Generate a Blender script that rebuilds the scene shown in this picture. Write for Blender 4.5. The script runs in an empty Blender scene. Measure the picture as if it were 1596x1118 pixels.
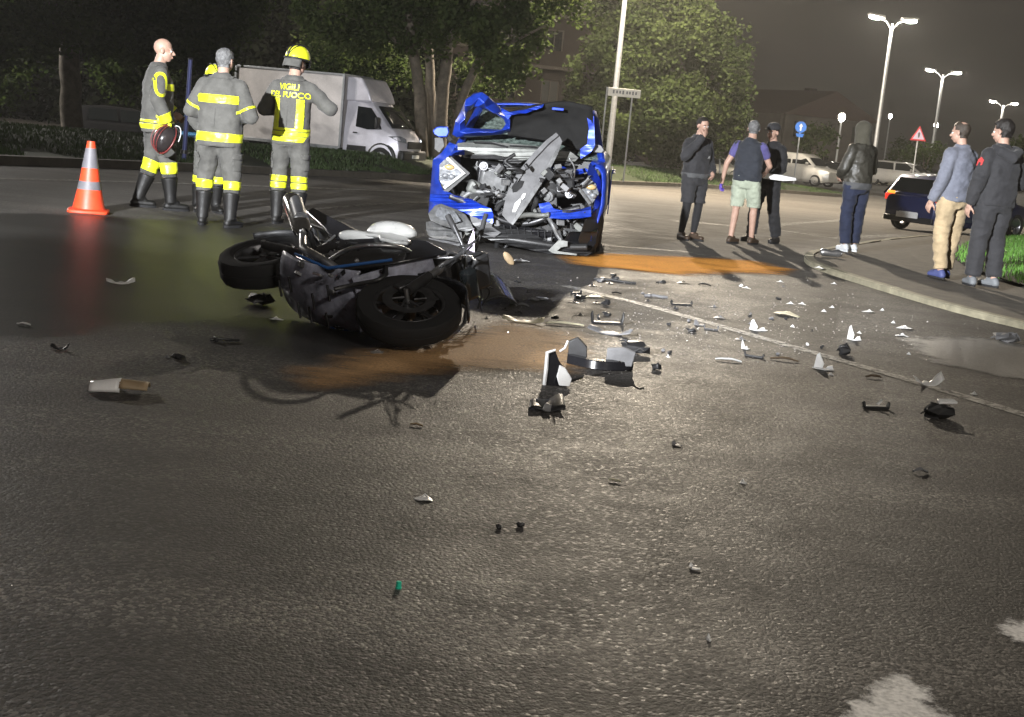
import bpy, bmesh, math, random
import numpy as np
from mathutils import Vector, Matrix, noise
from mathutils.bvhtree import BVHTree
from mathutils.geometry import tessellate_polygon

random.seed(7)
SC = bpy.context.scene
COL = SC.collection
R = math.radians

# ------------------------------------------------------------------ camera
W, H, F = 1596.0, 1118.0, 2100.0
EYE = 1.32
PITCH = math.atan(365.0 / F)
ROLL = R(5.4)
cam = bpy.data.cameras.new('camera')
cam.sensor_width = 36.0
cam.lens = 36.0 * F / W
cam.clip_start = 0.05
cam.clip_end = 2000
camo = bpy.data.objects.new('camera', cam)
COL.objects.link(camo)
camo.matrix_world = Matrix.Translation((0, 0, EYE)) @ Matrix.Rotation(R(90) - PITCH, 4, 'X') @ Matrix.Rotation(ROLL, 4, 'Z')
SC.camera = camo
CM = camo.matrix_world.to_3x3()

# ------------------------------------------------------------------ night sky: deep blue twilight remainder plus even town glow
world = bpy.data.worlds.new('World')
SC.world = world
world.use_nodes = True
wn, wl = world.node_tree.nodes, world.node_tree.links
bg = wn['Background']
sky = wn.new('ShaderNodeTexSky')
sky.sky_type = 'NISHITA'
sky.sun_disc = False
sky.sun_elevation = R(-6)
sky.sun_rotation = R(200)
sm = wn.new('ShaderNodeMixRGB'); sm.blend_type = 'ADD'; sm.inputs[0].default_value = 1.0
sm.inputs[2].default_value = (0.028, 0.0250, 0.0216, 1)
sk = wn.new('ShaderNodeMixRGB'); sk.blend_type = 'MULTIPLY'; sk.inputs[0].default_value = 1.0
sk.inputs[2].default_value = (0.02, 0.02, 0.02, 1)
wl.new(sky.outputs[0], sk.inputs[1])
wl.new(sk.outputs[0], sm.inputs[1])
wl.new(sm.outputs[0], bg.inputs['Color'])
bg.inputs['Strength'].default_value = 0.12

# ------------------------------------------------------------------ faint moon (the one sun lamp)
sun = bpy.data.lights.new('moon', 'SUN')
sun.energy = 0.004
sun.angle = R(0.5)
sun.color = (0.8, 0.87, 1.0)
suno = bpy.data.objects.new('moon', sun)
COL.objects.link(suno)
suno.rotation_euler = (R(50), 0, R(-40))

# ------------------------------------------------------------------ exposure
SC.view_settings.view_transform = 'Standard'
SC.view_settings.look = 'None'
SC.view_settings.gamma = 1.0
SC.view_settings.use_curve_mapping = False
SC.view_settings.exposure = 3.0
SC.cycles.use_denoising = True
SC.cycles.use_adaptive_sampling = True
SC.cycles.adaptive_threshold = 0.02
SC.cycles.max_bounces = 4
SC.cycles.diffuse_bounces = 2
SC.cycles.glossy_bounces = 3
SC.cycles.transparent_max_bounces = 8
SC.cycles.sample_clamp_indirect = 3.0
SC.cycles.caustics_reflective = False
SC.cycles.caustics_refractive = False


def gz(x, y):
    """height of the land: level at the crash, falling gently towards the car park"""
    t = min(max((y - 17.0) / 30.0, 0.0), 1.0)
    return -0.62 * (t * t * (3 - 2 * t) * 0.5 + t * 0.5)


def ray(px, py):
    d = Vector(((px - W / 2) / F, -(py - H / 2) / F, -1.0))
    return CM @ d


def P(px, py, depth):
    """point seen at a pixel, at a given distance in front of the photographer"""
    d = ray(px, py)
    return Vector((0, 0, EYE)) + d * (depth / d.y)


def G(px, py, z=0.0):
    """point of the ground seen at a pixel (z above the ground)"""
    d = ray(px, py)
    y = 10.0
    for _ in range(60):
        g = gz(0, y) + z
        ny = (EYE - g) / (-d.z) * d.y if d.z < -1e-5 else 400
        y = 0.5 * y + 0.5 * min(max(ny, 1), 400)
    p = Vector((0, 0, EYE)) + d * (y / d.y)
    return Vector((p.x, p.y, gz(p.x, p.y) + z))


# ------------------------------------------------------------------ materials
MATS = {}


def mat(name, col, rough=0.6, metal=0.0, spec=0.5, emit=None, estr=0.0, noise_amt=0.0, noise_scale=8.0, bump=0.0, bump_scale=60.0,
        alpha=1.0, trans=0.0, coat=0.0, sheen=0.0, col2=None):
    if name in MATS:
        return MATS[name]
    m = bpy.data.materials.new(name)
    m.use_nodes = True
    n, l = m.node_tree.nodes, m.node_tree.links
    b = n['Principled BSDF']
    b.inputs['Base Color'].default_value = (*col, 1)
    b.inputs['Roughness'].default_value = rough
    b.inputs['Metallic'].default_value = metal
    b.inputs['Specular IOR Level'].default_value = spec
    b.inputs['Coat Weight'].default_value = coat
    b.inputs['Transmission Weight'].default_value = trans
    b.inputs['Alpha'].default_value = alpha
    b.inputs['Sheen Weight'].default_value = sheen
    if emit:
        b.inputs['Emission Color'].default_value = (*emit, 1)
        b.inputs['Emission Strength'].default_value = estr
    if noise_amt > 0 or bump > 0:
        tc = n.new('ShaderNodeTexCoord')
    if noise_amt > 0:
        nz = n.new('ShaderNodeTexNoise'); nz.inputs['Scale'].default_value = noise_scale
        nz.inputs['Detail'].default_value = 6; nz.inputs['Roughness'].default_value = 0.65
        l.new(tc.outputs['Object'], nz.inputs['Vector'])
        cr = n.new('ShaderNodeValToRGB')
        c2 = col2 if col2 else tuple(c * (1 - noise_amt) for c in col)
        c1 = col if col2 else tuple(min(1, c * (1 + noise_amt * 0.6)) for c in col)
        cr.color_ramp.elements[0].position = 0.32; cr.color_ramp.elements[0].color = (*c2, 1)
        cr.color_ramp.elements[1].position = 0.68; cr.color_ramp.elements[1].color = (*c1, 1)
        l.new(nz.outputs[0], cr.inputs[0]); l.new(cr.outputs[0], b.inputs['Base Color'])
        mr = n.new('ShaderNodeMapRange'); mr.inputs[3].default_value = max(0.03, rough - 0.12); mr.inputs[4].default_value = min(1, rough + 0.15)
        l.new(nz.outputs[0], mr.inputs[0]); l.new(mr.outputs[0], b.inputs['Roughness'])
    if bump > 0:
        nb = n.new('ShaderNodeTexNoise'); nb.inputs['Scale'].default_value = bump_scale; nb.inputs['Detail'].default_value = 4
        l.new(tc.outputs['Object'], nb.inputs['Vector'])
        bp = n.new('ShaderNodeBump'); bp.inputs['Strength'].default_value = bump; bp.inputs['Distance'].default_value = 0.01
        l.new(nb.outputs[0], bp.inputs['Height']); l.new(bp.outputs[0], b.inputs['Normal'])
    MATS[name] = m
    return m


def M(name):
    return MATS[name]


# ------------------------------------------------------------------ object helpers
def tag(o, label=None, cat=None, group=None, kind=None):
    if label: o['label'] = label
    if cat: o['category'] = cat
    if group: o['group'] = group
    if kind: o['kind'] = kind
    return o


def empty(name, loc=(0, 0, 0), rz=0.0, label=None, cat=None, group=None):
    o = bpy.data.objects.new(name, None)
    o.empty_display_size = 0.1
    COL.objects.link(o)
    o.location = loc
    o.rotation_euler = (0, 0, rz)
    return tag(o, label, cat, group)


class MB:
    """collects verts and faces of one part"""
    def __init__(s):
        s.v = []; s.f = []; s.mi = []

    def add(s, vs, fs, T=None, mi=0):
        b = len(s.v)
        s.v += [tuple(T @ Vector(p)) if T is not None else tuple(p) for p in vs]
        s.f += [tuple(b + i for i in f) for f in fs]
        s.mi += [mi] * len(fs)
        return s

    def box(s, c, size, T=None, rot=None, mi=0, taper=1.0):
        hx, hy, hz = size[0] / 2, size[1] / 2, size[2] / 2
        vs = [Vector((x * hx * (taper if z > 0 else 1), y * hy * (taper if z > 0 else 1), z * hz)) for z in (-1, 1) for y in (-1, 1) for x in (-1, 1)]
        if rot is not None:
            vs = [rot @ v for v in vs]
        vs = [v + Vector(c) for v in vs]
        return s.add(vs, [(0, 2, 3, 1), (4, 5, 7, 6), (0, 1, 5, 4), (2, 6, 7, 3), (0, 4, 6, 2), (1, 3, 7, 5)], T, mi)

    def rings(s, rings, cap=True, T=None, mi=0, closed=True):
        n = len(rings[0]); vs = [p for r in rings for p in r]; fs = []
        for i in range(len(rings) - 1):
            for j in range(n if closed else n - 1):
                k = (j + 1) % n
                fs.append((i * n + j, i * n + k, (i + 1) * n + k, (i + 1) * n + j))
        if cap and closed:
            fs.append(tuple(range(n - 1, -1, -1)))
            fs.append(tuple((len(rings) - 1) * n + j for j in range(n)))
        return s.add(vs, fs, T, mi)

    def tube(s, pts, rad, n=8, T=None, mi=0, cap=True):
        pts = [Vector(p) for p in pts]
        if not hasattr(rad, '__len__'):
            rad = [rad] * len(pts)
        rings = []; prev = None
        for i, p in enumerate(pts):
            d = (pts[min(i + 1, len(pts) - 1)] - pts[max(i - 1, 0)])
            if d.length < 1e-9: d = Vector((0, 0, 1))
            d.normalize()
            if prev is None:
                a = Vector((0, 0, 1)) if abs(d.z) < 0.9 else Vector((1, 0, 0))
                u = d.cross(a).normalized()
            else:
                u = (prev - d * prev.dot(d)).normalized()
            prev = u
            w = d.cross(u)
            r = rad[i]
            rx, ry = r if hasattr(r, '__len__') else (r, r)
            rings.append([p + u * (rx * math.cos(2 * math.pi * k / n)) + w * (ry * math.sin(2 * math.pi * k / n)) for k in range(n)])
        return s.rings(rings, cap, T, mi)

    def cyl(s, p0, p1, r0, r1=None, n=12, T=None, mi=0):
        return s.tube([p0, p1], [r0, r1 if r1 is not None else r0], n, T, mi)

    def ball(s, c, r, n=12, m=8, T=None, mi=0, rot=None):
        rx, ry, rz = r if hasattr(r, '__len__') else (r, r, r)
        vs = [(0, 0, -rz)]; fs = []
        for i in range(1, m):
            a = -math.pi / 2 + math.pi * i / m
            for j in range(n):
                b = 2 * math.pi * j / n
                vs.append((rx * math.cos(a) * math.cos(b), ry * math.cos(a) * math.sin(b), rz * math.sin(a)))
        vs.append((0, 0, rz))
        for j in range(n):
            k = (j + 1) % n
            fs.append((0, 1 + k, 1 + j))
            fs.append((1 + (m - 2) * n + j, 1 + (m - 2) * n + k, len(vs) - 1))
            for i in range(m - 2):
                fs.append((1 + i * n + j, 1 + i * n + k, 1 + (i + 1) * n + k, 1 + (i + 1) * n + j))
        vs = [Vector(v) for v in vs]
        if rot is not None: vs = [rot @ v for v in vs]
        return s.add([v + Vector(c) for v in vs], fs, T, mi)

    def torus(s, c, axis, R0, r, n=32, m=10, T=None, mi=0, squash=1.0, tread=0.0):
        ax = Vector(axis).normalized(); a = Vector((0, 0, 1)) if abs(ax.z) < .9 else Vector((1, 0, 0))
        u = ax.cross(a).normalized(); w = ax.cross(u)
        rings = []
        for i in range(n):
            t = 2 * math.pi * i / n
            d = u * math.cos(t) + w * math.sin(t)
            rr = R0 + (tread if i % 2 else 0)
            rings.append([Vector(c) + d * (rr + r * math.cos(2 * math.pi * k / m)) + ax * (r * squash * math.sin(2 * math.pi * k / m)) for k in range(m)])
        rings.append(rings[0])
        return s.rings(rings, False, T, mi)

    def prism(s, poly, vec, T=None, mi=0):
        """flat outline with real thickness"""
        n = len(poly); a = [Vector(p) for p in poly]; b = [p + Vector(vec) for p in a]
        fs = [tuple(range(n)), tuple(range(2 * n - 1, n - 1, -1))]
        for j in range(n):
            k = (j + 1) % n
            fs.append((j, n + j, n + k, k))
        return s.add(a + b, fs, T, mi)

    def grid(s, f, nu, nv, T=None, mi=0):
        vs = [f(i / nu, j / nv) for j in range(nv + 1) for i in range(nu + 1)]
        fs = [(j * (nu + 1) + i, j * (nu + 1) + i + 1, (j + 1) * (nu + 1) + i + 1, (j + 1) * (nu + 1) + i) for j in range(nv) for i in range(nu)]
        return s.add(vs, fs, T, mi)

    def mesh(s, name, mats, smooth=None, fix=True):
        me = bpy.data.meshes.new(name)
        me.from_pydata(s.v, [], s.f)
        if not isinstance(mats, (list, tuple)): mats = [mats]
        for m in mats: me.materials.append(MATS[m] if isinstance(m, str) else m)
        if len(mats) > 1:
            me.polygons.foreach_set('material_index', s.mi)
        if fix:
            bm = bmesh.new(); bm.from_mesh(me); bmesh.ops.recalc_face_normals(bm, faces=bm.faces); bm.to_mesh(me); bm.free()
        if smooth is not None:
            me.polygons.foreach_set('use_smooth', [True] * len(me.polygons))
            if smooth < 180:
                me.set_sharp_from_angle(angle=R(smooth))
        me.update()
        return me

    def build(s, name, mats, parent=None, smooth=40, bevel=0.0, seg=2, subsurf=0, solid=0.0, fix=True):
        o = bpy.data.objects.new(name, s.mesh(name, mats, smooth, fix))
        COL.objects.link(o)
        if parent is not None: o.parent = parent
        if solid:
            md = o.modifiers.new('solid', 'SOLIDIFY'); md.thickness = solid; md.offset = 0
        if bevel > 0:
            md = o.modifiers.new('bevel', 'BEVEL'); md.width = bevel; md.segments = seg; md.limit_method = 'ANGLE'; md.angle_limit = R(35)
        if subsurf:
            md = o.modifiers.new('sub', 'SUBSURF'); md.levels = subsurf; md.render_levels = subsurf
        return o


def copy_tree(o, parent=None):
    c = o.copy(); COL.objects.link(c); c.parent = parent
    for ch in list(o.children):
        copy_tree(ch, c)
    return c


# ------------------------------------------------------------------ plain material library
mat('rubber', (0.010, 0.010, 0.011), 0.8, noise_amt=0.3, noise_scale=20)
mat('black_plastic', (0.02, 0.02, 0.021), 0.45, noise_amt=0.3, noise_scale=15)
mat('black_gloss', (0.012, 0.012, 0.014), 0.18, noise_amt=0.2, noise_scale=6)
mat('dark_metal', (0.10, 0.10, 0.105), 0.4, 0.8, noise_amt=0.4, noise_scale=12)
mat('steel', (0.45, 0.45, 0.46), 0.35, 0.9, noise_amt=0.35, noise_scale=14)
mat('chrome', (0.75, 0.74, 0.72), 0.14, 1.0, noise_amt=0.2, noise_scale=14)
mat('grey_plastic', (0.16, 0.16, 0.165), 0.5, noise_amt=0.25, noise_scale=9, bump=0.1)
mat('mid_grey_plastic', (0.15, 0.15, 0.155), 0.5, noise_amt=0.25, noise_scale=7)
mat('white_plastic', (0.72, 0.72, 0.71), 0.35, noise_amt=0.12, noise_scale=9)
mat('cream_plastic', (0.62, 0.58, 0.42), 0.45, noise_amt=0.2, noise_scale=9)
mat('glass_dark', (0.01, 0.012, 0.013), 0.06, spec=0.6)
mat('lamp_glass', (0.26, 0.27, 0.29), 0.12, 0.3, noise_amt=0.5, noise_scale=25)
mat('galvanised', (0.36, 0.37, 0.38), 0.5, 0.5, noise_amt=0.2, noise_scale=10)

# ================================================================== GROUND
def asphalt_mat():
    m = bpy.data.materials.new('asphalt'); m.use_nodes = True; MATS['asphalt'] = m
    n, l = m.node_tree.nodes, m.node_tree.links
    b = n['Principled BSDF']
    tc = n.new('ShaderNodeTexCoord')
    V = tc.outputs['Object']

    def nz(scale, det=4, rough=0.6):
        t = n.new('ShaderNodeTexNoise'); t.inputs['Scale'].default_value = scale; t.inputs['Detail'].default_value = det
        t.inputs['Roughness'].default_value = rough; l.new(V, t.inputs['Vector']); return t.outputs[0]

    def ramp(src, p0, c0, p1, c1):
        r = n.new('ShaderNodeValToRGB'); e = r.color_ramp.elements
        e[0].position = p0; e[0].color = (*c0, 1) if hasattr(c0, '__len__') else (c0, c0, c0, 1)
        e[1].position = p1; e[1].color = (*c1, 1) if hasattr(c1, '__len__') else (c1, c1, c1, 1)
        l.new(src, r.inputs[0]); return r.outputs[0]

    def mixc(f, a, c, mode='MIX'):
        x = n.new('ShaderNodeMixRGB'); x.blend_type = mode
        if isinstance(f, float): x.inputs[0].default_value = f
        else: l.new(f, x.inputs[0])
        for i, s in ((1, a), (2, c)):
            if hasattr(s, '__len__'): x.inputs[i].default_value = (*s, 1)
            else: l.new(s, x.inputs[i])
        return x.outputs[0]

    def math_(op, a, c, clamp=False):
        x = n.new('ShaderNodeMath'); x.operation = op; x.use_clamp = clamp
        for i, s in ((0, a), (1, c)):
            if isinstance(s, (int, float)): x.inputs[i].default_value = s
            else: l.new(s, x.inputs[i])
        return x.outputs[0]

    vo = n.new('ShaderNodeTexVoronoi'); vo.inputs['Scale'].default_value = 78; l.new(V, vo.inputs['Vector'])
    vo2 = n.new('ShaderNodeTexVoronoi'); vo2.inputs['Scale'].default_value = 150; l.new(V, vo2.inputs['Vector'])
    big = nz(0.35, 5); med = nz(2.2, 6, 0.7); fine = nz(45, 5, 0.7)
    wetA = n.new('ShaderNodeAttribute'); wetA.attribute_name = 'wet'
    pat_shadeA = n.new('ShaderNodeAttribute'); pat_shadeA.attribute_name = 'patch'
    dusA = n.new('ShaderNodeAttribute'); dusA.attribute_name = 'dust'
    # the outline of each stain and painted shade is broken up by noise
    def stain(a, amt=0.35, lo=0.42, hi=0.58):
        s = math_('ADD', a.outputs['Fac'], math_('MULTIPLY', math_('SUBTRACT', med, 0.5), amt))
        return ramp(s, lo, 0.0, hi, 1.0)
    wet = stain(wetA, 1.1, 0.36, 0.64); pat_shade = stain(pat_shadeA, 0.12, 0.46, 0.54); dus = stain(dusA, 0.9, 0.25, 0.95)
    c = ramp(fine, 0.3, (0.031, 0.029, 0.027), 0.75, (0.088, 0.081, 0.073))
    # single pale chippings in the binder
    sep = n.new('ShaderNodeSeparateColor'); l.new(vo.outputs['Color'], sep.inputs[0])
    sep2 = n.new('ShaderNodeSeparateColor'); l.new(vo2.outputs['Color'], sep2.inputs[0])
    c = mixc(ramp(sep.outputs[0], 0.50, 0.0, 0.95, 0.85), c, (0.27, 0.25, 0.225))
    c = mixc(ramp(sep2.outputs[1], 0.0, 0.85, 0.55, 0.0), c, (0.014, 0.0135, 0.013))
    c = mixc(ramp(big, 0.35, 0.0, 0.7, 0.45), c, (0.048, 0.044, 0.04))
    # streaks along the traffic direction, hairline cracks
    mp = n.new('ShaderNodeMapping'); mp.inputs['Rotation'].default_value = (0, 0, R(-58)); mp.inputs['Scale'].default_value = (0.09, 1.6, 1); l.new(V, mp.inputs[0])
    st = n.new('ShaderNodeTexNoise'); st.inputs['Scale'].default_value = 1.0; st.inputs['Detail'].default_value = 6; l.new(mp.outputs[0], st.inputs['Vector'])
    c = mixc(ramp(st.outputs[0], 0.42, 0.75, 0.60, 0.0), c, (0.024, 0.022, 0.02))
    dn = n.new('ShaderNodeTexNoise'); dn.inputs['Scale'].default_value = 1.3; dn.inputs['Detail'].default_value = 5; l.new(V, dn.inputs['Vector'])
    va = n.new('ShaderNodeVectorMath'); va.operation = 'MULTIPLY_ADD'; l.new(dn.outputs[1], va.inputs[0]); va.inputs[1].default_value = (0.9, 0.9, 0.9); l.new(V, va.inputs[2])
    vc = n.new('ShaderNodeTexVoronoi'); vc.feature = 'DISTANCE_TO_EDGE'; vc.inputs['Scale'].default_value = 0.28; l.new(va.outputs[0], vc.inputs['Vector'])
    crk = math_('MULTIPLY', ramp(vc.outputs['Distance'], 0.0008, 1.0, 0.0035, 0.0), ramp(big, 0.42, 0.0, 0.55, 1.0))
    c = mixc(math_('MULTIPLY', crk, 0.8), c, (0.008, 0.008, 0.008))
    c = mixc(math_('MULTIPLY', dus, 0.30), c, (0.20, 0.175, 0.14))
    c = mixc(math_('MULTIPLY', pat_shade, 0.75), c, (0.022, 0.020, 0.017))
    c = mixc(math_('MULTIPLY', wet, 0.72), c, (0.010, 0.010, 0.009))
    l.new(c, b.inputs['Base Color'])
    r = ramp(med, 0.3, 0.58, 0.75, 0.76)
    r = mixc(ramp(sep.outputs[2], 0.75, 0.0, 0.98, 0.7), r, (0.42, 0.42, 0.42))
    r = mixc(wet, r, (0.40, 0.40, 0.40))
    r = mixc(dus, r, (0.93, 0.93, 0.93))
    l.new(r, b.inputs['Roughness'])
    b.inputs['Specular IOR Level'].default_value = 0.36
    hgt = math_('ADD', math_('MULTIPLY', math_('SUBTRACT', 1.0, vo.outputs['Distance']), 0.9), math_('MULTIPLY', math_('SUBTRACT', 1.0, vo2.outputs['Distance']), 0.45))
    hgt = math_('ADD', hgt, math_('MULTIPLY', fine, 0.4))
    bp = n.new('ShaderNodeBump'); bp.inputs['Distance'].default_value = 0.0019
    bs = math_('SUBTRACT', 1.0, math_('MULTIPLY', wet, 0.45))
    l.new(bs, bp.inputs['Strength'])
    l.new(hgt, bp.inputs['Height']); l.new(bp.outputs[0], b.inputs['Normal'])
    return m


asphalt_mat()


def inside_soft(pts, poly, soft):
    """1 inside the outline, 0 outside, sliding over 2*soft"""
    poly = np.array([(p[0], p[1]) for p in poly]); x, y = pts[:, 0], pts[:, 1]
    ins = np.zeros(len(pts), bool); dist = np.full(len(pts), 1e9)
    for i in range(len(poly)):
        a, b = poly[i], poly[(i + 1) % len(poly)]
        c = ((a[1] > y) != (b[1] > y)) & (x < (b[0] - a[0]) * (y - a[1]) / (b[1] - a[1] + 1e-12) + a[0])
        ins ^= c
        d = b - a; t = np.clip(((x - a[0]) * d[0] + (y - a[1]) * d[1]) / (d @ d + 1e-12), 0, 1)
        dist = np.minimum(dist, np.hypot(x - a[0] - t * d[0], y - a[1] - t * d[1]))
    sd = np.where(ins, dist, -dist)
    return np.clip(0.5 + sd / (2 * soft), 0, 1)


def ground():
    xs = np.concatenate([np.linspace(-220, -16, 24), np.arange(-15.6, 15.61, 0.13), np.linspace(16, 260, 26)])
    ys = np.concatenate([np.linspace(-60, 1, 10), np.arange(1.4, 24.01, 0.13), np.linspace(25, 70, 40), np.linspace(76, 420, 20)])
    X, Y = np.meshgrid(xs, ys)
    t = np.clip((Y - 17.0) / 30.0, 0, 1)
    Z = -0.62 * (t * t * (3 - 2 * t) * 0.5 + t * 0.5)
    pts = np.stack([X.ravel(), Y.ravel(), Z.ravel()], 1)
    nx, ny = len(xs), len(ys)
    i = np.arange((ny - 1) * (nx - 1)); r, c = i // (nx - 1), i % (nx - 1)
    a = r * nx + c
    faces = np.stack([a, a + 1, a + nx + 1, a + nx], 1)
    me = bpy.data.meshes.new('road')
    me.from_pydata(pts.tolist(), [], faces.tolist())
    me.materials.append(MATS['asphalt'])
    wet = inside_soft(pts, [G(*p) for p in ((-260, 325), (60, 333), (330, 345), (520, 362), (640, 356), (690, 400), (720, 430), (730, 470), (700, 510), (600, 545), (480, 560), (400, 540), (330, 500), (120, 520), (0, 532), (-260, 560))], 0.45)
    ov = inside_soft(pts, [G(*p) for p in ((690, 400), (925, 418), (850, 500), (790, 500), (700, 470))], 0.1)
    pat_shade = inside_soft(pts, [G(*p) for p in ((1176, 478), (1308, 470), (1302, 535), (1170, 540), (1120, 520))], 0.08)
    pat_shade = np.maximum(pat_shade, 0.9 * inside_soft(pts, [G(*p) for p in ((598, 640), (590, 628), (655, 590), (672, 594))], 0.06))  # thin streak: cast shadow of the handlebar, painted dark into the road
    dus = np.zeros(len(pts))
    for poly in ([(890, 440), (960, 420), (1180, 430), (1270, 420), (1210, 400), (1010, 395), (930, 400)], [(900, 450), (1000, 430), (1130, 500), (1030, 520), (880, 520)],
                 [(0, 262), (660, 282), (660, 345), (300, 338), (0, 325)], [(930, 290), (1300, 300), (1596, 340), (1596, 372), (1250, 395), (1200, 425), (930, 400)]):
        dus = np.maximum(dus, inside_soft(pts, [G(*p) for p in poly], 0.6))
    for nm, arr in (('wet', wet), ('patch', pat_shade), ('dust', dus * 0.8)):
        at = me.attributes.new(nm, 'FLOAT', 'POINT'); at.data.foreach_set('value', arr.astype(np.float32))
    me.polygons.foreach_set('use_smooth', [True] * len(me.polygons))
    o = bpy.data.objects.new('road', me); COL.objects.link(o)
    tag(o, kind='structure')


ground()


# ------------------------------------------------------------------ worn paint and sheets on the road
def worn_mat(name, col, wear, scale, rough=0.6, soft=0.08, edge=False, bump=0.4):
    """worn paint or strewn sand: the layer is missing in patches where the noise says it has gone"""
    m = bpy.data.materials.new(name); m.use_nodes = True; MATS[name] = m
    n, l = m.node_tree.nodes, m.node_tree.links
    b = n['Principled BSDF']; out = n['Material Output']
    tc = n.new('ShaderNodeTexCoord')
    nz = n.new('ShaderNodeTexNoise'); nz.inputs['Scale'].default_value = scale; nz.inputs['Detail'].default_value = 9; nz.inputs['Roughness'].default_value = 0.72
    mpp = n.new('ShaderNodeMapping'); mpp.inputs['Rotation'].default_value = (0, 0, R(12)); mpp.inputs['Scale'].default_value = (0.45, 1.5, 1) if edge and 'sand' in name else (1, 1, 1)
    l.new(tc.outputs['Object'], mpp.inputs[0]); l.new(mpp.outputs[0], nz.inputs['Vector'])
    n2 = n.new('ShaderNodeTexNoise'); n2.inputs['Scale'].default_value = 70; n2.inputs['Detail'].default_value = 4
    l.new(tc.outputs['Object'], n2.inputs['Vector'])
    cr = n.new('ShaderNodeValToRGB'); cr.color_ramp.elements[0].color = (*[c * 0.6 for c in col], 1); cr.color_ramp.elements[1].color = (*col, 1)
    cr.color_ramp.elements[0].position = 0.3; cr.color_ramp.elements[1].position = 0.62
    l.new(n2.outputs[0], cr.inputs[0]); l.new(cr.outputs[0], b.inputs['Base Color'])
    b.inputs['Roughness'].default_value = rough; b.inputs['Specular IOR Level'].default_value = 0.08 if 'sand' in name else 0.4
    tr = n.new('ShaderNodeBsdfTransparent'); mx = n.new('ShaderNodeMixShader')
    fac = n.new('ShaderNodeValToRGB'); fac.color_ramp.elements[0].position = wear - soft; fac.color_ramp.elements[1].position = wear + soft
    src = nz.outputs[0]
    if edge:
        at = n.new('ShaderNodeAttribute'); at.attribute_name = 'cover'
        ad = n.new('ShaderNodeMath'); ad.operation = 'MULTIPLY_ADD'; ad.inputs[1].default_value = 0.9
        l.new(at.outputs['Fac'], ad.inputs[0]); l.new(nz.outputs[0], ad.inputs[2])
        sb = n.new('ShaderNodeMath'); sb.operation = 'SUBTRACT'; sb.inputs[1].default_value = 0.45; l.new(ad.outputs[0], sb.inputs[0])
        src = sb.outputs[0]
    l.new(src, fac.inputs[0])
    l.new(fac.outputs[0], mx.inputs[0]); l.new(tr.outputs[0], mx.inputs[1]); l.new(b.outputs[0], mx.inputs[2]); l.new(mx.outputs[0], out.inputs[0])
    bp = n.new('ShaderNodeBump'); bp.inputs['Strength'].default_value = bump; bp.inputs['Distance'].default_value = 0.006
    l.new(n2.outputs[0], bp.inputs['Height']); l.new(bp.outputs[0], b.inputs['Normal'])
    return m


worn_mat('road_paint', (0.46, 0.44, 0.40), 0.45, 14, soft=0.12)
worn_mat('road_paint_faint', (0.30, 0.285, 0.25), 0.5, 9, soft=0.16)
worn_mat('road_paint_near', (0.82, 0.80, 0.77), 0.55, 13, soft=0.09, edge=True)
worn_mat('bright_sand', (0.95, 0.42, 0.085), 0.50, 3.0, rough=1.0, soft=0.24, edge=True)
worn_mat('dull_sand', (0.60, 0.36, 0.17), 0.54, 2.6, rough=0.7, soft=0.26, edge=True)
worn_mat('pale_film', (0.36, 0.345, 0.32), 0.46, 2.2, rough=0.35, soft=0.14, edge=True)


def band(pts, w, name, material, z=0.004, kind='structure', label=None, cat=None):
    """painted line along ground points"""
    mb = MB(); L = []; Rr = []
    dense = []
    for i in range(len(pts) - 1):
        k = max(1, int((pts[i + 1] - pts[i]).length / 0.8))
        for q in range(k):
            dense.append(pts[i].lerp(pts[i + 1], q / k))
    dense.append(pts[-1])
    for i, p in enumerate(dense):
        d = (dense[min(i + 1, len(dense) - 1)] - dense[max(i - 1, 0)]); d.z = 0; d.normalize()
        s = Vector((-d.y, d.x, 0)) * w / 2
        for lst, q in ((L, p + s), (Rr, p - s)):
            lst.append(Vector((q.x, q.y, gz(q.x, q.y) + z)))
    mb.rings([L, Rr], cap=False, closed=False)
    o = mb.build(name, material, smooth=180)
    return tag(o, label, cat, kind=kind)


def sheet(pix, name, material, z, soft, step=0.09, hump=0.0, kind='structure', label=None, cat=None):
    """a strewn or painted area with an uneven edge: cover runs from 1 inside to 0 beyond its outline"""
    poly = [G(*p) for p in pix]
    xs = [p.x for p in poly]; ys = [p.y for p in poly]
    gx = np.arange(min(xs) - soft, max(xs) + soft + step, step); gy = np.arange(min(ys) - soft, max(ys) + soft + step, step)
    X, Y = np.meshgrid(gx, gy); pts = np.stack([X.ravel(), Y.ravel()], 1)
    cv = inside_soft(pts, poly, soft)
    keep = cv > 0.0
    idx = -np.ones(len(pts), int); vs = []; cov = []
    nx = len(gx); fs = []
    for r in range(len(gy) - 1):
        for c in range(nx - 1):
            q = (r * nx + c, r * nx + c + 1, (r + 1) * nx + c + 1, (r + 1) * nx + c)
            if not any(keep[k] for k in q): continue
            f = []
            for k in q:
                if idx[k] < 0:
                    idx[k] = len(vs)
                    x, y = pts[k]
                    hh = hump * cv[k] * (0.5 + noise.noise((x * 3, y * 3, 1.3)) * 0.8)
                    vs.append((x, y, gz(x, y) + z + max(0, hh))); cov.append(cv[k])
                f.append(int(idx[k]))
            fs.append(tuple(f))
    mb = MB(); mb.add(vs, fs)
    o = mb.build(name, material, smooth=180, fix=False)
    at = o.data.attributes.new('cover', 'FLOAT', 'POINT'); at.data.foreach_set('value', np.array(cov, np.float32))
    return tag(o, label, cat, kind=kind)


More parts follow.
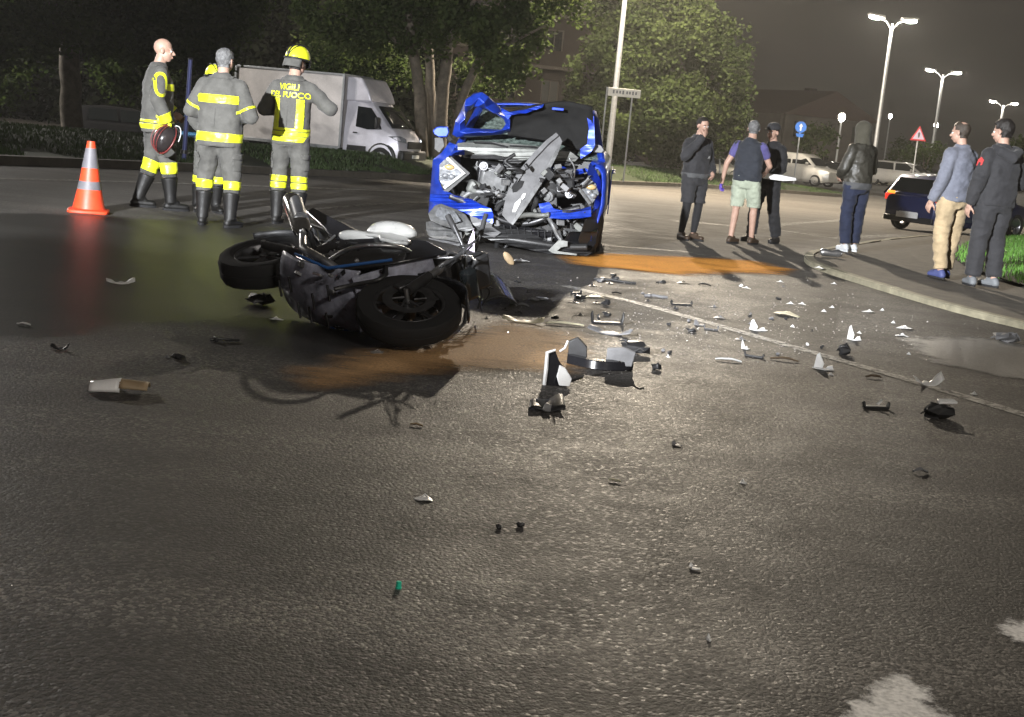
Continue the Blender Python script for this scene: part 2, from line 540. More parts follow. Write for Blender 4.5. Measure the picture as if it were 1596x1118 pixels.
band([G(880, 446), G(1010, 477), G(1200, 531), G(1400, 588), G(1596, 647), G(1750, 692)], 0.115, 'painted_line', 'road_paint')
band([G(-200, 274), G(0, 279), G(200, 284), G(420, 291), G(660, 300)], 0.22, 'painted_line', 'road_paint')
band([G(420, 335), G(600, 318), G(670, 316)], 0.16, 'painted_line', 'road_paint_faint')
band([G(940, 383), G(1060, 392), G(1230, 420)], 0.16, 'painted_line', 'road_paint_faint')
band([G(1050, 345), G(1200, 357), G(1300, 372), G(1440, 366)], 0.35, 'painted_line', 'road_paint_faint')
band([G(1200, 352), G(1330, 342), G(1420, 350)], 0.3, 'painted_line', 'road_paint_faint')
sheet([(1300, 1130), (1330, 1090), (1375, 1058), (1420, 1052), (1450, 1085), (1490, 1130), (1400, 1180)], 'painted_marking', 'road_paint_near', 0.004, 0.12, 0.025)
sheet([(1545, 985), (1580, 968), (1640, 965), (1650, 1010), (1600, 1008)], 'painted_marking', 'road_paint_near', 0.004, 0.10, 0.025)
sheet([(1425, 530), (1520, 528), (1640, 545), (1640, 600), (1560, 585), (1480, 570), (1440, 552)], 'pale_film_patch', 'pale_film', 0.004, 0.30, 0.05)
sheet([(885, 402), (960, 398), (1080, 403), (1170, 408), (1225, 420), (1200, 427), (1130, 425), (1060, 429), (1000, 424), (900, 412)], 'sand_strip', 'bright_sand', 0.005, 0.30, 0.06, 0.02,
      'stuff', 'bright orange absorbent sand strewn in a strip beside the blue car', 'sand')
sheet([(470, 590), (560, 555), (680, 535), (790, 505), (880, 520), (900, 560), (880, 580), (800, 575), (700, 575), (600, 590), (500, 603)], 'sand_streak', 'dull_sand', 0.006, 0.30, 0.05, 0.012,
      'stuff', 'dull brown absorbent sand smeared in front of the fallen motorcycle', 'sand')


# ------------------------------------------------------------------ right-hand footway with its kerb and lawn
mat('footway', (0.115, 0.10, 0.078), 0.8, noise_amt=0.45, noise_scale=5, bump=0.5, bump_scale=90)
mat('kerb_stone', (0.27, 0.245, 0.17), 0.75, noise_amt=0.35, noise_scale=6, bump=0.3, bump_scale=50)
mat('soil', (0.045, 0.036, 0.024), 0.9, noise_amt=0.5, noise_scale=3, bump=0.5, bump_scale=20)
mat('dark_kerb', (0.085, 0.075, 0.06), 0.8, noise_amt=0.35, noise_scale=4, bump=0.3)
kp = [G(*p) for p in ((1700, 372), (1500, 366), (1390, 376), (1310, 388), (1262, 397), (1250, 405), (1262, 417), (1310, 434), (1400, 462), (1500, 491), (1596, 514), (1760, 556))]
# smooth the nose of the kerb
def chaikin(p, k=2):
    for _ in range(k):
        q = [p[0]]
        for a, b in zip(p[:-1], p[1:]):
            q += [a.lerp(b, 0.25), a.lerp(b, 0.75)]
        p = q + [p[-1]]
    return p
kps = chaikin(kp)
KH = 0.055
mb = MB()
out_ = [Vector((p.x, p.y, gz(p.x, p.y) + KH)) for p in kps]
far = [Vector((40, kps[0].y + 3, gz(0, kps[0].y + 3) + KH)), Vector((40, 2, KH))]
poly = out_ + [far[1], far[0]]
mb.add(poly, [tuple(range(len(poly)))])
fw = tag(mb.build('footway', 'footway', smooth=None), kind='structure')
bm = bmesh.new(); bm.from_mesh(fw.data); bmesh.ops.triangulate(bm, faces=bm.faces)
bmesh.ops.recalc_face_normals(bm, faces=bm.faces)
for f in bm.faces:
    if f.normal.z < 0: f.normal_flip()
bm.to_mesh(fw.data); bm.free()


def kerb(pts, w, hgt, name, material, stone=1.0):
    """kerb of separate stones with narrow joints"""
    acc = 0; segs = []; cur = [pts[0]]
    root = empty(name, pts[0]); tag(root, kind='structure')
    d = []
    for i in range(len(pts) - 1):
        k = max(1, int((pts[i + 1] - pts[i]).length / 0.12))
        for q in range(k): d.append(pts[i].lerp(pts[i + 1], q / k))
    d.append(pts[-1])
    i = 0
    while i < len(d) - 1:
        j = i; ln = 0
        while j < len(d) - 1 and ln < stone:
            ln += (d[j + 1] - d[j]).length; j += 1
        sub = d[i:j + 1]
        if len(sub) >= 2:
            mb = MB(); rings = []
            dz = random.uniform(-0.006, 0.006)
            for k, p in enumerate(sub):
                t = (sub[min(k + 1, len(sub) - 1)] - sub[max(k - 1, 0)]); t.z = 0; t.normalize()
                s = Vector((-t.y, t.x, 0)); g = gz(p.x, p.y)
                q = p.copy()
                if k == 0: q = q + t * 0.006
                if k == len(sub) - 1: q = q - t * 0.006
                rings.append([Vector((q.x, q.y, g - 0.05)) + s * 0, Vector((q.x, q.y, g + hgt - 0.015 + dz)), Vector((q.x, q.y, g + hgt + dz)) + s * 0.015,
                              Vector((q.x, q.y, g + hgt + dz)) + s * w, Vector((q.x, q.y, g - 0.05)) + s * w])
            mb.rings([[v - root.location for v in r] for r in rings])
            mb.build('kerb_stone', material, root, smooth=30)
        i = j
    return root


kerb([Vector((p.x, p.y, 0)) for p in kps], 0.11, KH + 0.008, 'kerb', 'kerb_stone', 1.0)


# ------------------------------------------------------------------ verge across the road (long grassy bank with kerb), nose at the right
mat('grass_soil', (0.022, 0.03, 0.010), 0.95, noise_amt=0.5, noise_scale=2.5, bump=0.6, bump_scale=25)
vk = [G(*p) for p in ((-300, 240), (0, 257), (330, 268), (660, 281), (900, 286), (1100, 293), (1230, 302), (1285, 306))]
nose = [vk[-1] + Vector((2.2, 2.0, 0)), vk[-1] + Vector((1.5, 5.0, 0))]
back = [vk[-1] + Vector((-3, 9, 0)), vk[3] + Vector((-3, 26, 0)), vk[0] + Vector((-30, 36, 0))]
line = chaikin(vk + nose + back, 1)


def verge():
    front = vk + nose[:1]
    n_s = 26
    # resample the kerb line
    tot = [0]
    for a, b in zip(front[:-1], front[1:]): tot.append(tot[-1] + (b - a).length)
    pts = []
    for i in range(n_s * 3 + 1):
        s = tot[-1] * i / (n_s * 3)
        k = max(j for j in range(len(tot)) if tot[j] <= s + 1e-9); k = min(k, len(front) - 2)
        pts.append(front[k].lerp(front[k + 1], (s - tot[k]) / (tot[k + 1] - tot[k])))
    mb = MB(); rows = []
    prof = [(0.0, -0.05), (0.0, 0.14), (0.16, 0.15), (0.3, 0.13), (0.9, 0.20), (1.8, 0.42), (3.0, 0.55), (5.0, 0.52), (7.5, 0.25), (10.0, -0.03)]
    dirn = Vector((-0.70, 0.71, 0))
    N = len(pts)
    for d, h in prof:
        row = []
        for i, p in enumerate(pts):
            end = min(1.0, (N - 1 - i) / 9.0)          # the bank dies away towards its nose
            q = p + dirn * (d * (0.25 + 0.75 * end))
            jig = noise.noise((q.x * 0.5, q.y * 0.5, 0)) * 0.07 if d > 0.5 else 0
            row.append(Vector((q.x, q.y, gz(q.x, q.y) + (h + jig if d < 0.5 else (0.13 + (h - 0.13 + jig) * end)))))
        rows.append(row)
    mb.rings(rows, cap=False, closed=False)
    mb.mi = [0 if f < 3 * (N - 1) else 1 for f in range(len(mb.f))]
    o = mb.build('verge', ['dark_kerb', 'grass_soil'], smooth=50, fix=False)
    bm = bmesh.new(); bm.from_mesh(o.data)
    if sum(f.normal.z for f in bm.faces) < 0:
        bmesh.ops.reverse_faces(bm, faces=bm.faces)
    bm.to_mesh(o.data); bm.free()
    tag(o, kind='structure')
    return rows


vrows = verge()

# lawn beside the footway
lawn_poly = [G(*p) for p in ((1482, 404), (1505, 384), (1560, 374), (1640, 364), (1760, 370), (1760, 470), (1640, 462), (1580, 449), (1510, 424))]
mb = MB(); mb.add([Vector((p.x, p.y, gz(p.x, p.y) + KH + 0.004)) for p in chaikin(lawn_poly + lawn_poly[:1])[:-1]], [tuple(range(len(chaikin(lawn_poly + lawn_poly[:1])) - 1))])
tag(mb.build('lawn_soil', 'grass_soil', smooth=None), kind='structure')

mat('grass_blade', (0.042, 0.072, 0.018), 0.6, noise_amt=0.5, noise_scale=0.8)
mat('lawn_blade', (0.17, 0.40, 0.06), 0.55, noise_amt=0.35, noise_scale=1.5)


def blades(name, spots, material, h0, h1, w, label):
    vs = []; fs = []
    for p in spots:
        a = random.uniform(0, 6.28); h = random.uniform(h0, h1); b = random.uniform(0, 6.28); ln = h * random.uniform(0.1, 0.7)
        dx, dy = math.cos(a) * w, math.sin(a) * w; tx, ty = math.cos(b) * ln, math.sin(b) * ln
        i = len(vs)
        vs += [(p[0] - dx, p[1] - dy, p[2] - 0.01), (p[0] + dx, p[1] + dy, p[2] - 0.01), (p[0] + dx * .6 + tx * .4, p[1] + dy * .6 + ty * .4, p[2] + h * .6), (p[0] - dx * .6 + tx * .4, p[1] - dy * .6 + ty * .4, p[2] + h * .6), (p[0] + tx, p[1] + ty, p[2] + h)]
        fs += [(i, i + 1, i + 2, i + 3), (i + 3, i + 2, i + 4)]
    me = bpy.data.meshes.new(name); me.from_pydata(vs, [], fs); me.materials.append(MATS[material])
    o = bpy.data.objects.new(name, me); COL.objects.link(o)
    return tag(o, label, 'grass', kind='stuff')


sp = []
for _ in range(60000):
    r = random.choice(range(3, 8)); i = random.randrange(len(vrows[0]) - 1); u, v = random.random(), random.random()
    a = vrows[r][i].lerp(vrows[r][i + 1], u); b = vrows[r + 1][i].lerp(vrows[r + 1][i + 1], u)
    p = a.lerp(b, v)
    if noise.noise((p.x * 0.45, p.y * 0.45, 4)) < -0.28: continue
    sp.append(p)
blades('verge_grass', sp, 'grass_blade', 0.04, 0.10, 0.014, 'rough grass growing on the bank across the road')
lp = np.array([(p.x, p.y) for p in lawn_poly]); sp = []
lo, hi = lp.min(0), lp.max(0)
cand = np.random.default_rng(3).uniform(lo, hi, (90000, 2)); ok = inside_soft(cand, lawn_poly, 0.01) > 0.5
for x, y in cand[ok]:
    sp.append((x, y, gz(x, y) + KH))
blades('lawn_grass', sp, 'lawn_blade', 0.04, 0.10, 0.007, 'bright green lawn grass beside the footway')

# ================================================================== LAMPS
mat('lamp_white', (0.9, 0.9, 0.85), 0.4, emit=(1.0, 0.93, 0.80), estr=14.0)
mat('lamp_cool', (0.9, 0.9, 0.9), 0.4, emit=(0.95, 0.97, 1.0), estr=14.0)
mat('lamp_housing', (0.3, 0.3, 0.3), 0.5, 0.4)


def point(name, loc, power, col, size, parent=None, spot=None, aim=None, blend=0.6):
    L = bpy.data.lights.new(name, 'SPOT' if spot else 'POINT')
    L.energy = power; L.color = col; L.shadow_soft_size = size
    if spot:
        L.spot_size = R(spot); L.spot_blend = blend
    o = bpy.data.objects.new(name, L); COL.objects.link(o)
    if parent is not None: o.parent = parent
    o.location = loc
    if aim is not None:
        o.rotation_euler = (Vector(aim) - (Vector(loc) + (parent.location if parent is not None else Vector()))).to_track_quat('-Z', 'Y').to_euler()
    return o


def double_lamp(base, height, label, power=0, az=0.0, emit='lamp_white', r=0.11, spread=0.75, col=(1.0, 0.92, 0.78)):
    t = empty('street_lamp', base, az, label, 'street lamp', 'double headed lamps of the car park')
    mb = MB(); mb.cyl((0, 0, -0.1), (0, 0, 1.0), r * 1.25, r * 1.15, 10); mb.cyl((0, 0, 1.0), (0, 0, height), r, r * 0.62, 10)
    mb.build('pole', 'galvanised', t)
    MB().box((0, -r * 1.3, 0.65), (0.1, 0.03, 0.3)).build('inspection_hatch', 'lamp_housing', t, bevel=0.004)
    for s in (-1, 1):
        a = MB(); a.tube([(0, 0, height - 0.25), (s * spread * 0.35, 0, height + 0.08), (s * spread * 0.7, 0, height + 0.2)], 0.045, 7); a.build('arm', 'galvanised', t)
        h = MB()
        h.rings([[Vector((s * (spread * 0.55 + k * 0.75), y, height + 0.2 + dz * (1 - 0.5 * k) + 0.10 * k)) for y, dz in ((-0.17, 0), (-0.11, 0.13), (0.11, 0.13), (0.17, 0))] for k in (0, 0.35, 0.8, 1.0)])
        ho = h.build('lamp_head', 'lamp_housing', t, bevel=0.015)
        g = MB(); g.ball((s * (spread * 0.55 + 0.4), 0, height + 0.215), (0.32, 0.15, 0.10), 14, 8); g.build('lamp_lens', emit, ho)
        if power:
            point('lamp_light', (s * (spread * 0.55 + 0.4), 0, height + 0.02), power / 2, col, 0.12, t)
    return t


def lamp_from_pixels(bx, by, tx, ty, depth, label, power, az=0.0, **k):
    b = P(bx, by, depth); tp = P(tx, ty, depth)
    return double_lamp((b.x, b.y, b.z), tp.z - b.z - 0.2, label, power, az, **k)


lamp_from_pixels(1359, 268, 1386, 30, 62, 'tallest lit double headed street lamp on a long slim pole', 350, 0.15, r=0.10)
lamp_from_pixels(1448, 268, 1470, 112, 92, 'middle lit double headed lamp behind the man in the grey sweater', 250, 0.15, r=0.12, spread=1.0)
lamp_from_pixels(1549, 262, 1560, 160, 125, 'lit double headed lamp rising behind the dark haired man in the black hoodie', 220, 0.15, r=0.14, spread=1.2)


def small_lamp(px, py, by, depth, label, hgt_px=8):
    """far single lamp: short post with a glowing lantern"""
    tp = P(px, py, depth); b = P(px - (by - py) * 0.09, by, depth)
    t = empty('path_lamp', b, 0, label, 'street lamp', 'small distant lamps')
    h = tp.z - b.z
    MB().cyl((0, 0, -0.3), (0, 0, h), 0.09, 0.06, 8).build('pole', 'galvanised', t)
    s = hgt_px / F * depth
    mb = MB(); mb.ball((0, 0, h + s * 0.4), (s * 0.38, s * 0.38, s * 0.5), 10, 8); mb.build('lantern', 'lamp_white', t)
    mb = MB(); mb.cyl((0, 0, h + s * .82), (0, 0, h + s * 1.0), s * 0.42, s * .15, 10); mb.build('cap', 'lamp_housing', t)
    return t


small_lamp(1308, 188, 268, 96, 'far lit lamp above the olive hood, beside the gabled building', 13)
small_lamp(1383, 184, 268, 140, 'tiny lit lamp just beside the tallest double lamp pole', 7)
small_lamp(1455, 199, 262, 120, 'tiny lit lamp just beside the middle double lamp pole', 9)

# the tall single lamp by the verge: its head is above the top of the picture
bL = P(946, 267, 52); tL = P(975, -60, 52)
LH = 11.6
t = empty('street_lamp', bL, 0, 'plain grey lamp post in front of the big tree, next to the name board', 'street lamp')
mb = MB(); mb.cyl((0, 0, -0.4), (0, 0, 1.6), 0.135, 0.125, 12); mb.cyl((0, 0, 1.6), (0, 0, LH), 0.115, 0.065, 12); mb.build('pole', 'galvanised', t)
mb = MB(); mb.tube([(0, 0, LH - 0.1), (0.05, -0.5, LH + 0.25), (0.15, -1.6, LH + 0.4)], 0.045, 8); mb.build('arm', 'galvanised', t)
mb = MB(); mb.rings([[Vector((0.15 + x, -1.45 - k, LH + 0.36 + dz)) for x, dz in ((-0.18, 0), (-0.1, 0.12), (0.1, 0.12), (0.18, 0))] for k in (0, 0.2, 0.75, 0.9)]); hd = mb.build('lamp_head', 'lamp_housing', t, bevel=0.015)
mb = MB(); mb.ball((0.15, -1.95, LH + 0.36), (0.15, 0.33, 0.07), 14, 8); mb.build('lamp_lens', 'lamp_white', hd)
KEY = point('lamp_light', (0.15, -1.95, LH + 0.2), 5600, (1.0, 0.86, 0.67), 0.22, t)

# assumed floodlight mast, unseen, lighting firefighters and car from left outside the frame
fl = empty('assumed_floodlight_mast', (-5.3, -2.0, 0), 0, 'unseen floodlight mast on a yellow tripod, assumed to light the firefighters', 'floodlight')
mat('mast_yellow', (0.7, 0.5, 0.05), 0.5)
for k in range(3):
    a = k * 2.094 + 0.4
    MB().cyl((0, 0, 1.1), (0.75 * math.cos(a), 0.75 * math.sin(a), 0.0), 0.022, 0.022, 8).build('leg', 'mast_yellow', fl)
MB().cyl((0, 0, 0.5), (0, 0, 3.25), 0.03, 0.025, 10).build('pole', 'mast_yellow', fl)
aimv = Vector((0.8, 17.0, 3.0))
q = (aimv - (fl.location + Vector((0, 0, 3.3)))).to_track_quat('-Z', 'Y').to_matrix()
mb = MB(); mb.box((0, 0, 3.3), (0.5, 0.34, 0.14), rot=q); fh = mb.build('lamp_head', 'lamp_housing', fl, bevel=0.02)
mb = MB(); mb.box(Vector((0, 0, 3.3)) + q @ Vector((0, 0, -0.075)), (0.42, 0.28, 0.012), rot=q); mb.build('lamp_lens', 'lamp_cool', fh)
ASSUMED_FLOOD = point('assumed_flood_light', Vector((0, 0, 3.3)) + q @ Vector((0, 0, -0.16)), 4600, (0.95, 0.97, 1.0), 0.16, fl, spot=46, aim=aimv, blend=0.4)

# unseen lamp of the same kind, added behind the photographer as fill
REAR_FILL = double_lamp((7.5, -8.0, 0), 8.6, 'unseen double headed lamp added behind the photographer as fill', 560, 0.6, col=(1.0, 0.93, 0.84))

double_lamp((-24.0, 39.0, gz(0, 39)), 9.0, 'unseen double headed lamp added past the left end of the verge to light the box van', 1700, 0.8, col=(1.0, 0.95, 0.88))  # unseen lamp, added outside the frame to brighten the van and verge

# ================================================================== TREES
mat('bark', (0.11, 0.092, 0.07), 0.9, noise_amt=0.45, noise_scale=6, bump=0.9, bump_scale=22)


def leaf_mat(name, col, col2):
    m = bpy.data.materials.new(name); m.use_nodes = True; MATS[name] = m
    n, l = m.node_tree.nodes, m.node_tree.links
    b = n['Principled BSDF']; b.inputs['Roughness'].default_value = 0.8; b.inputs['Specular IOR Level'].default_value = 0.2
    at = n.new('ShaderNodeAttribute'); at.attribute_name = 'tone'
    cr = n.new('ShaderNodeValToRGB'); cr.color_ramp.elements[0].color = (*col2, 1); cr.color_ramp.elements[1].color = (*col, 1)
    l.new(at.outputs['Fac'], cr.inputs[0]); l.new(cr.outputs[0], b.inputs['Base Color'])
    tl = n.new('ShaderNodeBsdfTranslucent'); l.new(cr.outputs[0], tl.inputs[0])
    mx = n.new('ShaderNodeMixShader'); mx.inputs[0].default_value = 0.5
    l.new(b.outputs[0], mx.inputs[1]); l.new(tl.outputs[0], mx.inputs[2]); l.new(mx.outputs[0], n['Material Output'].inputs[0])


leaf_mat('leaf', (0.065, 0.09, 0.022), (0.028, 0.046, 0.013))
leaf_mat('leaf_pale', (0.066, 0.088, 0.026), (0.028, 0.044, 0.014))


def crown_mesh(name, lobes, n, size, material, seed=1, shell=0.55):
    """many leaf sprays on and in a cluster of lobes; gaps come from noise in space"""
    rng = random.Random(seed); vs = []; fs = []; tone = []
    tot = sum(r[0] * r[1] * r[2] for _, r in lobes)
    for c, r in lobes:
        k = int(n * r[0] * r[1] * r[2] / tot)
        done = 0; tries = 0
        while done < k and tries < k * 6:
            tries += 1
            d = Vector((rng.gauss(0, 1), rng.gauss(0, 1), rng.gauss(0, 1))).normalized()
            u = shell + (1 - shell) * rng.random() if rng.random() < 0.8 else rng.random()
            bump = 1 + 0.30 * noise.noise(Vector((d.x * 2.3 + c[0], d.y * 2.3 + c[1], d.z * 2.3)))
            p = Vector((c[0] + d.x * r[0] * u * bump, c[1] + d.y * r[1] * u * bump, c[2] + d.z * r[2] * u * bump))
            if noise.noise(p * 0.95) < -0.08 or noise.noise(p * 2.6 + Vector((4, 4, 4))) < -0.3: continue
            done += 1
            base_t = 0.5 + 0.5 * noise.noise(p * 0.7 + Vector((9, 2, 5)))
            for q in range(3):
                o = p + Vector((rng.gauss(0, 1), rng.gauss(0, 1), rng.gauss(0, 1))) * size * 0.8
                a = Vector((rng.gauss(0, 1), rng.gauss(0, 1), rng.gauss(0, 0.6))).normalized(); e = a.orthogonal().normalized()
                e = Matrix.Rotation(rng.uniform(0, 6.28), 3, a) @ e
                s = size * rng.uniform(0.6, 1.25); w = s * 0.34
                i = len(vs)
                vs += [tuple(o - a * s * .5), tuple(o + e * w - a * s * 0.05), tuple(o + a * s * .5), tuple(o - e * w - a * s * 0.05)]
                fs.append((i, i + 1, i + 2, i + 3)); tt = min(1, max(0, base_t + rng.uniform(-0.25, 0.25))); tone += [tt] * 4
    me = bpy.data.meshes.new(name); me.from_pydata(vs, [], fs); me.materials.append(MATS[material])
    at = me.attributes.new('tone', 'FLOAT', 'POINT'); at.data.foreach_set('value', np.array(tone, np.float32))
    return me


def tree(base, label, trunks, limbs, lobes, n, size, material, seed, group='trees along the verge', name='tree'):
    t = empty(name, base, 0, label, 'tree', group)
    for pts, rad in trunks:
        mb = MB(); rr = random.Random(seed)
        fine = []; fr = []
        for i in range(len(pts) - 1):
            for k in range(5):
                u = k / 5; p = Vector(pts[i]).lerp(Vector(pts[i + 1]), u)
                fine.append(p + Vector((rr.uniform(-1, 1), rr.uniform(-1, 1), 0)) * 0.03 * rad[i] * 4); fr.append(rad[i] + (rad[i + 1] - rad[i]) * u)
        fine.append(Vector(pts[-1])); fr.append(rad[-1])
        if fine[0].z <= 0.01:
            fine.insert(0, fine[0] - Vector((0, 0, 0.5))); fr.insert(0, fr[0] * 1.35); fr[1] *= 1.15
        mb.tube(fine, fr, 12); mb.build('trunk', 'bark', t, smooth=60)
    for pts, rad in limbs:
        mb = MB(); mb.tube(pts, rad, 8); mb.build('limb', 'bark', t, smooth=60)
    if lobes:
        o = bpy.data.objects.new('crown', crown_mesh('crown', lobes, n, size, material, seed)); COL.objects.link(o); o.parent = t; o.location = (0, 0, 0)
    return t


def rel(px, py, depth, base):
    return P(px, py, depth) - Vector(base)


# left tree: single trunk at the verge, foliage hanging across the upper left
b = P(113, 222, 36); b.z -= 0.2
def lob(px, py, rpx, rpy, d, b, dd=0.7):
    s = d / F; p = P(px, py, d) - b
    return ((p.x, p.y, p.z), (rpx * s, max(rpx, rpy) * s * dd, rpy * s))
tree(b, 'single trunked tree on the verge behind the traffic cone', [([(0, 0, 0), tuple(rel(110, 110, 36, b)), tuple(rel(107, 0, 36, b)), tuple(rel(104, -130, 36, b))], [0.30, 0.27, 0.25, 0.16])],
     [([tuple(rel(108, 30, 36, b)), tuple(rel(40, -30, 35, b)), tuple(rel(-40, -60, 34, b))], [0.13, 0.09, 0.03]), ([tuple(rel(108, 10, 36, b)), tuple(rel(190, -30, 37, b)), tuple(rel(300, -40, 37, b))], [0.13, 0.09, 0.03]),
      ([tuple(rel(107, -20, 36, b)), tuple(rel(130, -90, 34, b)), tuple(rel(170, -150, 33, b))], [0.12, 0.08, 0.03])],
     [lob(40, 20, 110, 60, 34, b), lob(-60, 90, 90, 70, 35, b), lob(60, 75, 55, 45, 37, b), lob(190, 30, 120, 70, 37, b), lob(300, 60, 85, 60, 39, b), lob(220, 110, 70, 50, 40, b), lob(120, -90, 220, 90, 36, b), lob(10, 130, 50, 40, 39, b), lob(350, -20, 80, 70, 38, b)],
     22000, 0.17, 'leaf', 11)

# middle tree: several stems from one root behind the van's nose
b = P(676, 262, 44); b.z -= 0.35
tr = []
for (x0, x1, x2, dd, r0) in ((660, 656, 640, 0, 0.23), (682, 690, 700, 0.5, 0.25), (672, 672, 668, 1.2, 0.2), (696, 722, 760, 0.3, 0.17)):
    p0 = rel(x0, 262, 44 + dd, b); p0.z = 0
    tr.append(([tuple(p0), tuple(rel(x1, 150, 44 + dd, b)), tuple(rel(x2, 60, 44 + dd, b)), tuple(rel(x2 + (x2 - x1) * 0.8, -60, 44 + dd, b))], [r0, r0 * .85, r0 * .65, r0 * .35]))
tree(b, 'many stemmed tree beside the box van', tr,
     [([tuple(rel(646, 90, 44, b)), tuple(rel(590, 40, 43, b)), tuple(rel(520, 20, 42, b))], [0.10, 0.07, 0.03]), ([tuple(rel(735, 110, 44, b)), tuple(rel(790, 70, 43, b)), tuple(rel(850, 40, 42, b))], [0.09, 0.06, 0.03]), ([tuple(rel(700, 60, 44, b)), tuple(rel(740, 0, 43, b)), tuple(rel(780, -60, 42, b))], [0.10, 0.07, 0.03])],
     [lob(560, 35, 100, 60, 43, b), lob(640, 10, 110, 70, 44, b), lob(740, 30, 90, 60, 43, b), lob(800, 60, 60, 50, 43, b), lob(520, 90, 60, 45, 46, b), lob(600, 105, 60, 40, 47, b), lob(790, 105, 50, 30, 42, b), lob(700, -90, 190, 90, 44, b), lob(860, 10, 60, 40, 43, b), lob(760, 120, 50, 40, 49, b), ((0.75 - b.x, 44.2 - b.y, 9.9 - b.z), (1.75, 2.0, 2.4)), ((-1.5 - b.x, 44 - b.y, 10.5 - b.z), (2.4, 2.2, 2.4))],  # last two lobes: canopy above the frame, added to shade the left foreground
     30000, 0.17, 'leaf_pale', 23)

# right tree: broad rounded crown behind the lamp post
b = P(1075, 262, 60); b.z -= 0.4
tree(b, 'broad round crowned tree behind the lamp post', [([(0, 0, 0), tuple(rel(1074, 215, 60, b)), tuple(rel(1066, 150, 60, b)), tuple(rel(1060, 60, 60, b))], [0.34, 0.29, 0.24, 0.12])],
     [([tuple(rel(1070, 200, 60, b)), tuple(rel(1010, 130, 59, b)), tuple(rel(960, 90, 58, b))], [0.16, 0.10, 0.04]), ([tuple(rel(1068, 180, 60, b)), tuple(rel(1110, 120, 60, b)), tuple(rel(1130, 70, 60, b))], [0.15, 0.09, 0.04])],
     [lob(1040, 60, 105, 75, 60, b), lob(960, 110, 70, 60, 59, b), lob(1110, 130, 60, 70, 60, b), lob(1010, 170, 95, 60, 59, b), lob(920, 150, 40, 50, 61, b), lob(1120, 190, 50, 45, 60, b), lob(1060, 215, 80, 40, 61, b), lob(985, 20, 70, 50, 60, b), lob(1075, 15, 55, 40, 60, b), lob(955, 215, 60, 40, 62, b), lob(1140, 75, 30, 50, 60, b)],
     34000, 0.19, 'leaf_pale', 31)


def bush(px, py, rpx, rpy, d, label, n=500, seed=1, material='leaf', group='shrubs of the car park'):
    b = P(px, py + rpy, d)
    t = empty('shrub', b, 0, label, 'shrub', group)
    s = d / F
    rr = random.Random(seed)
    for k in range(3):
        mb = MB(); e = Vector((rr.uniform(-.5, .5) * rpx * s, rr.uniform(-.3, .3) * rpx * s, rpy * s * 1.3)); mb.tube([(0, 0, -0.6), e * 0.5 + Vector((0.05, 0, 0)), e], [0.06, 0.04, 0.015], 6); mb.build('stem', 'bark', t)
    o = bpy.data.objects.new('foliage', crown_mesh('foliage', [((0, 0, rpy * s), (rpx * s, rpx * s * .8, rpy * s)), ((rpx * s * .4, 0, rpy * s * 1.4), (rpx * s * .5, rpx * s * .5, rpy * s * .6))], n, 0.26, material, seed)); COL.objects.link(o); o.parent = t
    return t


bush(1268, 222, 32, 24, 80, 'loose leafy shrub behind the blue round sign', 260, 41)
bush(1440, 245, 34, 18, 90, 'low shrub under the red triangle sign', 300, 42)
bush(1588, 240, 26, 24, 84, 'shrub at the picture edge behind the dark haired man', 300, 43)
bush(1400, 240, 20, 22, 110, 'dim shrub beside the tallest lamp pole', 240, 44)
# wood behind the van and the trees, dark and unlit

# ================================================================== PEOPLE
mat('skin', (0.46, 0.29, 0.22), 0.5, noise_amt=0.15, noise_scale=14)
mat('skin_legs', (0.40, 0.24, 0.17), 0.55, noise_amt=0.15, noise_scale=14)
mat('eye_white', (0.7, 0.7, 0.68), 0.25)
mat('eye_dark', (0.02, 0.015, 0.012), 0.2)
mat('lip', (0.36, 0.16, 0.13), 0.5)


def cloth(name, col, rough=0.8, amt=0.25, sc=7):
    return mat(name, col, rough, spec=0.25, noise_amt=amt, noise_scale=sc, bump=0.75, bump_scale=17, sheen=0.1)


cloth('fire_grey', (0.105, 0.103, 0.095))
cloth('fire_trousers', (0.095, 0.093, 0.086), sc=4, amt=0.55)
mat('reflex', (0.80, 0.86, 0.03), 0.35, noise_amt=0.12, noise_scale=30, emit=None)
mat('reflex_silver', (0.42, 0.46, 0.12), 0.4, noise_amt=0.3, noise_scale=40)
mat('reflex_print', (0.38, 0.42, 0.03), 0.5)
mat('boot_leather', (0.007, 0.0065, 0.006), 0.55, noise_amt=0.35, noise_scale=18)
cloth('black_cloth', (0.022, 0.022, 0.024))
cloth('charcoal_cloth', (0.035, 0.035, 0.038))
cloth('vest_cloth', (0.032, 0.036, 0.046))
cloth('blue_shirt', (0.10, 0.09, 0.24))
cloth('mint_shorts', (0.38, 0.42, 0.33))
cloth('grey_cloth', (0.09, 0.092, 0.095))
cloth('navy_cloth', (0.022, 0.028, 0.055))
cloth('olive_hood', (0.075, 0.07, 0.052))
mat('leather_jacket', (0.05, 0.047, 0.038), 0.42, noise_amt=0.35, noise_scale=9, bump=0.3, bump_scale=60)
cloth('grey_sweater', (0.17, 0.18, 0.22))
cloth('beige_chino', (0.43, 0.33, 0.20))
cloth('brown_cloth', (0.05, 0.035, 0.025))
mat('white_shoe', (0.62, 0.64, 0.66), 0.5, noise_amt=0.15)
mat('blue_shoe', (0.06, 0.075, 0.20), 0.6)
mat('grey_shoe', (0.16, 0.17, 0.18), 0.6)
mat('black_shoe', (0.025, 0.022, 0.02), 0.5)
mat('brown_shoe', (0.055, 0.035, 0.022), 0.5)
mat('hair_dark', (0.018, 0.015, 0.013), 0.55, noise_amt=0.4, noise_scale=40, bump=0.8, bump_scale=120)
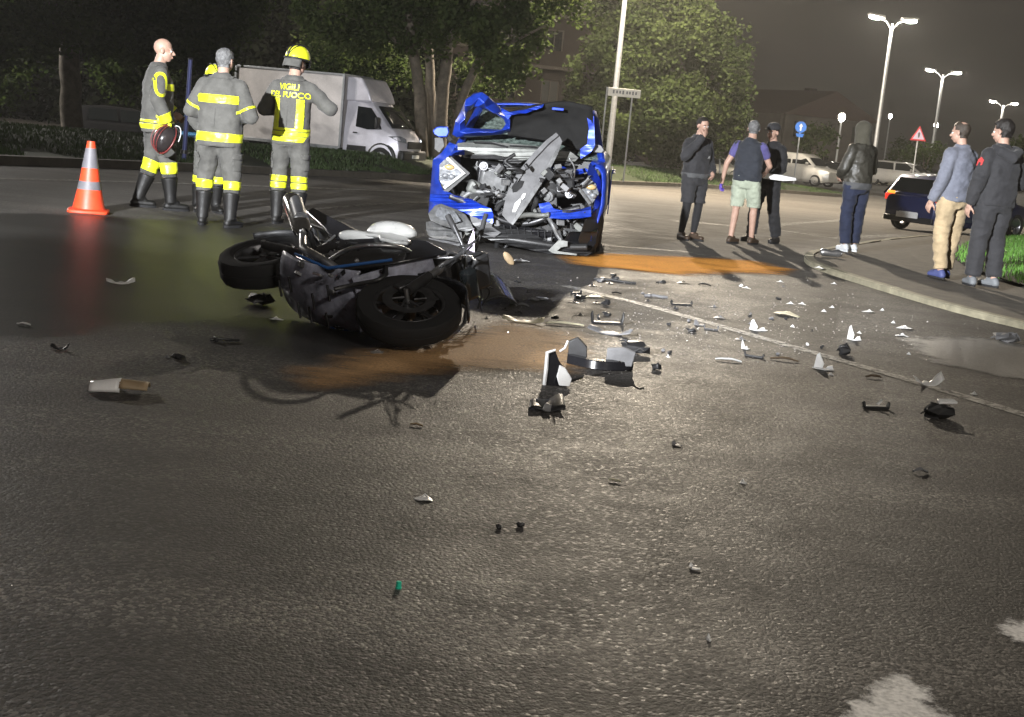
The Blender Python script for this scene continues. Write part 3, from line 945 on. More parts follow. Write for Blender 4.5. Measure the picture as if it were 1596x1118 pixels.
mat('hair_grey', (0.16, 0.16, 0.16), 0.6, noise_amt=0.5, noise_scale=40, bump=0.8, bump_scale=120)
mat('hair_brown', (0.05, 0.038, 0.028), 0.55, noise_amt=0.4, noise_scale=40, bump=0.8, bump_scale=120)
mat('purple_glove', (0.12, 0.07, 0.45), 0.45)


def remesh(mb, voxel, smooth_it=6, fold=0.0, fold_scale=7.0, seed=0, stretch=(1, 1, 1)):
    """one continuous skin round overlapping volumes"""
    me = bpy.data.meshes.new('tmp'); me.from_pydata(mb.v, [], mb.f)
    bm = bmesh.new(); bm.from_mesh(me); bmesh.ops.recalc_face_normals(bm, faces=bm.faces); bm.to_mesh(me); bm.free()
    o = bpy.data.objects.new('tmp', me); COL.objects.link(o)
    md = o.modifiers.new('r', 'REMESH'); md.mode = 'VOXEL'; md.voxel_size = voxel; md.adaptivity = 0
    if smooth_it:
        ms = o.modifiers.new('s', 'SMOOTH'); ms.factor = 0.5; ms.iterations = smooth_it
    dg = bpy.context.evaluated_depsgraph_get(); dg.update()
    r = bpy.data.meshes.new_from_object(o.evaluated_get(dg))
    bpy.data.objects.remove(o); bpy.data.meshes.remove(me)
    if fold:
        nv = len(r.vertices); co = np.empty(nv * 3, np.float32); no = np.empty(nv * 3, np.float32)
        r.vertices.foreach_get('co', co); r.vertex_normals.foreach_get('vector', no)
        co = co.reshape(-1, 3); no = no.reshape(-1, 3)
        for i in range(nv):
            c = co[i]
            p = Vector((c[0] * fold_scale * stretch[0] + seed, c[1] * fold_scale * stretch[1], c[2] * fold_scale * stretch[2]))
            a = noise.noise(p); b = noise.noise(p * 2.1 + Vector((3, 7, 1)))
            rid = 1 - abs(a) * 2.4                       # ridged: narrow creases between soft swells
            c3 = noise.noise(Vector((p.x * 1.2 + p.z * 0.9, p.y * 1.2, p.z * 2.6 - p.x * 0.8)))
            d = fold * (0.7 * rid + 0.4 * b - 0.25 + 0.9 * max(0, 0.35 - abs(c3) * 2.2))
            co[i] = c + no[i] * d
        r.vertices.foreach_set('co', co.ravel()); r.update()
    return r


def finish(me, name, material, parent):
    me.name = name
    me.materials.clear(); me.materials.append(MATS[material])
    me.polygons.foreach_set('use_smooth', [True] * len(me.polygons))
    o = bpy.data.objects.new(name, me); COL.objects.link(o); o.parent = parent
    return o


def shell_patch(src, name, material, parent, keep, planes=(), off=0.005, thick=0.004, noise_amt=0.0, holes=None):
    """a piece of a garment's own surface, lifted off it: bands, hair, collars"""
    bm = bmesh.new(); bm.from_mesh(src)
    for co, no in planes:
        bmesh.ops.bisect_plane(bm, geom=bm.verts[:] + bm.edges[:] + bm.faces[:], plane_co=co, plane_no=no, clear_inner=True)
    bm.normal_update()
    dead = [f for f in bm.faces if not keep(f.calc_center_median(), f.normal)]
    bmesh.ops.delete(bm, geom=dead, context='FACES')
    if not bm.faces:
        bm.free(); return None
    bm.normal_update()
    nr = [(v, v.normal.copy()) for v in bm.verts]
    for v, nn in nr:
        v.co += nn * (off + (noise_amt * noise.noise(v.co * 30) if noise_amt else 0))
    me = bpy.data.meshes.new(name); bm.to_mesh(me); bm.free()
    o = finish(me, name, material, parent)
    md = o.modifiers.new('t', 'SOLIDIFY'); md.thickness = thick; md.offset = -1
    return o


def decal(src, name, material, parent, verts, faces, off=0.007):
    """flat outline (points with a direction) dropped onto a garment"""
    bm = bmesh.new(); bm.from_mesh(src); t = BVHTree.FromBMesh(bm)
    vs = []
    for p, d in verts:
        h, nn, i, dist = t.ray_cast(Vector(p), Vector(d))
        vs.append(tuple(h - Vector(d) * off) if h is not None else tuple(Vector(p) + Vector(d) * 0.35))
    bm.free()
    mb = MB(); mb.add(vs, faces); return mb.build(name, material, parent, smooth=180)


def text_mesh(s, size):
    cu = bpy.data.curves.new('txt', 'FONT'); cu.body = s; cu.size = size; cu.align_x = 'CENTER'; cu.align_y = 'CENTER'; cu.offset = size * 0.018
    o = bpy.data.objects.new('txt', cu); COL.objects.link(o)
    dg = bpy.context.evaluated_depsgraph_get(); dg.update()
    me = bpy.data.meshes.new_from_object(o.evaluated_get(dg))
    bpy.data.objects.remove(o)
    bm = bmesh.new(); bm.from_mesh(me); bmesh.ops.triangulate(bm, faces=bm.faces)
    bmesh.ops.subdivide_edges(bm, edges=[e for e in bm.edges if e.calc_length() > size * 0.3], cuts=2)
    bmesh.ops.triangulate(bm, faces=bm.faces)
    # one mesh for each glyph
    out = []; left = set(bm.faces)
    while left:
        st = [left.pop()]; isl = [st[0]]
        while st:
            f = st.pop()
            for e in f.edges:
                for g in e.link_faces:
                    if g in left: left.remove(g); st.append(g); isl.append(g)
        vv = {}; fs = []
        for f in isl:
            fs.append(tuple(vv.setdefault(v, len(vv)) for v in f.verts))
        out.append(([v.co.copy() for v in vv], fs))
    bm.free(); return out


def capsule(mb, a, b, ra, rb, n=12, k=3):
    """rounded tapered limb; ra, rb may be (side, depth)"""
    a = Vector(a); b = Vector(b); d = (b - a)
    L = d.length; d = d / L if L > 1e-6 else Vector((0, 0, 1))
    t2 = lambda r: r if hasattr(r, '__len__') else (r, r)
    ra, rb = t2(ra), t2(rb)
    pts = []; rad = []
    for i in range(k, 0, -1):
        th = math.pi / 2 * i / (k + 0.2); pts.append(a - d * (max(ra) * math.sin(th))); rad.append((ra[0] * math.cos(th), ra[1] * math.cos(th)))
    for i in range(6):
        u = i / 5; pts.append(a.lerp(b, u)); rad.append((ra[0] + (rb[0] - ra[0]) * u, ra[1] + (rb[1] - ra[1]) * u))
    for i in range(1, k + 1):
        th = math.pi / 2 * i / (k + 0.2); pts.append(b + d * (max(rb) * math.sin(th))); rad.append((rb[0] * math.cos(th), rb[1] * math.cos(th)))
    mb.tube(pts, rad, n)


def oval_stack(mb, rows, n=20):
    """torso: rows of (centre, half width, half depth) from the bottom up"""
    rings = []
    for c, rx, ry in rows:
        rings.append([Vector((c[0] + rx * math.copysign(abs(math.cos(2 * math.pi * k / n)) ** 0.85, math.cos(2 * math.pi * k / n)), c[1] + ry * math.copysign(abs(math.sin(2 * math.pi * k / n)) ** 0.9, math.sin(2 * math.pi * k / n)), c[2])) for k in range(n)])
    mb.rings(rings)


def hand_mesh(wrist, direction, palm_n, side, curl=0.6, grip=False):
    """palm, four unequal bent fingers and a thumb from the side of the palm"""
    d = Vector(direction).normalized(); pn = Vector(palm_n); pn = (pn - d * pn.dot(d)).normalized(); s = d.cross(pn) * side
    w = Vector(wrist); mb = MB()
    base = w + d * 0.085
    def ell(c, rd, rs, rn):
        v = MB(); v.ball((0, 0, 0), (1, 1, 1), 12, 8)
        mb.add([c + d * (p[0] * rd) + s * (p[1] * rs) + pn * (p[2] * rn) for p in v.v], v.f)
    ell(w + d * 0.045, 0.058, 0.042, 0.017)
    capsule(mb, w - d * 0.05, w + d * 0.02, 0.027, 0.030)
    for k, (off, ln) in enumerate(((0.030, 0.070), (0.010, 0.080), (-0.011, 0.074), (-0.031, 0.058))):
        p = base + s * off; a = curl * (0.9 + 0.1 * k)
        dirs = [math.cos(a * t) * d + math.sin(a * t) * pn for t in (0.35, 1.0, 1.7)]
        q = p - d * 0.012
        for j, f in enumerate((0.45, 0.3, 0.25)):
            e = q + dirs[j] * ln * f * 1.05
            capsule(mb, q, e, 0.0092 - j * 0.0008, 0.0086 - j * 0.0008, 8, 2); q = e
    tb = w + d * 0.025 + s * 0.032
    t1 = tb + (d * 0.5 + s * 0.6 + pn * 0.35).normalized() * 0.042
    t2 = t1 + (d * 0.85 + s * 0.1 + pn * 0.6).normalized() * 0.034
    capsule(mb, tb, t1, 0.0125, 0.0105, 8, 2); capsule(mb, t1, t2, 0.0105, 0.0085, 8, 2)
    return remesh(mb, 0.0045, 2)


def head_mesh(c, yaw, pitch, scale=1.0, tilt=0.0):
    """skull, jaw, brow, nose, lips, ears; faces +y before turning"""
    mb = MB()
    mb.ball((0, -0.012, 0.035), (0.076, 0.094, 0.088), 18, 14)
    mb.ball((0, 0.028, -0.035), (0.060, 0.066, 0.072), 16, 12)
    mb.ball((0, 0.052, -0.082), (0.030, 0.030, 0.026), 12, 8)
    mb.ball((0, 0.070, 0.022), (0.052, 0.020, 0.014), 12, 8)
    mb.ball((0.033, 0.066, -0.022), (0.020, 0.018, 0.020), 10, 8); mb.ball((-0.033, 0.066, -0.022), (0.020, 0.018, 0.020), 10, 8)
    capsule(mb, (0, 0.086, 0.012), (0, 0.112, -0.026), 0.008, 0.013, 8, 2)
    mb.ball((0.010, 0.101, -0.030), (0.010, 0.011, 0.008), 8, 6); mb.ball((-0.010, 0.101, -0.030), (0.010, 0.011, 0.008), 8, 6)
    mb.ball((0, 0.089, -0.054), (0.024, 0.012, 0.008), 10, 6); mb.ball((0, 0.086, -0.066), (0.021, 0.012, 0.008), 10, 6)
    for s in (-1, 1):
        mb.ball((s * 0.079, -0.006, -0.006), (0.010, 0.020, 0.032), 10, 8, rot=Matrix.Rotation(s * 0.35, 3, 'Z'))
    capsule(mb, (0, -0.022, -0.14), (0, -0.012, -0.03), 0.056, 0.056, 14)
    RM = Matrix.Rotation(yaw, 4, 'Z') @ Matrix.Rotation(-pitch, 4, 'X') @ Matrix.Rotation(tilt, 4, 'Y')
    T = Matrix.Translation(c) @ RM @ Matrix.Scale(scale, 4)
    me = remesh(mb, 0.0055, 3)
    me.transform(T)
    return me, T


def join_meshes(meshes):
    bm = bmesh.new()
    for m in meshes: bm.from_mesh(m)
    r = bpy.data.meshes.new('body'); bm.to_mesh(r); bm.free(); return r


def person(base, face, label, group, h=1.78, girth=1.0, top='fire_grey', bottom='fire_trousers', shoe='boot_leather', hair='hair_dark', hair_style='short',
           arms=None, legs=None, head_yaw=0.0, head_pitch=0.0, lean=(0, 0), jacket_hem=0.78, sleeve=1.0, trouser_len=1.0, loose=1.0, boots=False,
           body_skin='skin', hand_curl=0.6, collar=True, hand_dir=None, foot_yaw=(0.12, -0.12), fold=0.014, extra=None, head_tilt=0.0):
    """person built facing +y, then turned to FACE (world heading, radians from +y, anticlockwise)"""
    t = empty('person', base, face, label, 'person', group)
    k = h / 1.78
    t.scale = (k, k, k)
    lx, ly = lean
    S = lambda x, y, z: Vector((x + lx * max(0, z - 0.9), y + ly * max(0, z - 0.9), z))
    A = dict(rs=S(0.180, -0.01, 1.395), re=S(0.25, -0.02, 1.13), rw=S(0.27, 0.06, 0.88), ls=S(-0.180, -0.01, 1.395), le=S(-0.25, -0.02, 1.13), lw=S(-0.27, 0.06, 0.88))
    if arms: A.update({q: Vector(v) for q, v in arms.items()})
    Lg = dict(rh=Vector((0.095, 0, 0.92)), rk=Vector((0.115, 0.02, 0.50)), ra=Vector((0.12, -0.03, 0.085)), lh=Vector((-0.095, 0, 0.92)), lk=Vector((-0.115, 0.02, 0.50)), la=Vector((-0.12, -0.03, 0.085)))
    if legs: Lg.update({q: Vector(v) for q, v in legs.items()})
    g = girth
    neck = S(0, -0.015, 1.47); hc = S(0, 0.035 + head_pitch * 0.04, 1.64)
    # ---- body: one continuous figure
    mb = MB()
    oval_stack(mb, [(S(0, 0, 0.84), 0.10, 0.08), (S(0, 0, 0.90), 0.155 * g, 0.105 * g), (S(0, 0, 1.02), 0.15 * g, 0.105 * g), (S(0, 0.0, 1.12), 0.14 * g, 0.10 * g), (S(0, 0, 1.27), 0.16 * g, 0.115 * g), (S(0, -0.01, 1.38), 0.165, 0.105), (S(0, -0.015, 1.45), 0.11, 0.075), (S(0, -0.015, 1.49), 0.06, 0.058)])
    capsule(mb, neck, hc - Vector((0, 0.02, 0.06)), 0.058, 0.055)
    for s in 'rl':
        capsule(mb, A[s + 's'], A[s + 'e'], 0.052, 0.042); capsule(mb, A[s + 'e'], A[s + 'w'], 0.042, 0.028)
        capsule(mb, Lg[s + 'h'], Lg[s + 'k'], 0.082 * (0.6 + 0.4 * g), 0.055); capsule(mb, Lg[s + 'k'] + Vector((0, -0.012, -0.05)), Lg[s + 'a'], 0.056, 0.036)
    parts = [remesh(mb, 0.011, 3)]
    hm, HT = head_mesh(hc, head_yaw, head_pitch, 1.0, head_tilt)
    parts.append(hm)
    hd = hand_dir or {}
    for s, side in (('r', 1), ('l', -1)):
        d = (A[s + 'w'] - A[s + 'e']).normalized()
        pn = Vector((-side, 0, 0)); dd = d
        if s in hd:
            dd = Vector(hd[s][0]); pn = Vector(hd[s][1])
        parts.append(hand_mesh(A[s + 'w'], dd, pn, -side if abs(dd.z) > 0.3 and dd.z < 0 else side, hand_curl if not isinstance(hand_curl, dict) else hand_curl.get(s, 0.6)))
    body = finish(join_meshes(parts), 'body', body_skin, t)
    for m_ in parts[1:]:
        pass
    for s in (-1, 1):
        e = MB(); e.ball((0, 0, 0), 0.0115, 10, 8, T=HT @ Matrix.Translation((s * 0.030, 0.0775, 0.002))); eo = e.build('eye', 'eye_white', t, smooth=180)
        e = MB(); e.ball((0, 0, 0), (0.006, 0.004, 0.006), 8, 6, T=HT @ Matrix.Translation((s * 0.030, 0.0868, 0.001))); e.build('iris', 'eye_dark', eo, smooth=180)
        e = MB(); e.tube([(s * 0.013, 0.089, 0.021), (s * 0.03, 0.090, 0.027), (s * 0.05, 0.078, 0.020)], [0.003, 0.0045, 0.002], 6, T=HT); e.build('eyebrow', hair if hair else 'hair_grey', t, smooth=180)
    e = MB(); e.ball((0, 0.0965, -0.060), (0.021, 0.006, 0.008), 12, 6, T=HT); e.build('lips', 'lip', t, smooth=180)
    # ---- hair
    HI = HT.inverted(); HN = HI.to_3x3()
    if hair_style in ('short', 'bald_back', 'thick'):
        def keep(c, nn):
            p = HI @ c
            if p.z < -0.075 or (p.z < -0.02 and p.y > -0.02): return False
            if abs(p.x) > 0.078 and p.z < 0.04 and -0.03 < p.y < 0.035: return False
            line = 0.075 if p.y > 0.03 else (0.0 if p.y > -0.02 else -0.06)
            if p.y > 0.03: return p.z > 0.085 - 0.25 * abs(p.x)
            if p.y > -0.015: return p.z > 0.028 - 0.6 * (0.02 - p.y) * 0
            if hair_style == 'bald_back' and p.z > 0.085 and p.y < 0.0 and math.hypot(p.x, p.y + 0.05) < 0.052: return False
            return p.z > -0.062
        shell_patch(hm, 'hair', hair, t, keep, off=0.010 if hair_style != 'thick' else 0.022, thick=0.012, noise_amt=0.006 if hair_style != 'thick' else 0.014)
    # ---- trousers
    mb = MB()
    hem = 0.10 if trouser_len == 1.0 else None
    oval_stack(mb, [(Vector((0, 0, 0.80)), 0.13 * g, 0.115 * g), (Vector((0, 0, 0.86)), 0.172 * g, 0.135 * g), (S(0, 0, 0.97), 0.172 * g, 0.13 * g), (S(0, 0, 1.04), 0.155 * g, 0.118 * g)])
    for s in 'rl':
        capsule(mb, Lg[s + 'h'] + Vector((0, 0, -0.02)), Lg[s + 'k'], 0.102 * (0.5 + 0.5 * g) * loose, 0.080 * loose)
        if trouser_len > 0.6:
            e = Lg[s + 'k'].lerp(Lg[s + 'a'], (trouser_len - 0.5) * 2 if trouser_len < 1 else 0.93)
            mb.tube([Lg[s + 'k'] + Vector((0, 0, 0.03)), Lg[s + 'k'].lerp(e, 0.5), e], [0.079 * loose, 0.076 * loose, 0.070 * loose], 14)
    tm = remesh(mb, 0.014, 4, fold * 1.0, 6.0, seed=len(label), stretch=(1, 1, 1.6))
    if trouser_len < 0.6:
        bm = bmesh.new(); bm.from_mesh(tm)
        bmesh.ops.bisect_plane(bm, geom=bm.verts[:] + bm.edges[:] + bm.faces[:], plane_co=(0, 0, 0.50 + (0.5 - trouser_len) * 0.84), plane_no=(0, 0, 1), clear_inner=True); bm.to_mesh(tm); bm.free()
    tr = finish(tm, 'shorts' if trouser_len < 0.6 else 'trousers', bottom, t)
    # ---- jacket
    mb = MB()
    jh = jacket_hem
    rows = [(S(0, 0, jh), 0.185 * g, 0.14 * g), (S(0, 0, jh + 0.08), 0.187 * g, 0.145 * g), (S(0, 0, 1.05), 0.182 * g, 0.142 * g), (S(0, 0.0, 1.16), 0.178 * g, 0.138 * g), (S(0, 0, 1.28), 0.188 * g, 0.142 * g), (S(0, -0.01, 1.37), 0.195, 0.132), (S(0, -0.015, 1.43), 0.165, 0.11), (S(0, -0.015, 1.475), 0.10, 0.085)]
    if collar: rows.append((S(0, -0.012, 1.515), 0.075, 0.075))
    oval_stack(mb, rows)
    for s in 'rl':
        sl = 0.0 if sleeve < 0.1 else 1.0
        if sleeve <= 0.1:
            capsule(mb, A[s + 's'] * 0.85 + Vector((0, 0, 0.15 * 1.42)), A[s + 's'].lerp(A[s + 'e'], 0.02), 0.07, 0.07)
            continue
        if sleeve < 0.6:
            capsule(mb, A[s + 's'], A[s + 's'].lerp(A[s + 'e'], 0.42), 0.076, 0.072); continue
        capsule(mb, A[s + 's'], A[s + 'e'], 0.076 * (0.85 + 0.15 * loose), 0.066 * loose)
        capsule(mb, neck + Vector((0, 0, -0.015)), A[s + 's'] + Vector((0, 0, 0.012)), 0.062, 0.058)
        e = A[s + 'e'].lerp(A[s + 'w'], 0.96)
        mb.tube([A[s + 'e'] + (A[s + 'e'] - e).normalized() * 0.02, A[s + 'e'].lerp(e, 0.5), e], [0.066 * loose, 0.060 * loose, 0.050 * loose], 14)
    jm = remesh(mb, 0.013, 4, fold, 6.5, seed=len(label) + 5, stretch=(1, 1, 1.4))
    jk = finish(jm, 'jacket' if sleeve >= 0.6 else ('vest' if sleeve <= 0.1 else 'shirt'), top, t)
    # ---- footwear
    for i, s in enumerate('rl'):
        a = Lg[s + 'a']; mb = MB()
        fy = foot_yaw[i]; fd = Vector((math.sin(fy), math.cos(fy), 0))
        z0 = max(0.0, a.z - 0.085)
        capsule(mb, Vector((a.x, a.y, z0 + 0.045)) - fd * 0.035, Vector((a.x, a.y, z0 + 0.04)) + fd * 0.155, (0.043, 0.043), (0.045, 0.036))
        capsule(mb, Vector((a.x, a.y, z0 + 0.07)) - fd * 0.02, Vector((a.x, a.y, z0 + 0.08)) + fd * 0.06, 0.044, 0.036)
        if boots:
            kk = Lg[s + 'k']
            top_ = a.lerp(kk, 0.62)
            mb.tube([a + Vector((0, 0, -0.01)), a.lerp(kk, 0.2), a.lerp(kk, 0.45), top_], [0.062, 0.066, 0.080, 0.092], 14)
        sm_ = remesh(mb, 0.010, 3)
        bm = bmesh.new(); bm.from_mesh(sm_)
        bmesh.ops.bisect_plane(bm, geom=bm.verts[:] + bm.edges[:] + bm.faces[:], plane_co=(0, 0, z0 + 0.004), plane_no=(0, 0, 1), clear_inner=True)
        bmesh.ops.holes_fill(bm, edges=bm.edges); bm.to_mesh(sm_); bm.free()
        so = finish(sm_, 'boot' if boots else 'shoe', shoe, t)
        sole = MB(); pts = []
        for j in range(20):
            th = 2 * math.pi * j / 20; u = math.sin(th); 
            pts.append(Vector((a.x, a.y, z0)) + fd * (0.06 + 0.142 * u) + Vector((fd.y, -fd.x, 0)) * (0.047 * math.cos(th) * (1.06 if u > 0 else 0.9)))
        sole.prism(pts, (0, 0, 0.022)); sole.build('sole', 'rubber' if shoe != 'white_shoe' else 'white_shoe', so, smooth=60)
    info = dict(t=t, jm=jm, tm=tm, jk=jk, tr=tr, A=A, L=Lg, HT=HT, hm=hm, S=S, g=g)
    return info


def ring_band(info, z0, z1, material='reflex', name='reflective_band', src='jm', par='jk', cond=None):
    return shell_patch(info[src], name, material, info[par], (lambda c, n: cond(c, n)) if cond else (lambda c, n: True), [((0, 0, z0), (0, 0, 1)), ((0, 0, z1), (0, 0, -1))], 0.006)


def limb_band(info, a, b, u0, u1, r, material='reflex', name='sleeve_band', src='jm', par='jk', cond=None):
    a = Vector(a); b = Vector(b); d = (b - a).normalized(); p0 = a.lerp(b, u0); p1 = a.lerp(b, u1); L = (b - a).length
    def near(c, n):
        q = c - a; return (q - d * q.dot(d)).length < r and (cond is None or cond(c, n))
    return shell_patch(info[src], name, material, info[par], near, [(p0, d), (p1, -d)], 0.006)


def pockets(info):
    for sx in (-1, 1):
        shell_patch(info['tm'], 'thigh_pocket', 'fire_grey', info['tr'], lambda c, n: n.x * sx > 0.45 and c.x * sx > 0.10, [((0, -0.085, 0), (0, 1, 0)), ((0, 0.075, 0), (0, -1, 0)), ((0, 0, 0.57), (0, 0, 1)), ((0, 0, 0.71), (0, 0, -1))], 0.010)
        shell_patch(info['tm'], 'pocket_flap', 'fire_trousers', info['tr'], lambda c, n: n.x * sx > 0.40 and c.x * sx > 0.10, [((0, -0.092, 0), (0, 1, 0)), ((0, 0.082, 0), (0, -1, 0)), ((0, 0, 0.685), (0, 0, 1)), ((0, 0, 0.735), (0, 0, -1))], 0.016)
    shell_patch(info['jm'], 'storm_collar', 'fire_trousers', info['jk'], lambda c, n: math.hypot(c.x, c.y) < 0.13, [((0, 0, 1.465), (0, 0, 1))], 0.008)
    shell_patch(info['jm'], 'back_seam', 'fire_trousers', info['jk'], lambda c, n: n.y < -0.2, [((-0.004, 0, 0), (1, 0, 0)), ((0.004, 0, 0), (-1, 0, 0)), ((0, 0, 0.99), (0, 0, 1)), ((0, 0, 1.22), (0, 0, -1))], 0.003)


def feet(px, py):
    return G(px, py)


def heading(dx, dy):
    """world direction -> turn of a figure that faces +y"""
    return math.atan2(-dx, dy)


FG = 'firefighters in grey and yellow turnout gear'
# --- bald firefighter, body turned to the right and away, dark helmet in his hand
b1 = feet(238, 325)
f1 = person(b1, heading(0.95, 0.45), 'bald firefighter in profile holding a dark helmet at his thigh', FG, h=1.90, girth=1.12, hair=None, hair_style='none', boots=True, trouser_len=0.69,
            arms=dict(re=(0.31, -0.06, 1.14), rw=(0.30, 0.06, 0.90), le=(-0.27, 0.02, 1.14), lw=(-0.20, 0.22, 1.0)), head_yaw=-0.25, head_pitch=0.05, jacket_hem=0.80, loose=1.12,
            legs=dict(la=(-0.12, -0.14, 0.085), lk=(-0.12, 0.0, 0.50), ra=(0.13, 0.16, 0.085), rk=(0.12, 0.12, 0.50)), foot_yaw=(0.0, 0.1), hand_curl=1.0, fold=0.011)
ring_band(f1, 0.835, 0.885, cond=lambda c, n: abs(c.x) < 0.25); ring_band(f1, 0.900, 0.925, 'reflex', cond=lambda c, n: abs(c.x) < 0.25)
ring_band(f1, 1.235, 1.305, name='chest_band', cond=lambda c, n: abs(c.x) < 0.20 and c.y > 0.0)
for s in 'lr':
    limb_band(f1, f1['A'][s + 'e'], f1['A'][s + 'w'], 0.58, 0.92, 0.12)
    limb_band(f1, f1['L'][s + 'k'], f1['L'][s + 'a'], 0.0, 0.28, 0.15, src='tm', par='tr', name='trouser_band')
# yellow loop on the upper sleeve
vs = []; fs = []; c0 = f1['A']['rs'].lerp(f1['A']['re'], 0.40)
for i in range(28):
    th = 2 * math.pi * i / 28
    for r in (1.0, 0.62):
        a_ = 0.070 * math.copysign(abs(math.cos(th)) ** 0.8, math.cos(th)) * r; b_ = 0.125 * math.copysign(abs(math.sin(th)) ** 0.7, math.sin(th)) * (r if r == 1 else 0.76)
        vs.append((Vector((0.8, c0.y + a_, c0.z + b_)), Vector((-1, 0, 0))))
for i in range(28):
    j = (i + 1) % 28; fs.append((2 * i, 2 * j, 2 * j + 1, 2 * i + 1))
decal(f1['jm'], 'sleeve_loop', 'reflex', f1['jk'], vs, fs, 0.008)
decal(f1['jm'], 'shoulder_tab', 'reflex', f1['jk'], [(Vector((0.22 + x, -0.6, 1.30 + z)), Vector((0, 1, 0))) for x, z in ((-0.03, -0.05), (0.03, -0.05), (0.03, 0.05), (-0.03, 0.05))], [(0, 1, 2, 3)], 0.008)

# --- middle firefighter from behind, arms folded in front
b2 = feet(335, 352)
f2 = person(b2, heading(0.12, 1.0), 'stocky grey haired firefighter seen from behind with folded arms', FG, h=1.81, girth=1.22, hair='hair_grey', boots=True, trouser_len=0.69,
            arms=dict(re=(0.315, -0.02, 1.12), rw=(0.10, 0.20, 1.10), le=(-0.315, 0.0, 1.13), lw=(-0.10, 0.21, 1.13)), hand_dir={'r': ((-1, 0.1, 0.1), (0, -1, 0)), 'l': ((1, 0.1, 0.1), (0, -1, 0))},
            jacket_hem=0.80, loose=1.15, head_yaw=-0.25, legs=dict(ra=(0.16, -0.02, 0.085), la=(-0.14, 0.0, 0.085), rk=(0.145, 0.02, 0.5), lk=(-0.135, 0.02, 0.5)), foot_yaw=(0.35, -0.25), fold=0.011)
ring_band(f2, 0.850, 0.935, cond=lambda c, n: abs(c.x) < 0.30); 
ring_band(f2, 1.225, 1.305, name='back_band', cond=lambda c, n: abs(c.x) < 0.205)
for s in 'lr':
    limb_band(f2, f2['L'][s + 'k'], f2['L'][s + 'a'], 0.10, 0.30, 0.15, src='tm', par='tr', name='trouser_band')
    limb_band(f2, f2['A'][s + 's'], f2['A'][s + 'e'], 0.72, 0.80, 0.13)
for v_, f_ in text_mesh('VIGILI DEL FUOCO', 0.052):
    decal(f2['jm'], 'letter', 'reflex_print', f2['jk'], [(Vector((p.x, -0.6, 1.265 + p.y)), Vector((0, 1, 0))) for p in v_], f_, 0.014)

# --- firefighter with the yellow helmet, seen from behind
b3 = feet(445, 350)
f3 = person(b3, heading(0.22, 1.0), 'helmeted firefighter with lettering and yellow braces on the back', FG, h=1.88, girth=1.02, hair='hair_dark', boots=True, trouser_len=0.69,
            arms=dict(re=(0.40, 0.02, 1.22), rw=(0.20, 0.25, 1.26), le=(-0.33, 0.03, 1.16), lw=(-0.14, 0.24, 1.18)), hand_dir={'r': ((-1, 0.2, 0.5), (0, -1, 0)), 'l': ((1, 0.2, 0.3), (0, -1, 0))},
            jacket_hem=0.82, loose=1.08, head_yaw=-0.35, head_pitch=0.12, legs=dict(ra=(0.135, -0.02, 0.085), la=(-0.11, 0.0, 0.085)), foot_yaw=(0.15, -0.1), fold=0.010)
for z0, z1 in ((0.855, 0.905), (0.912, 0.955), (0.962, 0.99)):
    ring_band(f3, z0, z1, 'reflex', cond=lambda c, n: abs(c.x) < 0.24)
for s in (-1, 1):
    sx = s
    shell_patch(f3['jm'], 'reflective_brace', 'reflex', f3['jk'], lambda c, n: c.y < -0.02, [((0, 0, 0.99), (0, 0, 1)), ((0, 0, 1.285), (0, 0, -1)), ((0.088 if sx > 0 else -0.158, 0, 0), (1, 0, 0)), ((0.158 if sx > 0 else -0.088, 0, 0), (-1, 0, 0))], 0.006)
for s in 'lr':
    limb_band(f3, f3['L'][s + 'k'], f3['L'][s + 'a'], 0.0, 0.14, 0.15, src='tm', par='tr', name='trouser_band')
    limb_band(f3, f3['L'][s + 'k'], f3['L'][s + 'a'], 0.17, 0.31, 0.15, src='tm', par='tr', name='trouser_band')
for s_, zz, sz in (('VIGILI', 1.40, 0.085), ('DEL FUOCO', 1.322, 0.078)):
    for v_, f_ in text_mesh(s_, sz): decal(f3['jm'], 'letter', 'reflex', f3['jk'], [(Vector((p.x, -0.6, zz + p.y)), Vector((0, 1, 0))) for p in v_], f_, 0.009)


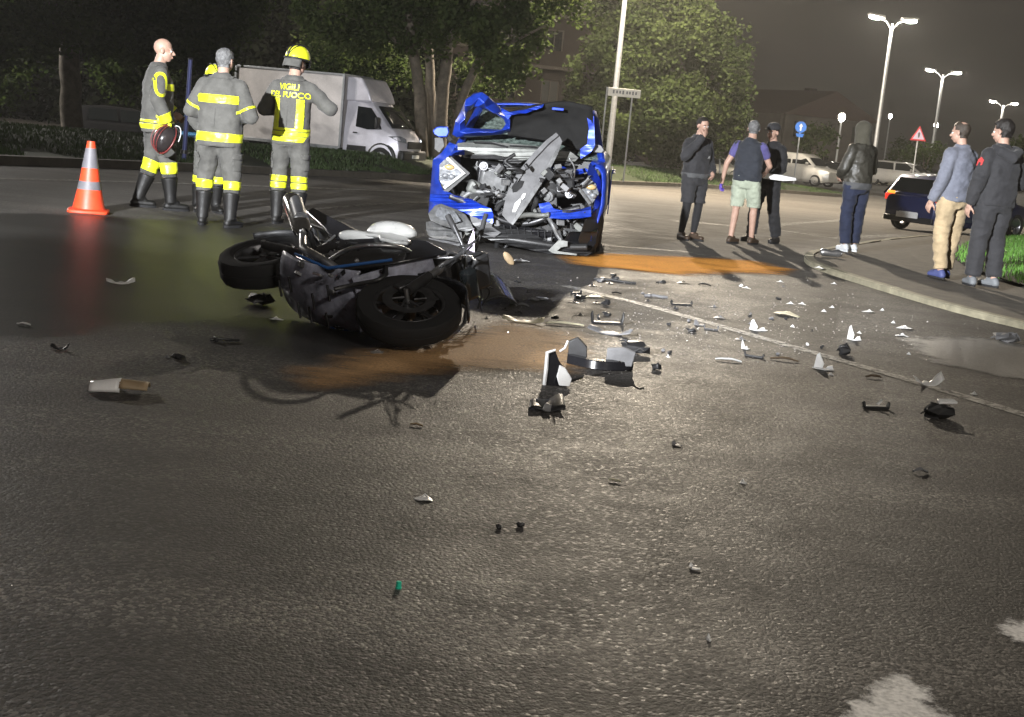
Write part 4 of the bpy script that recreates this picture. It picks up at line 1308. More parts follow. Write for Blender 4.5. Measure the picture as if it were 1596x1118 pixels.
def helmet(T, label, shell='reflex', stripe='black_plastic', visor=True, scale=1.0):
    """fire helmet: shell, brim, dark ridge straps, rear neck guard, visor"""
    t = empty('fire_helmet', T.to_translation(), 0, label, 'helmet', None)
    T2 = T.to_3x3().to_4x4() @ Matrix.Scale(scale, 4)
    def dome(u, v):
        th = u * 2 * math.pi; ph = v * math.pi / 2
        r = 0.125 * math.cos(ph) ** 0.75
        return T2 @ Vector((0.90 * r * math.sin(th), 1.12 * r * math.cos(th), 0.135 * math.sin(ph)))
    MB().grid(dome, 28, 10).build('shell', shell, t, smooth=180, solid=0.008)
    for a in (-1, 0, 1):
        mb = MB(); pts = []
        for i in range(13):
            th = math.pi * i / 12; pts.append(T2 @ Vector((0.10 * a * math.sin(th) * 0.6, 0.150 * math.cos(th), 0.005 + 0.139 * math.sin(th))))
        mb.tube(pts, 0.010 if a == 0 else 0.005, 6); mb.build('ridge', stripe, t, smooth=180)
    mb = MB(); pts = [T2 @ Vector((0.120 * math.sin(2 * math.pi * i / 28), 0.150 * math.cos(2 * math.pi * i / 28), -0.002)) for i in range(29)]; mb.tube(pts, 0.010, 6); mb.build('brim', stripe, t, smooth=180)
    def guard(u, v):
        th = math.pi + (u - 0.5) * 2.4; return T2 @ Vector((0.118 * math.sin(th), 0.140 * math.cos(th) - 0.02 * v, -0.005 - 0.085 * v))
    MB().grid(guard, 14, 4).build('neck_guard', 'fire_grey', t, smooth=180, solid=0.004)
    if visor:
        def vz(u, v):
            th = (u - 0.5) * 2.3; return T2 @ Vector((0.118 * math.sin(th), 0.148 * math.cos(th) + 0.012 * math.sin(v * 3.14), 0.02 - 0.085 * v))
        MB().grid(vz, 14, 4).build('visor', 'glass_dark', t, smooth=180, solid=0.003)
    return t


for q_ in (f1, f2, f3): pockets(q_)


def on_head(info, dz=0.045):
    return info['t'].matrix_basis @ info['HT'] @ Matrix.Translation((0, -0.005, dz))


bpy.context.view_layer.update()
helmet(on_head(f3), 'yellow fire helmet with black ridges worn by the firefighter with lettering')
# --- fourth firefighter mostly hidden behind the middle one
b4 = G(322, 331)
f4 = person(b4, heading(0.5, -0.85), 'fourth firefighter with a yellow helmet, mostly hidden behind the stocky one', FG, h=1.62, girth=1.0, boots=True, trouser_len=0.69, jacket_hem=0.80, head_yaw=0.0,
            arms=dict(re=(0.24, 0.0, 1.14), le=(-0.24, 0.0, 1.14), rw=(0.16, 0.16, 1.0), lw=(-0.16, 0.16, 1.0)))
ring_band(f4, 0.85, 0.93)
for s in 'lr': limb_band(f4, f4['L'][s + 'k'], f4['L'][s + 'a'], 0.10, 0.30, 0.15, src='tm', par='tr', name='trouser_band')
bpy.context.view_layer.update()
helmet(on_head(f4), 'yellow fire helmet worn by the firefighter hidden behind the stocky one')
# helmet in the bald man's hand, hanging upside down by its strap
bpy.context.view_layer.update()
mat('helmet_dark', (0.03, 0.025, 0.025), 0.2, noise_amt=0.3)
mat('helmet_red', (0.16, 0.03, 0.028), 0.35)
hw = f1['t'].matrix_basis @ f1['A']['rw']
hp = Matrix.Translation((hw.x + 0.02, hw.y - 0.10, hw.z - 0.17)) @ Matrix.Rotation(heading(0.95, 0.45), 4, 'Z') @ Matrix.Rotation(R(65), 4, 'X') @ Matrix.Rotation(R(25), 4, 'Y')
hh = helmet(hp, 'dark fire helmet with red rim and clear visor carried by the bald firefighter', 'helmet_dark', 'helmet_red', True, 1.08)
T2 = hp.to_3x3().to_4x4()
mb = MB(); mb.tube([T2 @ Vector((0.135 * math.sin(a), 0.165 * math.cos(a) + 0.03, -0.05)) for a in [(-1.5 + 3.0 * i / 14) for i in range(15)]], 0.006, 6); mb.build('visor_rim', 'white_plastic', hh, smooth=180)
mb = MB(); mb.ball(T2 @ Vector((0, 0.155, 0.05)), (0.025, 0.03, 0.03), 10, 8); mb.build('front_badge', 'reflex', hh, smooth=180)

BG = 'bystanders at the scene'
# --- man in black with a hand at his face
g1 = feet(1072, 374)
p1 = person(g1, heading(0.6, -0.8), 'man in black jacket and grey shorts over leggings raising a hand to his face', BG, h=1.67, girth=1.12, top='charcoal_cloth', bottom='charcoal_cloth', shoe='brown_shoe', hair='hair_dark',
            arms=dict(re=(0.33, 0.10, 1.20), rw=(0.13, 0.22, 1.50), le=(-0.27, 0.0, 1.12), lw=(-0.16, 0.18, 0.98)), hand_dir={'r': ((-0.6, -0.15, 0.75), (0, -1, 0))},
            jacket_hem=0.90, loose=1.15, head_pitch=0.15, head_yaw=-0.1, trouser_len=0.45)
# dark leggings under the shorts
mb = MB()
for s in 'rl':
    mb.tube([p1['L'][s + 'k'] + Vector((0, 0, 0.12)), p1['L'][s + 'k'], p1['L'][s + 'k'].lerp(p1['L'][s + 'a'], 0.4), p1['L'][s + 'a'] + Vector((0, 0, 0.02))], [0.076, 0.064, 0.064, 0.044], 12)
finish(remesh(mb, 0.012, 3), 'leggings', 'black_cloth', p1['t'])
shell_patch(p1['jm'], 'hem_rib', 'grey_cloth', p1['jk'], lambda c, n: abs(c.x) < 0.24, [((0, 0, 0.895), (0, 0, 1)), ((0, 0, 0.965), (0, 0, -1))], 0.007)
decal(p1['jm'], 'chest_logo', 'white_plastic', p1['jk'], [(Vector((-0.09 + x, 0.6, 1.20 + z)), Vector((0, -1, 0))) for x, z in ((-0.03, -0.015), (-0.018, -0.015), (-0.012, 0.012), (-0.002, -0.015), (0.008, 0.012), (0.02, -0.015), (0.03, -0.015), (0.016, 0.028), (0.002, 0.012), (-0.014, 0.028))], [tuple(range(10))])

# --- man in a sleeveless vest and pale shorts, from behind at the left
g2 = feet(1152, 380)
p2 = person(g2, heading(0.45, 0.9), 'grey haired man in dark vest and pale green shorts wearing a purple glove', BG, h=1.70, girth=1.12, top='vest_cloth', bottom='mint_shorts', shoe='brown_shoe', hair='hair_grey', body_skin='skin',
            sleeve=0.0, trouser_len=0.46, arms=dict(le=(-0.31, -0.05, 1.13), lw=(-0.36, -0.02, 0.86), re=(0.28, 0.10, 1.14), rw=(0.18, 0.30, 1.05)), jacket_hem=0.90, loose=1.12, head_yaw=0.35,
            legs=dict(la=(-0.10, -0.12, 0.085), ra=(0.12, 0.16, 0.085), rk=(0.12, 0.12, 0.5)), foot_yaw=(0.2, 0.3))
mb = MB()
for s in 'rl':
    capsule(mb, p2['A'][s + 's'], p2['A'][s + 's'].lerp(p2['A'][s + 'e'], 0.45), 0.074, 0.068)
finish(remesh(mb, 0.012, 3, 0.006), 'shirt_sleeve', 'blue_shirt', p2['t'])
hm_ = hand_mesh(p2['A']['lw'] + Vector((0, 0, 0.0)), (p2['A']['lw'] - p2['A']['le']).normalized(), Vector((1, 0, 0)), 1, 0.9)
go = shell_patch(hm_, 'glove', 'purple_glove', p2['t'], lambda c, n: c.z < p2['A']['lw'].z - 0.035, off=0.004)

# --- man in black with a peaked cap, facing left
g3 = feet(1186, 378)
p3 = person(g3, heading(-0.75, -0.65), 'man in black uniform and peaked cap with a pale face mask', BG, h=1.70, girth=1.0, top='black_cloth', bottom='black_cloth', shoe='black_shoe', hair='hair_dark',
            arms=dict(re=(0.26, 0.04, 1.13), rw=(0.22, 0.24, 0.98), le=(-0.27, 0.06, 1.12), lw=(-0.24, 0.27, 1.0)), hand_dir={'l': ((0.1, 1, 0.0), (1, 0, 0))}, jacket_hem=0.86, head_pitch=0.08, head_yaw=0.1, hand_curl=1.3,
            legs=dict(la=(-0.12, -0.20, 0.085), lk=(-0.12, -0.04, 0.5), ra=(0.12, 0.10, 0.085), rk=(0.12, 0.10, 0.5)), loose=1.1)
cap = MB()
HT = p3['HT']
def capf(u, v):
    th = u * 2 * math.pi; ph = v * math.pi / 2
    return HT @ Vector((0.098 * math.cos(ph) ** 0.6 * math.sin(th), -0.012 + 0.115 * math.cos(ph) ** 0.6 * math.cos(th), 0.045 + 0.10 * math.sin(ph)))
cp = cap.grid(capf, 24, 8).build('cap', 'charcoal_cloth', p3['t'], smooth=180, solid=0.006)
mb = MB(); mb.prism([HT @ Vector((0.085 * math.sin(a), 0.08 + 0.085 * math.cos(a), 0.045)) for a in [(-1.45 + 2.9 * i / 10) for i in range(11)]], HT.to_3x3() @ Vector((0, 0, 0.008))); mb.build('cap_peak', 'charcoal_cloth', cp)
# white-sleeved signalling paddle in his hand
bpy.context.view_layer.update()
pw = p3['t'].matrix_basis @ (p3['A']['lw'] + Vector((0.0, 0.08, 0.0)))
pt = empty('folded_papers', pw, 0, 'white folded papers held out by the man in the peaked cap', 'papers')
mb = MB(); mb.prism([(-0.05, -0.02, -0.035), (0.22, -0.06, -0.045), (0.40, -0.08, -0.02), (0.40, -0.08, 0.01), (0.2, -0.06, 0.03), (-0.04, -0.02, 0.035)], (0.0, 0.02, 0.008)); mb.build('outer_sheet', 'white_plastic', pt, bevel=0.003)
mb = MB(); mb.prism([(-0.03, -0.045, -0.02), (0.25, -0.085, -0.03), (0.26, -0.085, 0.005), (-0.03, -0.045, 0.02)], (0.0, 0.012, 0.006)); mb.build('inner_sheet', 'white_plastic', pt, bevel=0.002)

# --- hooded figure, three-quarter from behind
g4 = G(1322, 392, KH)
p4 = person(g4, heading(-0.55, 0.83), 'person in olive hood and dark leather jacket with white trainers', BG, h=1.74, girth=1.08, top='leather_jacket', bottom='navy_cloth', shoe='white_shoe', hair='hair_dark',
            arms=dict(le=(-0.27, 0.02, 1.13), lw=(-0.14, 0.22, 1.02), re=(0.27, 0.02, 1.13), rw=(0.14, 0.22, 1.02)), jacket_hem=0.86, loose=1.1, foot_yaw=(0.0, 0.25), legs=dict(ra=(0.10, 0.02, 0.085), la=(-0.11, -0.03, 0.085)))
hdm = MB(); HT = p4['HT']
hdm.ball((0, -0.015, 0.02), (0.108, 0.125, 0.135), 18, 12, T=HT); capsule(hdm, HT @ Vector((0, -0.03, -0.16)), HT @ Vector((0, -0.02, 0.0)), 0.115, 0.105, 16)
hmesh = remesh(hdm, 0.012, 4, 0.008, 8)
bm = bmesh.new(); bm.from_mesh(hmesh)
bmesh.ops.bisect_plane(bm, geom=bm.verts[:] + bm.edges[:] + bm.faces[:], plane_co=HT @ Vector((0, 0.075, 0)), plane_no=HT.to_3x3() @ Vector((0, -1, -0.1)), clear_inner=True); bm.to_mesh(hmesh); bm.free()
ho = finish(hmesh, 'hood', 'olive_hood', p4['t'])
shell_patch(p4['jm'], 'hoodie_hem', 'grey_cloth', p4['jk'], lambda c, n: abs(c.x) < 0.24, [((0, 0, 0.85), (0, 0, 1)), ((0, 0, 0.95), (0, 0, -1))], 0.006)

# --- man in grey sweater, profile to the left
g5 = G(1468, 434, KH)
p5 = person(g5, heading(-0.60, 0.80), 'man in blue grey sweater, beige trousers and blue shoes', BG, h=1.76, girth=1.14, top='grey_sweater', bottom='beige_chino', shoe='blue_shoe', hair='hair_brown', hair_style='bald_back',
            arms=dict(le=(-0.27, -0.02, 1.12), lw=(-0.26, 0.10, 0.86), re=(0.26, 0.0, 1.12), rw=(0.18, 0.20, 0.95)), jacket_hem=0.88, loose=1.1, head_pitch=0.10, head_yaw=0.25, foot_yaw=(0.0, 0.25), legs=dict(la=(-0.10, -0.04, 0.085), ra=(0.11, 0.06, 0.085)))
# --- dark haired man in black hoodie, from behind
g6 = G(1530, 447, KH)
p6 = person(g6, heading(-0.42, 0.90), 'dark haired man in black hoodie and black jogging trousers', BG, h=1.80, girth=1.20, top='charcoal_cloth', bottom='charcoal_cloth', shoe='grey_shoe', hair='hair_dark', hair_style='thick',
            arms=dict(le=(-0.29, -0.03, 1.12), lw=(-0.28, 0.06, 0.86), re=(0.29, 0.0, 1.12), rw=(0.22, 0.20, 0.98)), jacket_hem=0.86, loose=1.18, head_yaw=0.35, head_pitch=0.10, foot_yaw=(-0.1, 0.35), legs=dict(ra=(0.13, -0.02, 0.085), la=(-0.13, 0.02, 0.085)))
mb = MB(); S6 = p6['S']
mb.tube([S6(0.13, 0.0, 1.47), S6(0.13, -0.10, 1.44), S6(0.0, -0.165, 1.38), S6(-0.13, -0.10, 1.44), S6(-0.13, 0.0, 1.47)], [0.04, 0.055, 0.065, 0.055, 0.04], 10)
finish(remesh(mb, 0.013, 3, 0.006), 'hood', 'charcoal_cloth', p6['jk'])
mat('red_patch', (0.5, 0.05, 0.05), 0.6)
c0 = p6['A']['ls'].lerp(p6['A']['le'], 0.30)
decal(p6['jm'], 'sleeve_badge', 'red_patch', p6['jk'], [(Vector((-0.7, c0.y + x, c0.z + z)), Vector((1, 0, 0))) for x, z in ((-0.045, -0.035), (0.03, -0.045), (0.045, 0.02), (0.0, 0.05), (-0.04, 0.02))], [(0, 1, 2, 3, 4)], 0.009)
# a phone in the near hand of the man in black

# ================================================================== VEHICLES
def project(p):
    q = camo.matrix_world.inverted() @ Vector(p)
    return (W / 2 + F * q.x / -q.z, H / 2 - F * q.y / -q.z)


def wheel(parent, c, axis, r, w, rim_r, seed=0, spokes=5, name='wheel', rim='steel', fancy=True):
    """tyre with tread grooves, rim, spokes and hub; a part with sub-parts"""
    ax = Vector(axis).normalized(); a = Vector((0, 0, 1)) if abs(ax.z) < .9 else Vector((1, 0, 0)); u = ax.cross(a).normalized(); v = ax.cross(u); c = Vector(c)
    mb = MB(); n = 40; prof = [(rim_r, -w * .42), (rim_r + (r - rim_r) * .5, -w * .5), (r * .965, -w * .46), (r, -w * .30), (r, -0.02 * w), (r * .985, 0), (r, 0.02 * w), (r, w * .30), (r * .965, w * .46), (rim_r + (r - rim_r) * .5, w * .5), (rim_r, w * .42)]
    rings = []
    for i in range(n + 1):
        th = 2 * math.pi * i / n; d = u * math.cos(th) + v * math.sin(th); g_ = 0.988 if i % 2 else 1.0
        rings.append([c + d * (pr * (g_ if pr > r * .96 else 1)) + ax * pw for pr, pw in prof])
    mb.rings(rings, False, closed=False)
    wo = mb.build(name, 'rubber', parent, smooth=50)
    mb = MB(); rings = []
    for i in range(n + 1):
        th = 2 * math.pi * i / n; d = u * math.cos(th) + v * math.sin(th)
        rings.append([c + d * pr + ax * pw for pr, pw in ((rim_r * 1.01, -w * .43), (rim_r * .93, -w * .36), (rim_r * .9, 0), (rim_r * .93, w * .36), (rim_r * 1.01, w * .43))])
    mb.rings(rings, False, closed=False); mb.build('rim', rim, wo, smooth=50, solid=0.004)
    if fancy:
        for k in range(spokes):
            th = 2 * math.pi * k / spokes + 0.3; d = u * math.cos(th) + v * math.sin(th)
            mb = MB(); mb.tube([c + d * rim_r * .15 + ax * w * .2, c + d * rim_r * .92 + ax * w * .22], [(rim_r * .10, w * .10), (rim_r * .14, w * .08)], 8); mb.build('spoke', rim, wo)
    mb = MB(); mb.cyl(c - ax * w * .3, c + ax * w * .34, rim_r * .22, rim_r * .2, 14); mb.build('hub', 'dark_metal', wo)
    return wo


def paint(name, col, coat=1.0, rough=0.35, flake=0.1):
    return mat(name, col, rough, 0.25, noise_amt=flake, noise_scale=3, coat=coat)


# ------------------------------------------------------------------ crashed blue car, nose towards the camera
mat('car_blue', (0.014, 0.06, 0.52), 0.34, 0.25, noise_amt=0.5, noise_scale=11, coat=0.7, col2=(0.010, 0.035, 0.30), bump=0.12, bump_scale=9)
mat('torn_edge', (0.35, 0.38, 0.42), 0.5, 0.5, noise_amt=0.4, noise_scale=30)
mat('alloy_grey', (0.22, 0.222, 0.225), 0.55, 0.5, noise_amt=0.4, noise_scale=12)
mat('pale_alloy', (0.19, 0.195, 0.185), 0.5, 0.3, noise_amt=0.4, noise_scale=10)
mat('cracked_glass', (0.16, 0.20, 0.18), 0.2, noise_amt=0.8, noise_scale=22, col2=(0.015, 0.022, 0.02))
mat('bonnet_liner', (0.012, 0.012, 0.012), 0.9, spec=0.2, noise_amt=0.4, noise_scale=5)
mat('amber', (0.42, 0.30, 0.14), 0.3)
CY = G(802, 393).y
CX = G(802, 393).x
car = empty('crashed_car', (CX, CY, 0), 0, 'wrecked blue car with its nose torn open and bonnet folded up', 'car')


def CL(px, py, dy):
    return P(px, py, CY + dy) - Vector((CX, CY, 0))


def crop(cx, cy):
    return 620 + cx / 3.728, 120 + cy / 3.728


def panel(name, outline, dyf, thick, material, parent=None, bevel=0.006, dent=0.0, seed=0):
    """sheet of bodywork: its outline with real thickness, bent in depth"""
    pts = [crop(*p) for p in outline]
    # denser outline
    dense = []
    for i in range(len(pts)):
        a, b = pts[i], pts[(i + 1) % len(pts)]; L = math.hypot(b[0] - a[0], b[1] - a[1]); k = max(1, int(L / 5))
        for q in range(k): dense.append((a[0] + (b[0] - a[0]) * q / k, a[1] + (b[1] - a[1]) * q / k))
    vs = []
    for i, (x, y) in enumerate(dense):
        d = dyf(x, y) if callable(dyf) else dyf
        if dent:
            d += dent * noise.noise(Vector((x * 0.09 + seed, y * 0.09, seed)))
        vs.append(CL(x, y, d))
    bm = bmesh.new(); bv = [bm.verts.new(v) for v in vs]
    for tri_ in tessellate_polygon([[Vector((x, y, 0)) for x, y in dense]]):
        try: bm.faces.new([bv[i] for i in tri_])
        except ValueError: pass
    bmesh.ops.subdivide_edges(bm, edges=[e for e in bm.edges if e.calc_length() > 0.10], cuts=1, use_grid_fill=True)
    bmesh.ops.triangulate(bm, faces=bm.faces)
    if dent:
        for v in bm.verts:
            if not v.is_boundary:
                v.co.y += dent * noise.noise(v.co * 9 + Vector((seed, 0, 0))); v.co.z += dent * 0.3 * noise.noise(v.co * 12 + Vector((0, seed, 0)))
    ex = bmesh.ops.extrude_face_region(bm, geom=bm.faces[:])
    for g_ in ex['geom']:
        if isinstance(g_, bmesh.types.BMVert): g_.co.y += thick
    bmesh.ops.recalc_face_normals(bm, faces=bm.faces)
    me = bpy.data.meshes.new(name); bm.to_mesh(me); bm.free()
    me.materials.append(MATS[material]); me.polygons.foreach_set('use_smooth', [True] * len(me.polygons)); me.set_sharp_from_angle(angle=R(38))
    o = bpy.data.objects.new(name, me); COL.objects.link(o); o.parent = parent if parent is not None else car
    return o


def wrap(x, y):
    xl = abs(x - 802) / 148.0
    return 0.02 + 0.55 * max(0, (xl - 0.52) / 0.40) ** 1.6


YAW = Matrix.Rotation(R(-3.5), 4, 'Z')
# side panels with doors, rear wings and roof: the rest of the car behind its torn nose
for s in (-1, 1):
    mb = MB(); rows = []
    for y, wf, zt in ((0.50, 0.93, 0.93), (0.75, 0.97, 0.97), (1.1, 0.985, 1.00), (1.7, 1.0, 1.02), (2.6, 1.0, 1.04), (3.4, 0.99, 1.06), (4.0, 0.95, 1.04), (4.35, 0.86, 1.0)):
        rows.append([Vector((s * x * wf, y, z)) for x, z in ((0.80, 0.28), (0.885, 0.36), (0.915, 0.55), (0.905, 0.78), (0.885, zt - 0.05), (0.84, zt), (0.72, zt + 0.02))])
    mb.rings(rows, cap=False, closed=False, T=YAW)
    sd = mb.build('side_panel', 'car_blue', car, smooth=60, solid=0.02)
    for y in (1.28, 2.28):
        MB().box((s * 0.925, y + 0.45, 0.66), (0.012, 0.9, 0.50), T=YAW).build('door_skin', 'car_blue', sd, bevel=0.005)
        MB().tube([(s * 0.935, y + 0.62, 0.86), (s * 0.955, y + 0.68, 0.86), (s * 0.955, y + 0.78, 0.86), (s * 0.935, y + 0.84, 0.86)], 0.012, 6, T=YAW).build('door_handle', 'car_blue', sd)
    # A, B, C pillars and roof rail
    mb = MB(); mb.tube([(s * 0.80, 0.98, 1.0), (s * 0.68, 1.62, 1.42), (s * 0.64, 2.0, 1.52), (s * 0.62, 3.3, 1.52), (s * 0.70, 4.1, 1.08)], [0.04, 0.045, 0.04, 0.04, 0.06], 8, T=YAW); mb.build('roof_pillar', 'car_blue', car)
    mb = MB(); mb.add([(s * 0.80, 1.3, 1.03), (s * 0.80, 3.75, 1.08), (s * 0.645, 3.25, 1.48), (s * 0.645, 2.0, 1.48), (s * 0.70, 1.65, 1.36)], [(0, 1, 2, 3, 4)], T=YAW); mb.build('side_window', 'glass_dark', car, smooth=None, solid=0.006)
    for y in (0.98, 3.45):
        mb = MB(); mb.torus((s * 0.79, y, 0.34), (1, 0, 0), 0.385, 0.05, 28, 8, T=YAW); mb.build('wheel_arch', 'black_plastic', car)
        wheel(car, YAW @ Vector((s * 0.775, y, 0.335)), YAW.to_3x3() @ Vector((s, 0, 0)), 0.335, 0.22, 0.22)
mb = MB(); mb.grid(lambda u, v: YAW @ Vector(((u - .5) * 1.24, 1.72 + v * 1.75, 1.50 + 0.05 * math.sin(u * 3.14) + 0.03 * math.sin(v * 3.14))), 10, 8); mb.build('roof', 'car_blue', car, smooth=180, solid=0.02)
mb = MB(); mb.grid(lambda u, v: YAW @ Vector(((u - .5) * (1.5 - 0.2 * v), 4.36 - 0.35 * v * v, 0.45 + 1.0 * v)), 8, 6); mb.build('tailgate', 'car_blue', car, smooth=180, solid=0.03)
mb = MB(); mb.box((0, 2.3, 0.27), (1.55, 3.7, 0.12), T=YAW); mb.build('floor_pan', 'black_plastic', car)
mb = MB(); mb.box((0, 0.98, 0.62), (1.5, 0.05, 0.72), T=YAW); mb.build('bulkhead', 'black_plastic', car)
for s in (-1, 1):
    mb = MB(); mb.box((s * 0.36, 2.0, 0.85), (0.48, 0.16, 0.62), rot=Matrix.Rotation(R(-12), 3, 'X'), T=YAW); so_ = mb.build('seat', 'black_plastic', car, bevel=0.05)
    mb = MB(); mb.box((s * 0.36, 2.1, 1.27), (0.26, 0.10, 0.18), T=YAW); mb.build('headrest', 'black_plastic', so_, bevel=0.04)
# windscreen, crazed and sagging, with the cowl and wipers under it
mb = MB(); mb.grid(lambda u, v: YAW @ Vector(((u - .5) * (1.56 - 0.24 * v), 1.02 + 0.68 * v - 0.05 * math.sin(u * 3.14) + 0.04 * math.sin(v * 3.14 + u * 4), 1.0 + 0.46 * v - 0.03 * noise.noise((u * 5, v * 5, 1)))), 16, 10)
mb.build('windscreen', 'cracked_glass', car, smooth=180, solid=0.006)
panel('cowl', [(345, 385), (470, 372), (620, 385), (800, 402), (1010, 438), (1050, 470), (1030, 492), (860, 486), (700, 492), (560, 470), (460, 478), (385, 470), (350, 430)], lambda x, y: 0.80 - 0.004 * (y - 220), 0.10, 'pale_alloy', dent=0.03, seed=3)
panel('scuttle_seal', [(400, 452), (560, 452), (720, 486), (900, 490), (1010, 500), (1000, 516), (720, 512), (560, 480), (430, 474)], 0.66, 0.05, 'black_plastic', dent=0.02)
for a, b in (((440, 380), (640, 408)), ((650, 400), (930, 436))):
    mb = MB(); A_, B_ = CL(*crop(*a), 0.74), CL(*crop(*b), 0.74); mb.tube([A_, A_.lerp(B_, .5) + Vector((0, -0.02, 0.02)), B_], 0.010, 6); mb.build('wiper', 'black_plastic', car)

# bonnet thrown open: dark underside to the camera, left part bent into an arch
def bon(u, v):
    x = 640 + (1132 - 640) * u; ytop = 225 - 75 * min(1, u * 1.6) ** 0.6 + (28 * u ** 6); ybot = 345 + 120 * u ** 2.2
    cy = ybot + (ytop - ybot) * v
    d = 0.95 - 0.15 * v + 0.10 * math.sin(u * 3.14) * math.sin(v * 3.14) + 0.03 * noise.noise((u * 6, v * 6, 2))
    return CL(*crop(x, cy), d)
mb = MB(); mb.grid(bon, 18, 10); bonnet = mb.build('bonnet', ['car_blue', 'bonnet_liner'], car, smooth=180)
md = bonnet.modifiers.new('s', 'SOLIDIFY'); md.thickness = 0.03; md.offset = 1; md.material_offset = 1; md.material_offset_rim = 1
outer = [(318, 335), (338, 255), (366, 190), (400, 130), (440, 92), (485, 92), (525, 112), (570, 150), (610, 195), (655, 250), (648, 275), (652, 318), (610, 335), (520, 343), (420, 352), (345, 350)]
inner = [(392, 292), (385, 245), (400, 205), (420, 188), (440, 176), (465, 172), (495, 178), (535, 198), (575, 222), (612, 246), (625, 268), (620, 300), (590, 308), (520, 306), (455, 300), (410, 296)]
vs = []; n_ = len(outer)
for i in range(n_):
    o_, k_ = outer[i], inner[(i) % n_]
for i in range(n_):
    # match inner points by angle
    pass
ang = lambda p: math.atan2(p[1] - 250, p[0] - 490)
res_o = sorted(outer, key=ang); res_i = sorted(inner, key=ang)
mb = MB(); rr_ = []
for (ox, oy), (ix, iy) in zip(res_o, res_i):
    d0 = 0.86 + 0.05 * noise.noise((ox * 0.02, oy * 0.02, 0)) - 0.12 * (1 if oy < 150 else 0)
    a, m_, c_ = CL(*crop(ox, oy), d0 + 0.05), CL(*crop(ox * .5 + ix * .5, oy * .5 + iy * .5), d0 - 0.05), CL(*crop(ix, iy), d0 + 0.03)
    jj = Vector((noise.noise((ox * .05, oy * .05, 3)), noise.noise((ox * .05, oy * .05, 7)), noise.noise((ox * .05, oy * .05, 11)))) * 0.06
    rr_.append([a + jj * .5, m_ + jj * 1.2, c_ + jj * .4, c_ + Vector((0, 0.05, 0)), a + Vector((0, 0.06, 0))])
rr_.append(rr_[0])
mb.rings(rr_, cap=False); bent = mb.build('bonnet_skin', 'car_blue', bonnet, smooth=28, bevel=0.008)
panel('crumpled_edge', [(600, 180), (650, 205), (740, 190), (850, 158), (840, 178), (745, 212), (660, 222), (640, 250), (600, 200)], 0.75, 0.06, 'car_blue', bonnet, dent=0.07, seed=9)
panel('bonnet_flank', [(1095, 205), (1140, 230), (1146, 400), (1120, 440), (1062, 478), (1060, 420), (1100, 390), (1110, 300)], 0.84, 0.05, 'car_blue', bonnet, dent=0.03, seed=5)
MB().box(CL(*crop(930, 187), 0.74), (0.13, 0.02, 0.03)).build('bonnet_latch', 'car_blue', bonnet, bevel=0.006)

# front wings and torn bumper
panel('front_wing', [(205, 480), (255, 440), (300, 380), (340, 395), (310, 450), (245, 505), (238, 600), (262, 655), (340, 690), (430, 712), (480, 740), (540, 765), (556, 800), (552, 850), (500, 835), (430, 808), (350, 772), (245, 738), (212, 770), (178, 792), (186, 700), (195, 580)], wrap, 0.045, 'car_blue', dent=0.03, seed=1)
panel('front_wing', [(1118, 498), (1150, 540), (1184, 610), (1180, 760), (1172, 880), (1150, 960), (1120, 985), (1128, 800), (1150, 690), (1128, 600), (1100, 560)], wrap, 0.05, 'car_blue', dent=0.02, seed=2)
panel('bumper_remnant', [(818, 738), (880, 728), (905, 765), (960, 778), (1060, 770), (1122, 752), (1124, 812), (1060, 822), (960, 828), (890, 822), (835, 790)], lambda x, y: 0.10 + 0.3 * max(0, (x - 880) / 60) ** 2, 0.06, 'car_blue', dent=0.02, seed=4)
panel('torn_wing_edge', [(885, 525), (960, 520), (1010, 545), (1090, 530), (1120, 548), (1060, 566), (980, 570), (920, 552)], 0.55, 0.05, 'car_blue', dent=0.04, seed=6)
panel('fog_lamp_surround', [(176, 795), (215, 748), (250, 738), (345, 772), (392, 800), (425, 850), (440, 885), (400, 900), (330, 885), (250, 862), (190, 835)], lambda x, y: wrap(x, y) - 0.03, 0.06, 'alloy_grey', dent=0.02, seed=7)
panel('fog_lamp', [(218, 778), (245, 755), (330, 780), (368, 838), (330, 850), (250, 828), (222, 808)], lambda x, y: wrap(x, y) - 0.045, 0.03, 'lamp_glass')
panel('lower_bumper', [(163, 845), (190, 840), (280, 880), (370, 905), (378, 965), (300, 950), (215, 940), (180, 925), (165, 890)], wrap, 0.05, 'alloy_grey', dent=0.02, seed=8)
panel('skid_plate', [(178, 935), (260, 948), (372, 970), (368, 1000), (280, 985), (190, 965)], lambda x, y: wrap(x, y) + 0.03, 0.06, 'mid_grey_plastic', dent=0.01)
panel('lower_grille', [(430, 820), (520, 850), (640, 880), (760, 900), (880, 960), (1000, 1010), (1130, 1020), (1100, 1040), (880, 1030), (700, 990), (540, 950), (430, 900)], 0.12, 0.05, 'black_plastic', dent=0.05, seed=10)
panel('corner_bumper', [(1000, 900), (1120, 900), (1165, 880), (1150, 970), (1100, 1030), (1000, 1030), (930, 1005), (960, 960)], lambda x, y: 0.10 + 0.3 * max(0, (x - 890) / 40) ** 2, 0.05, 'black_gloss', dent=0.03, seed=11)
panel('chrome_chevron', [(875, 1008), (935, 948), (988, 955), (985, 985), (950, 990), (925, 1012), (1040, 1028), (1040, 1038), (900, 1025)], 0.02, 0.02, 'pale_alloy')
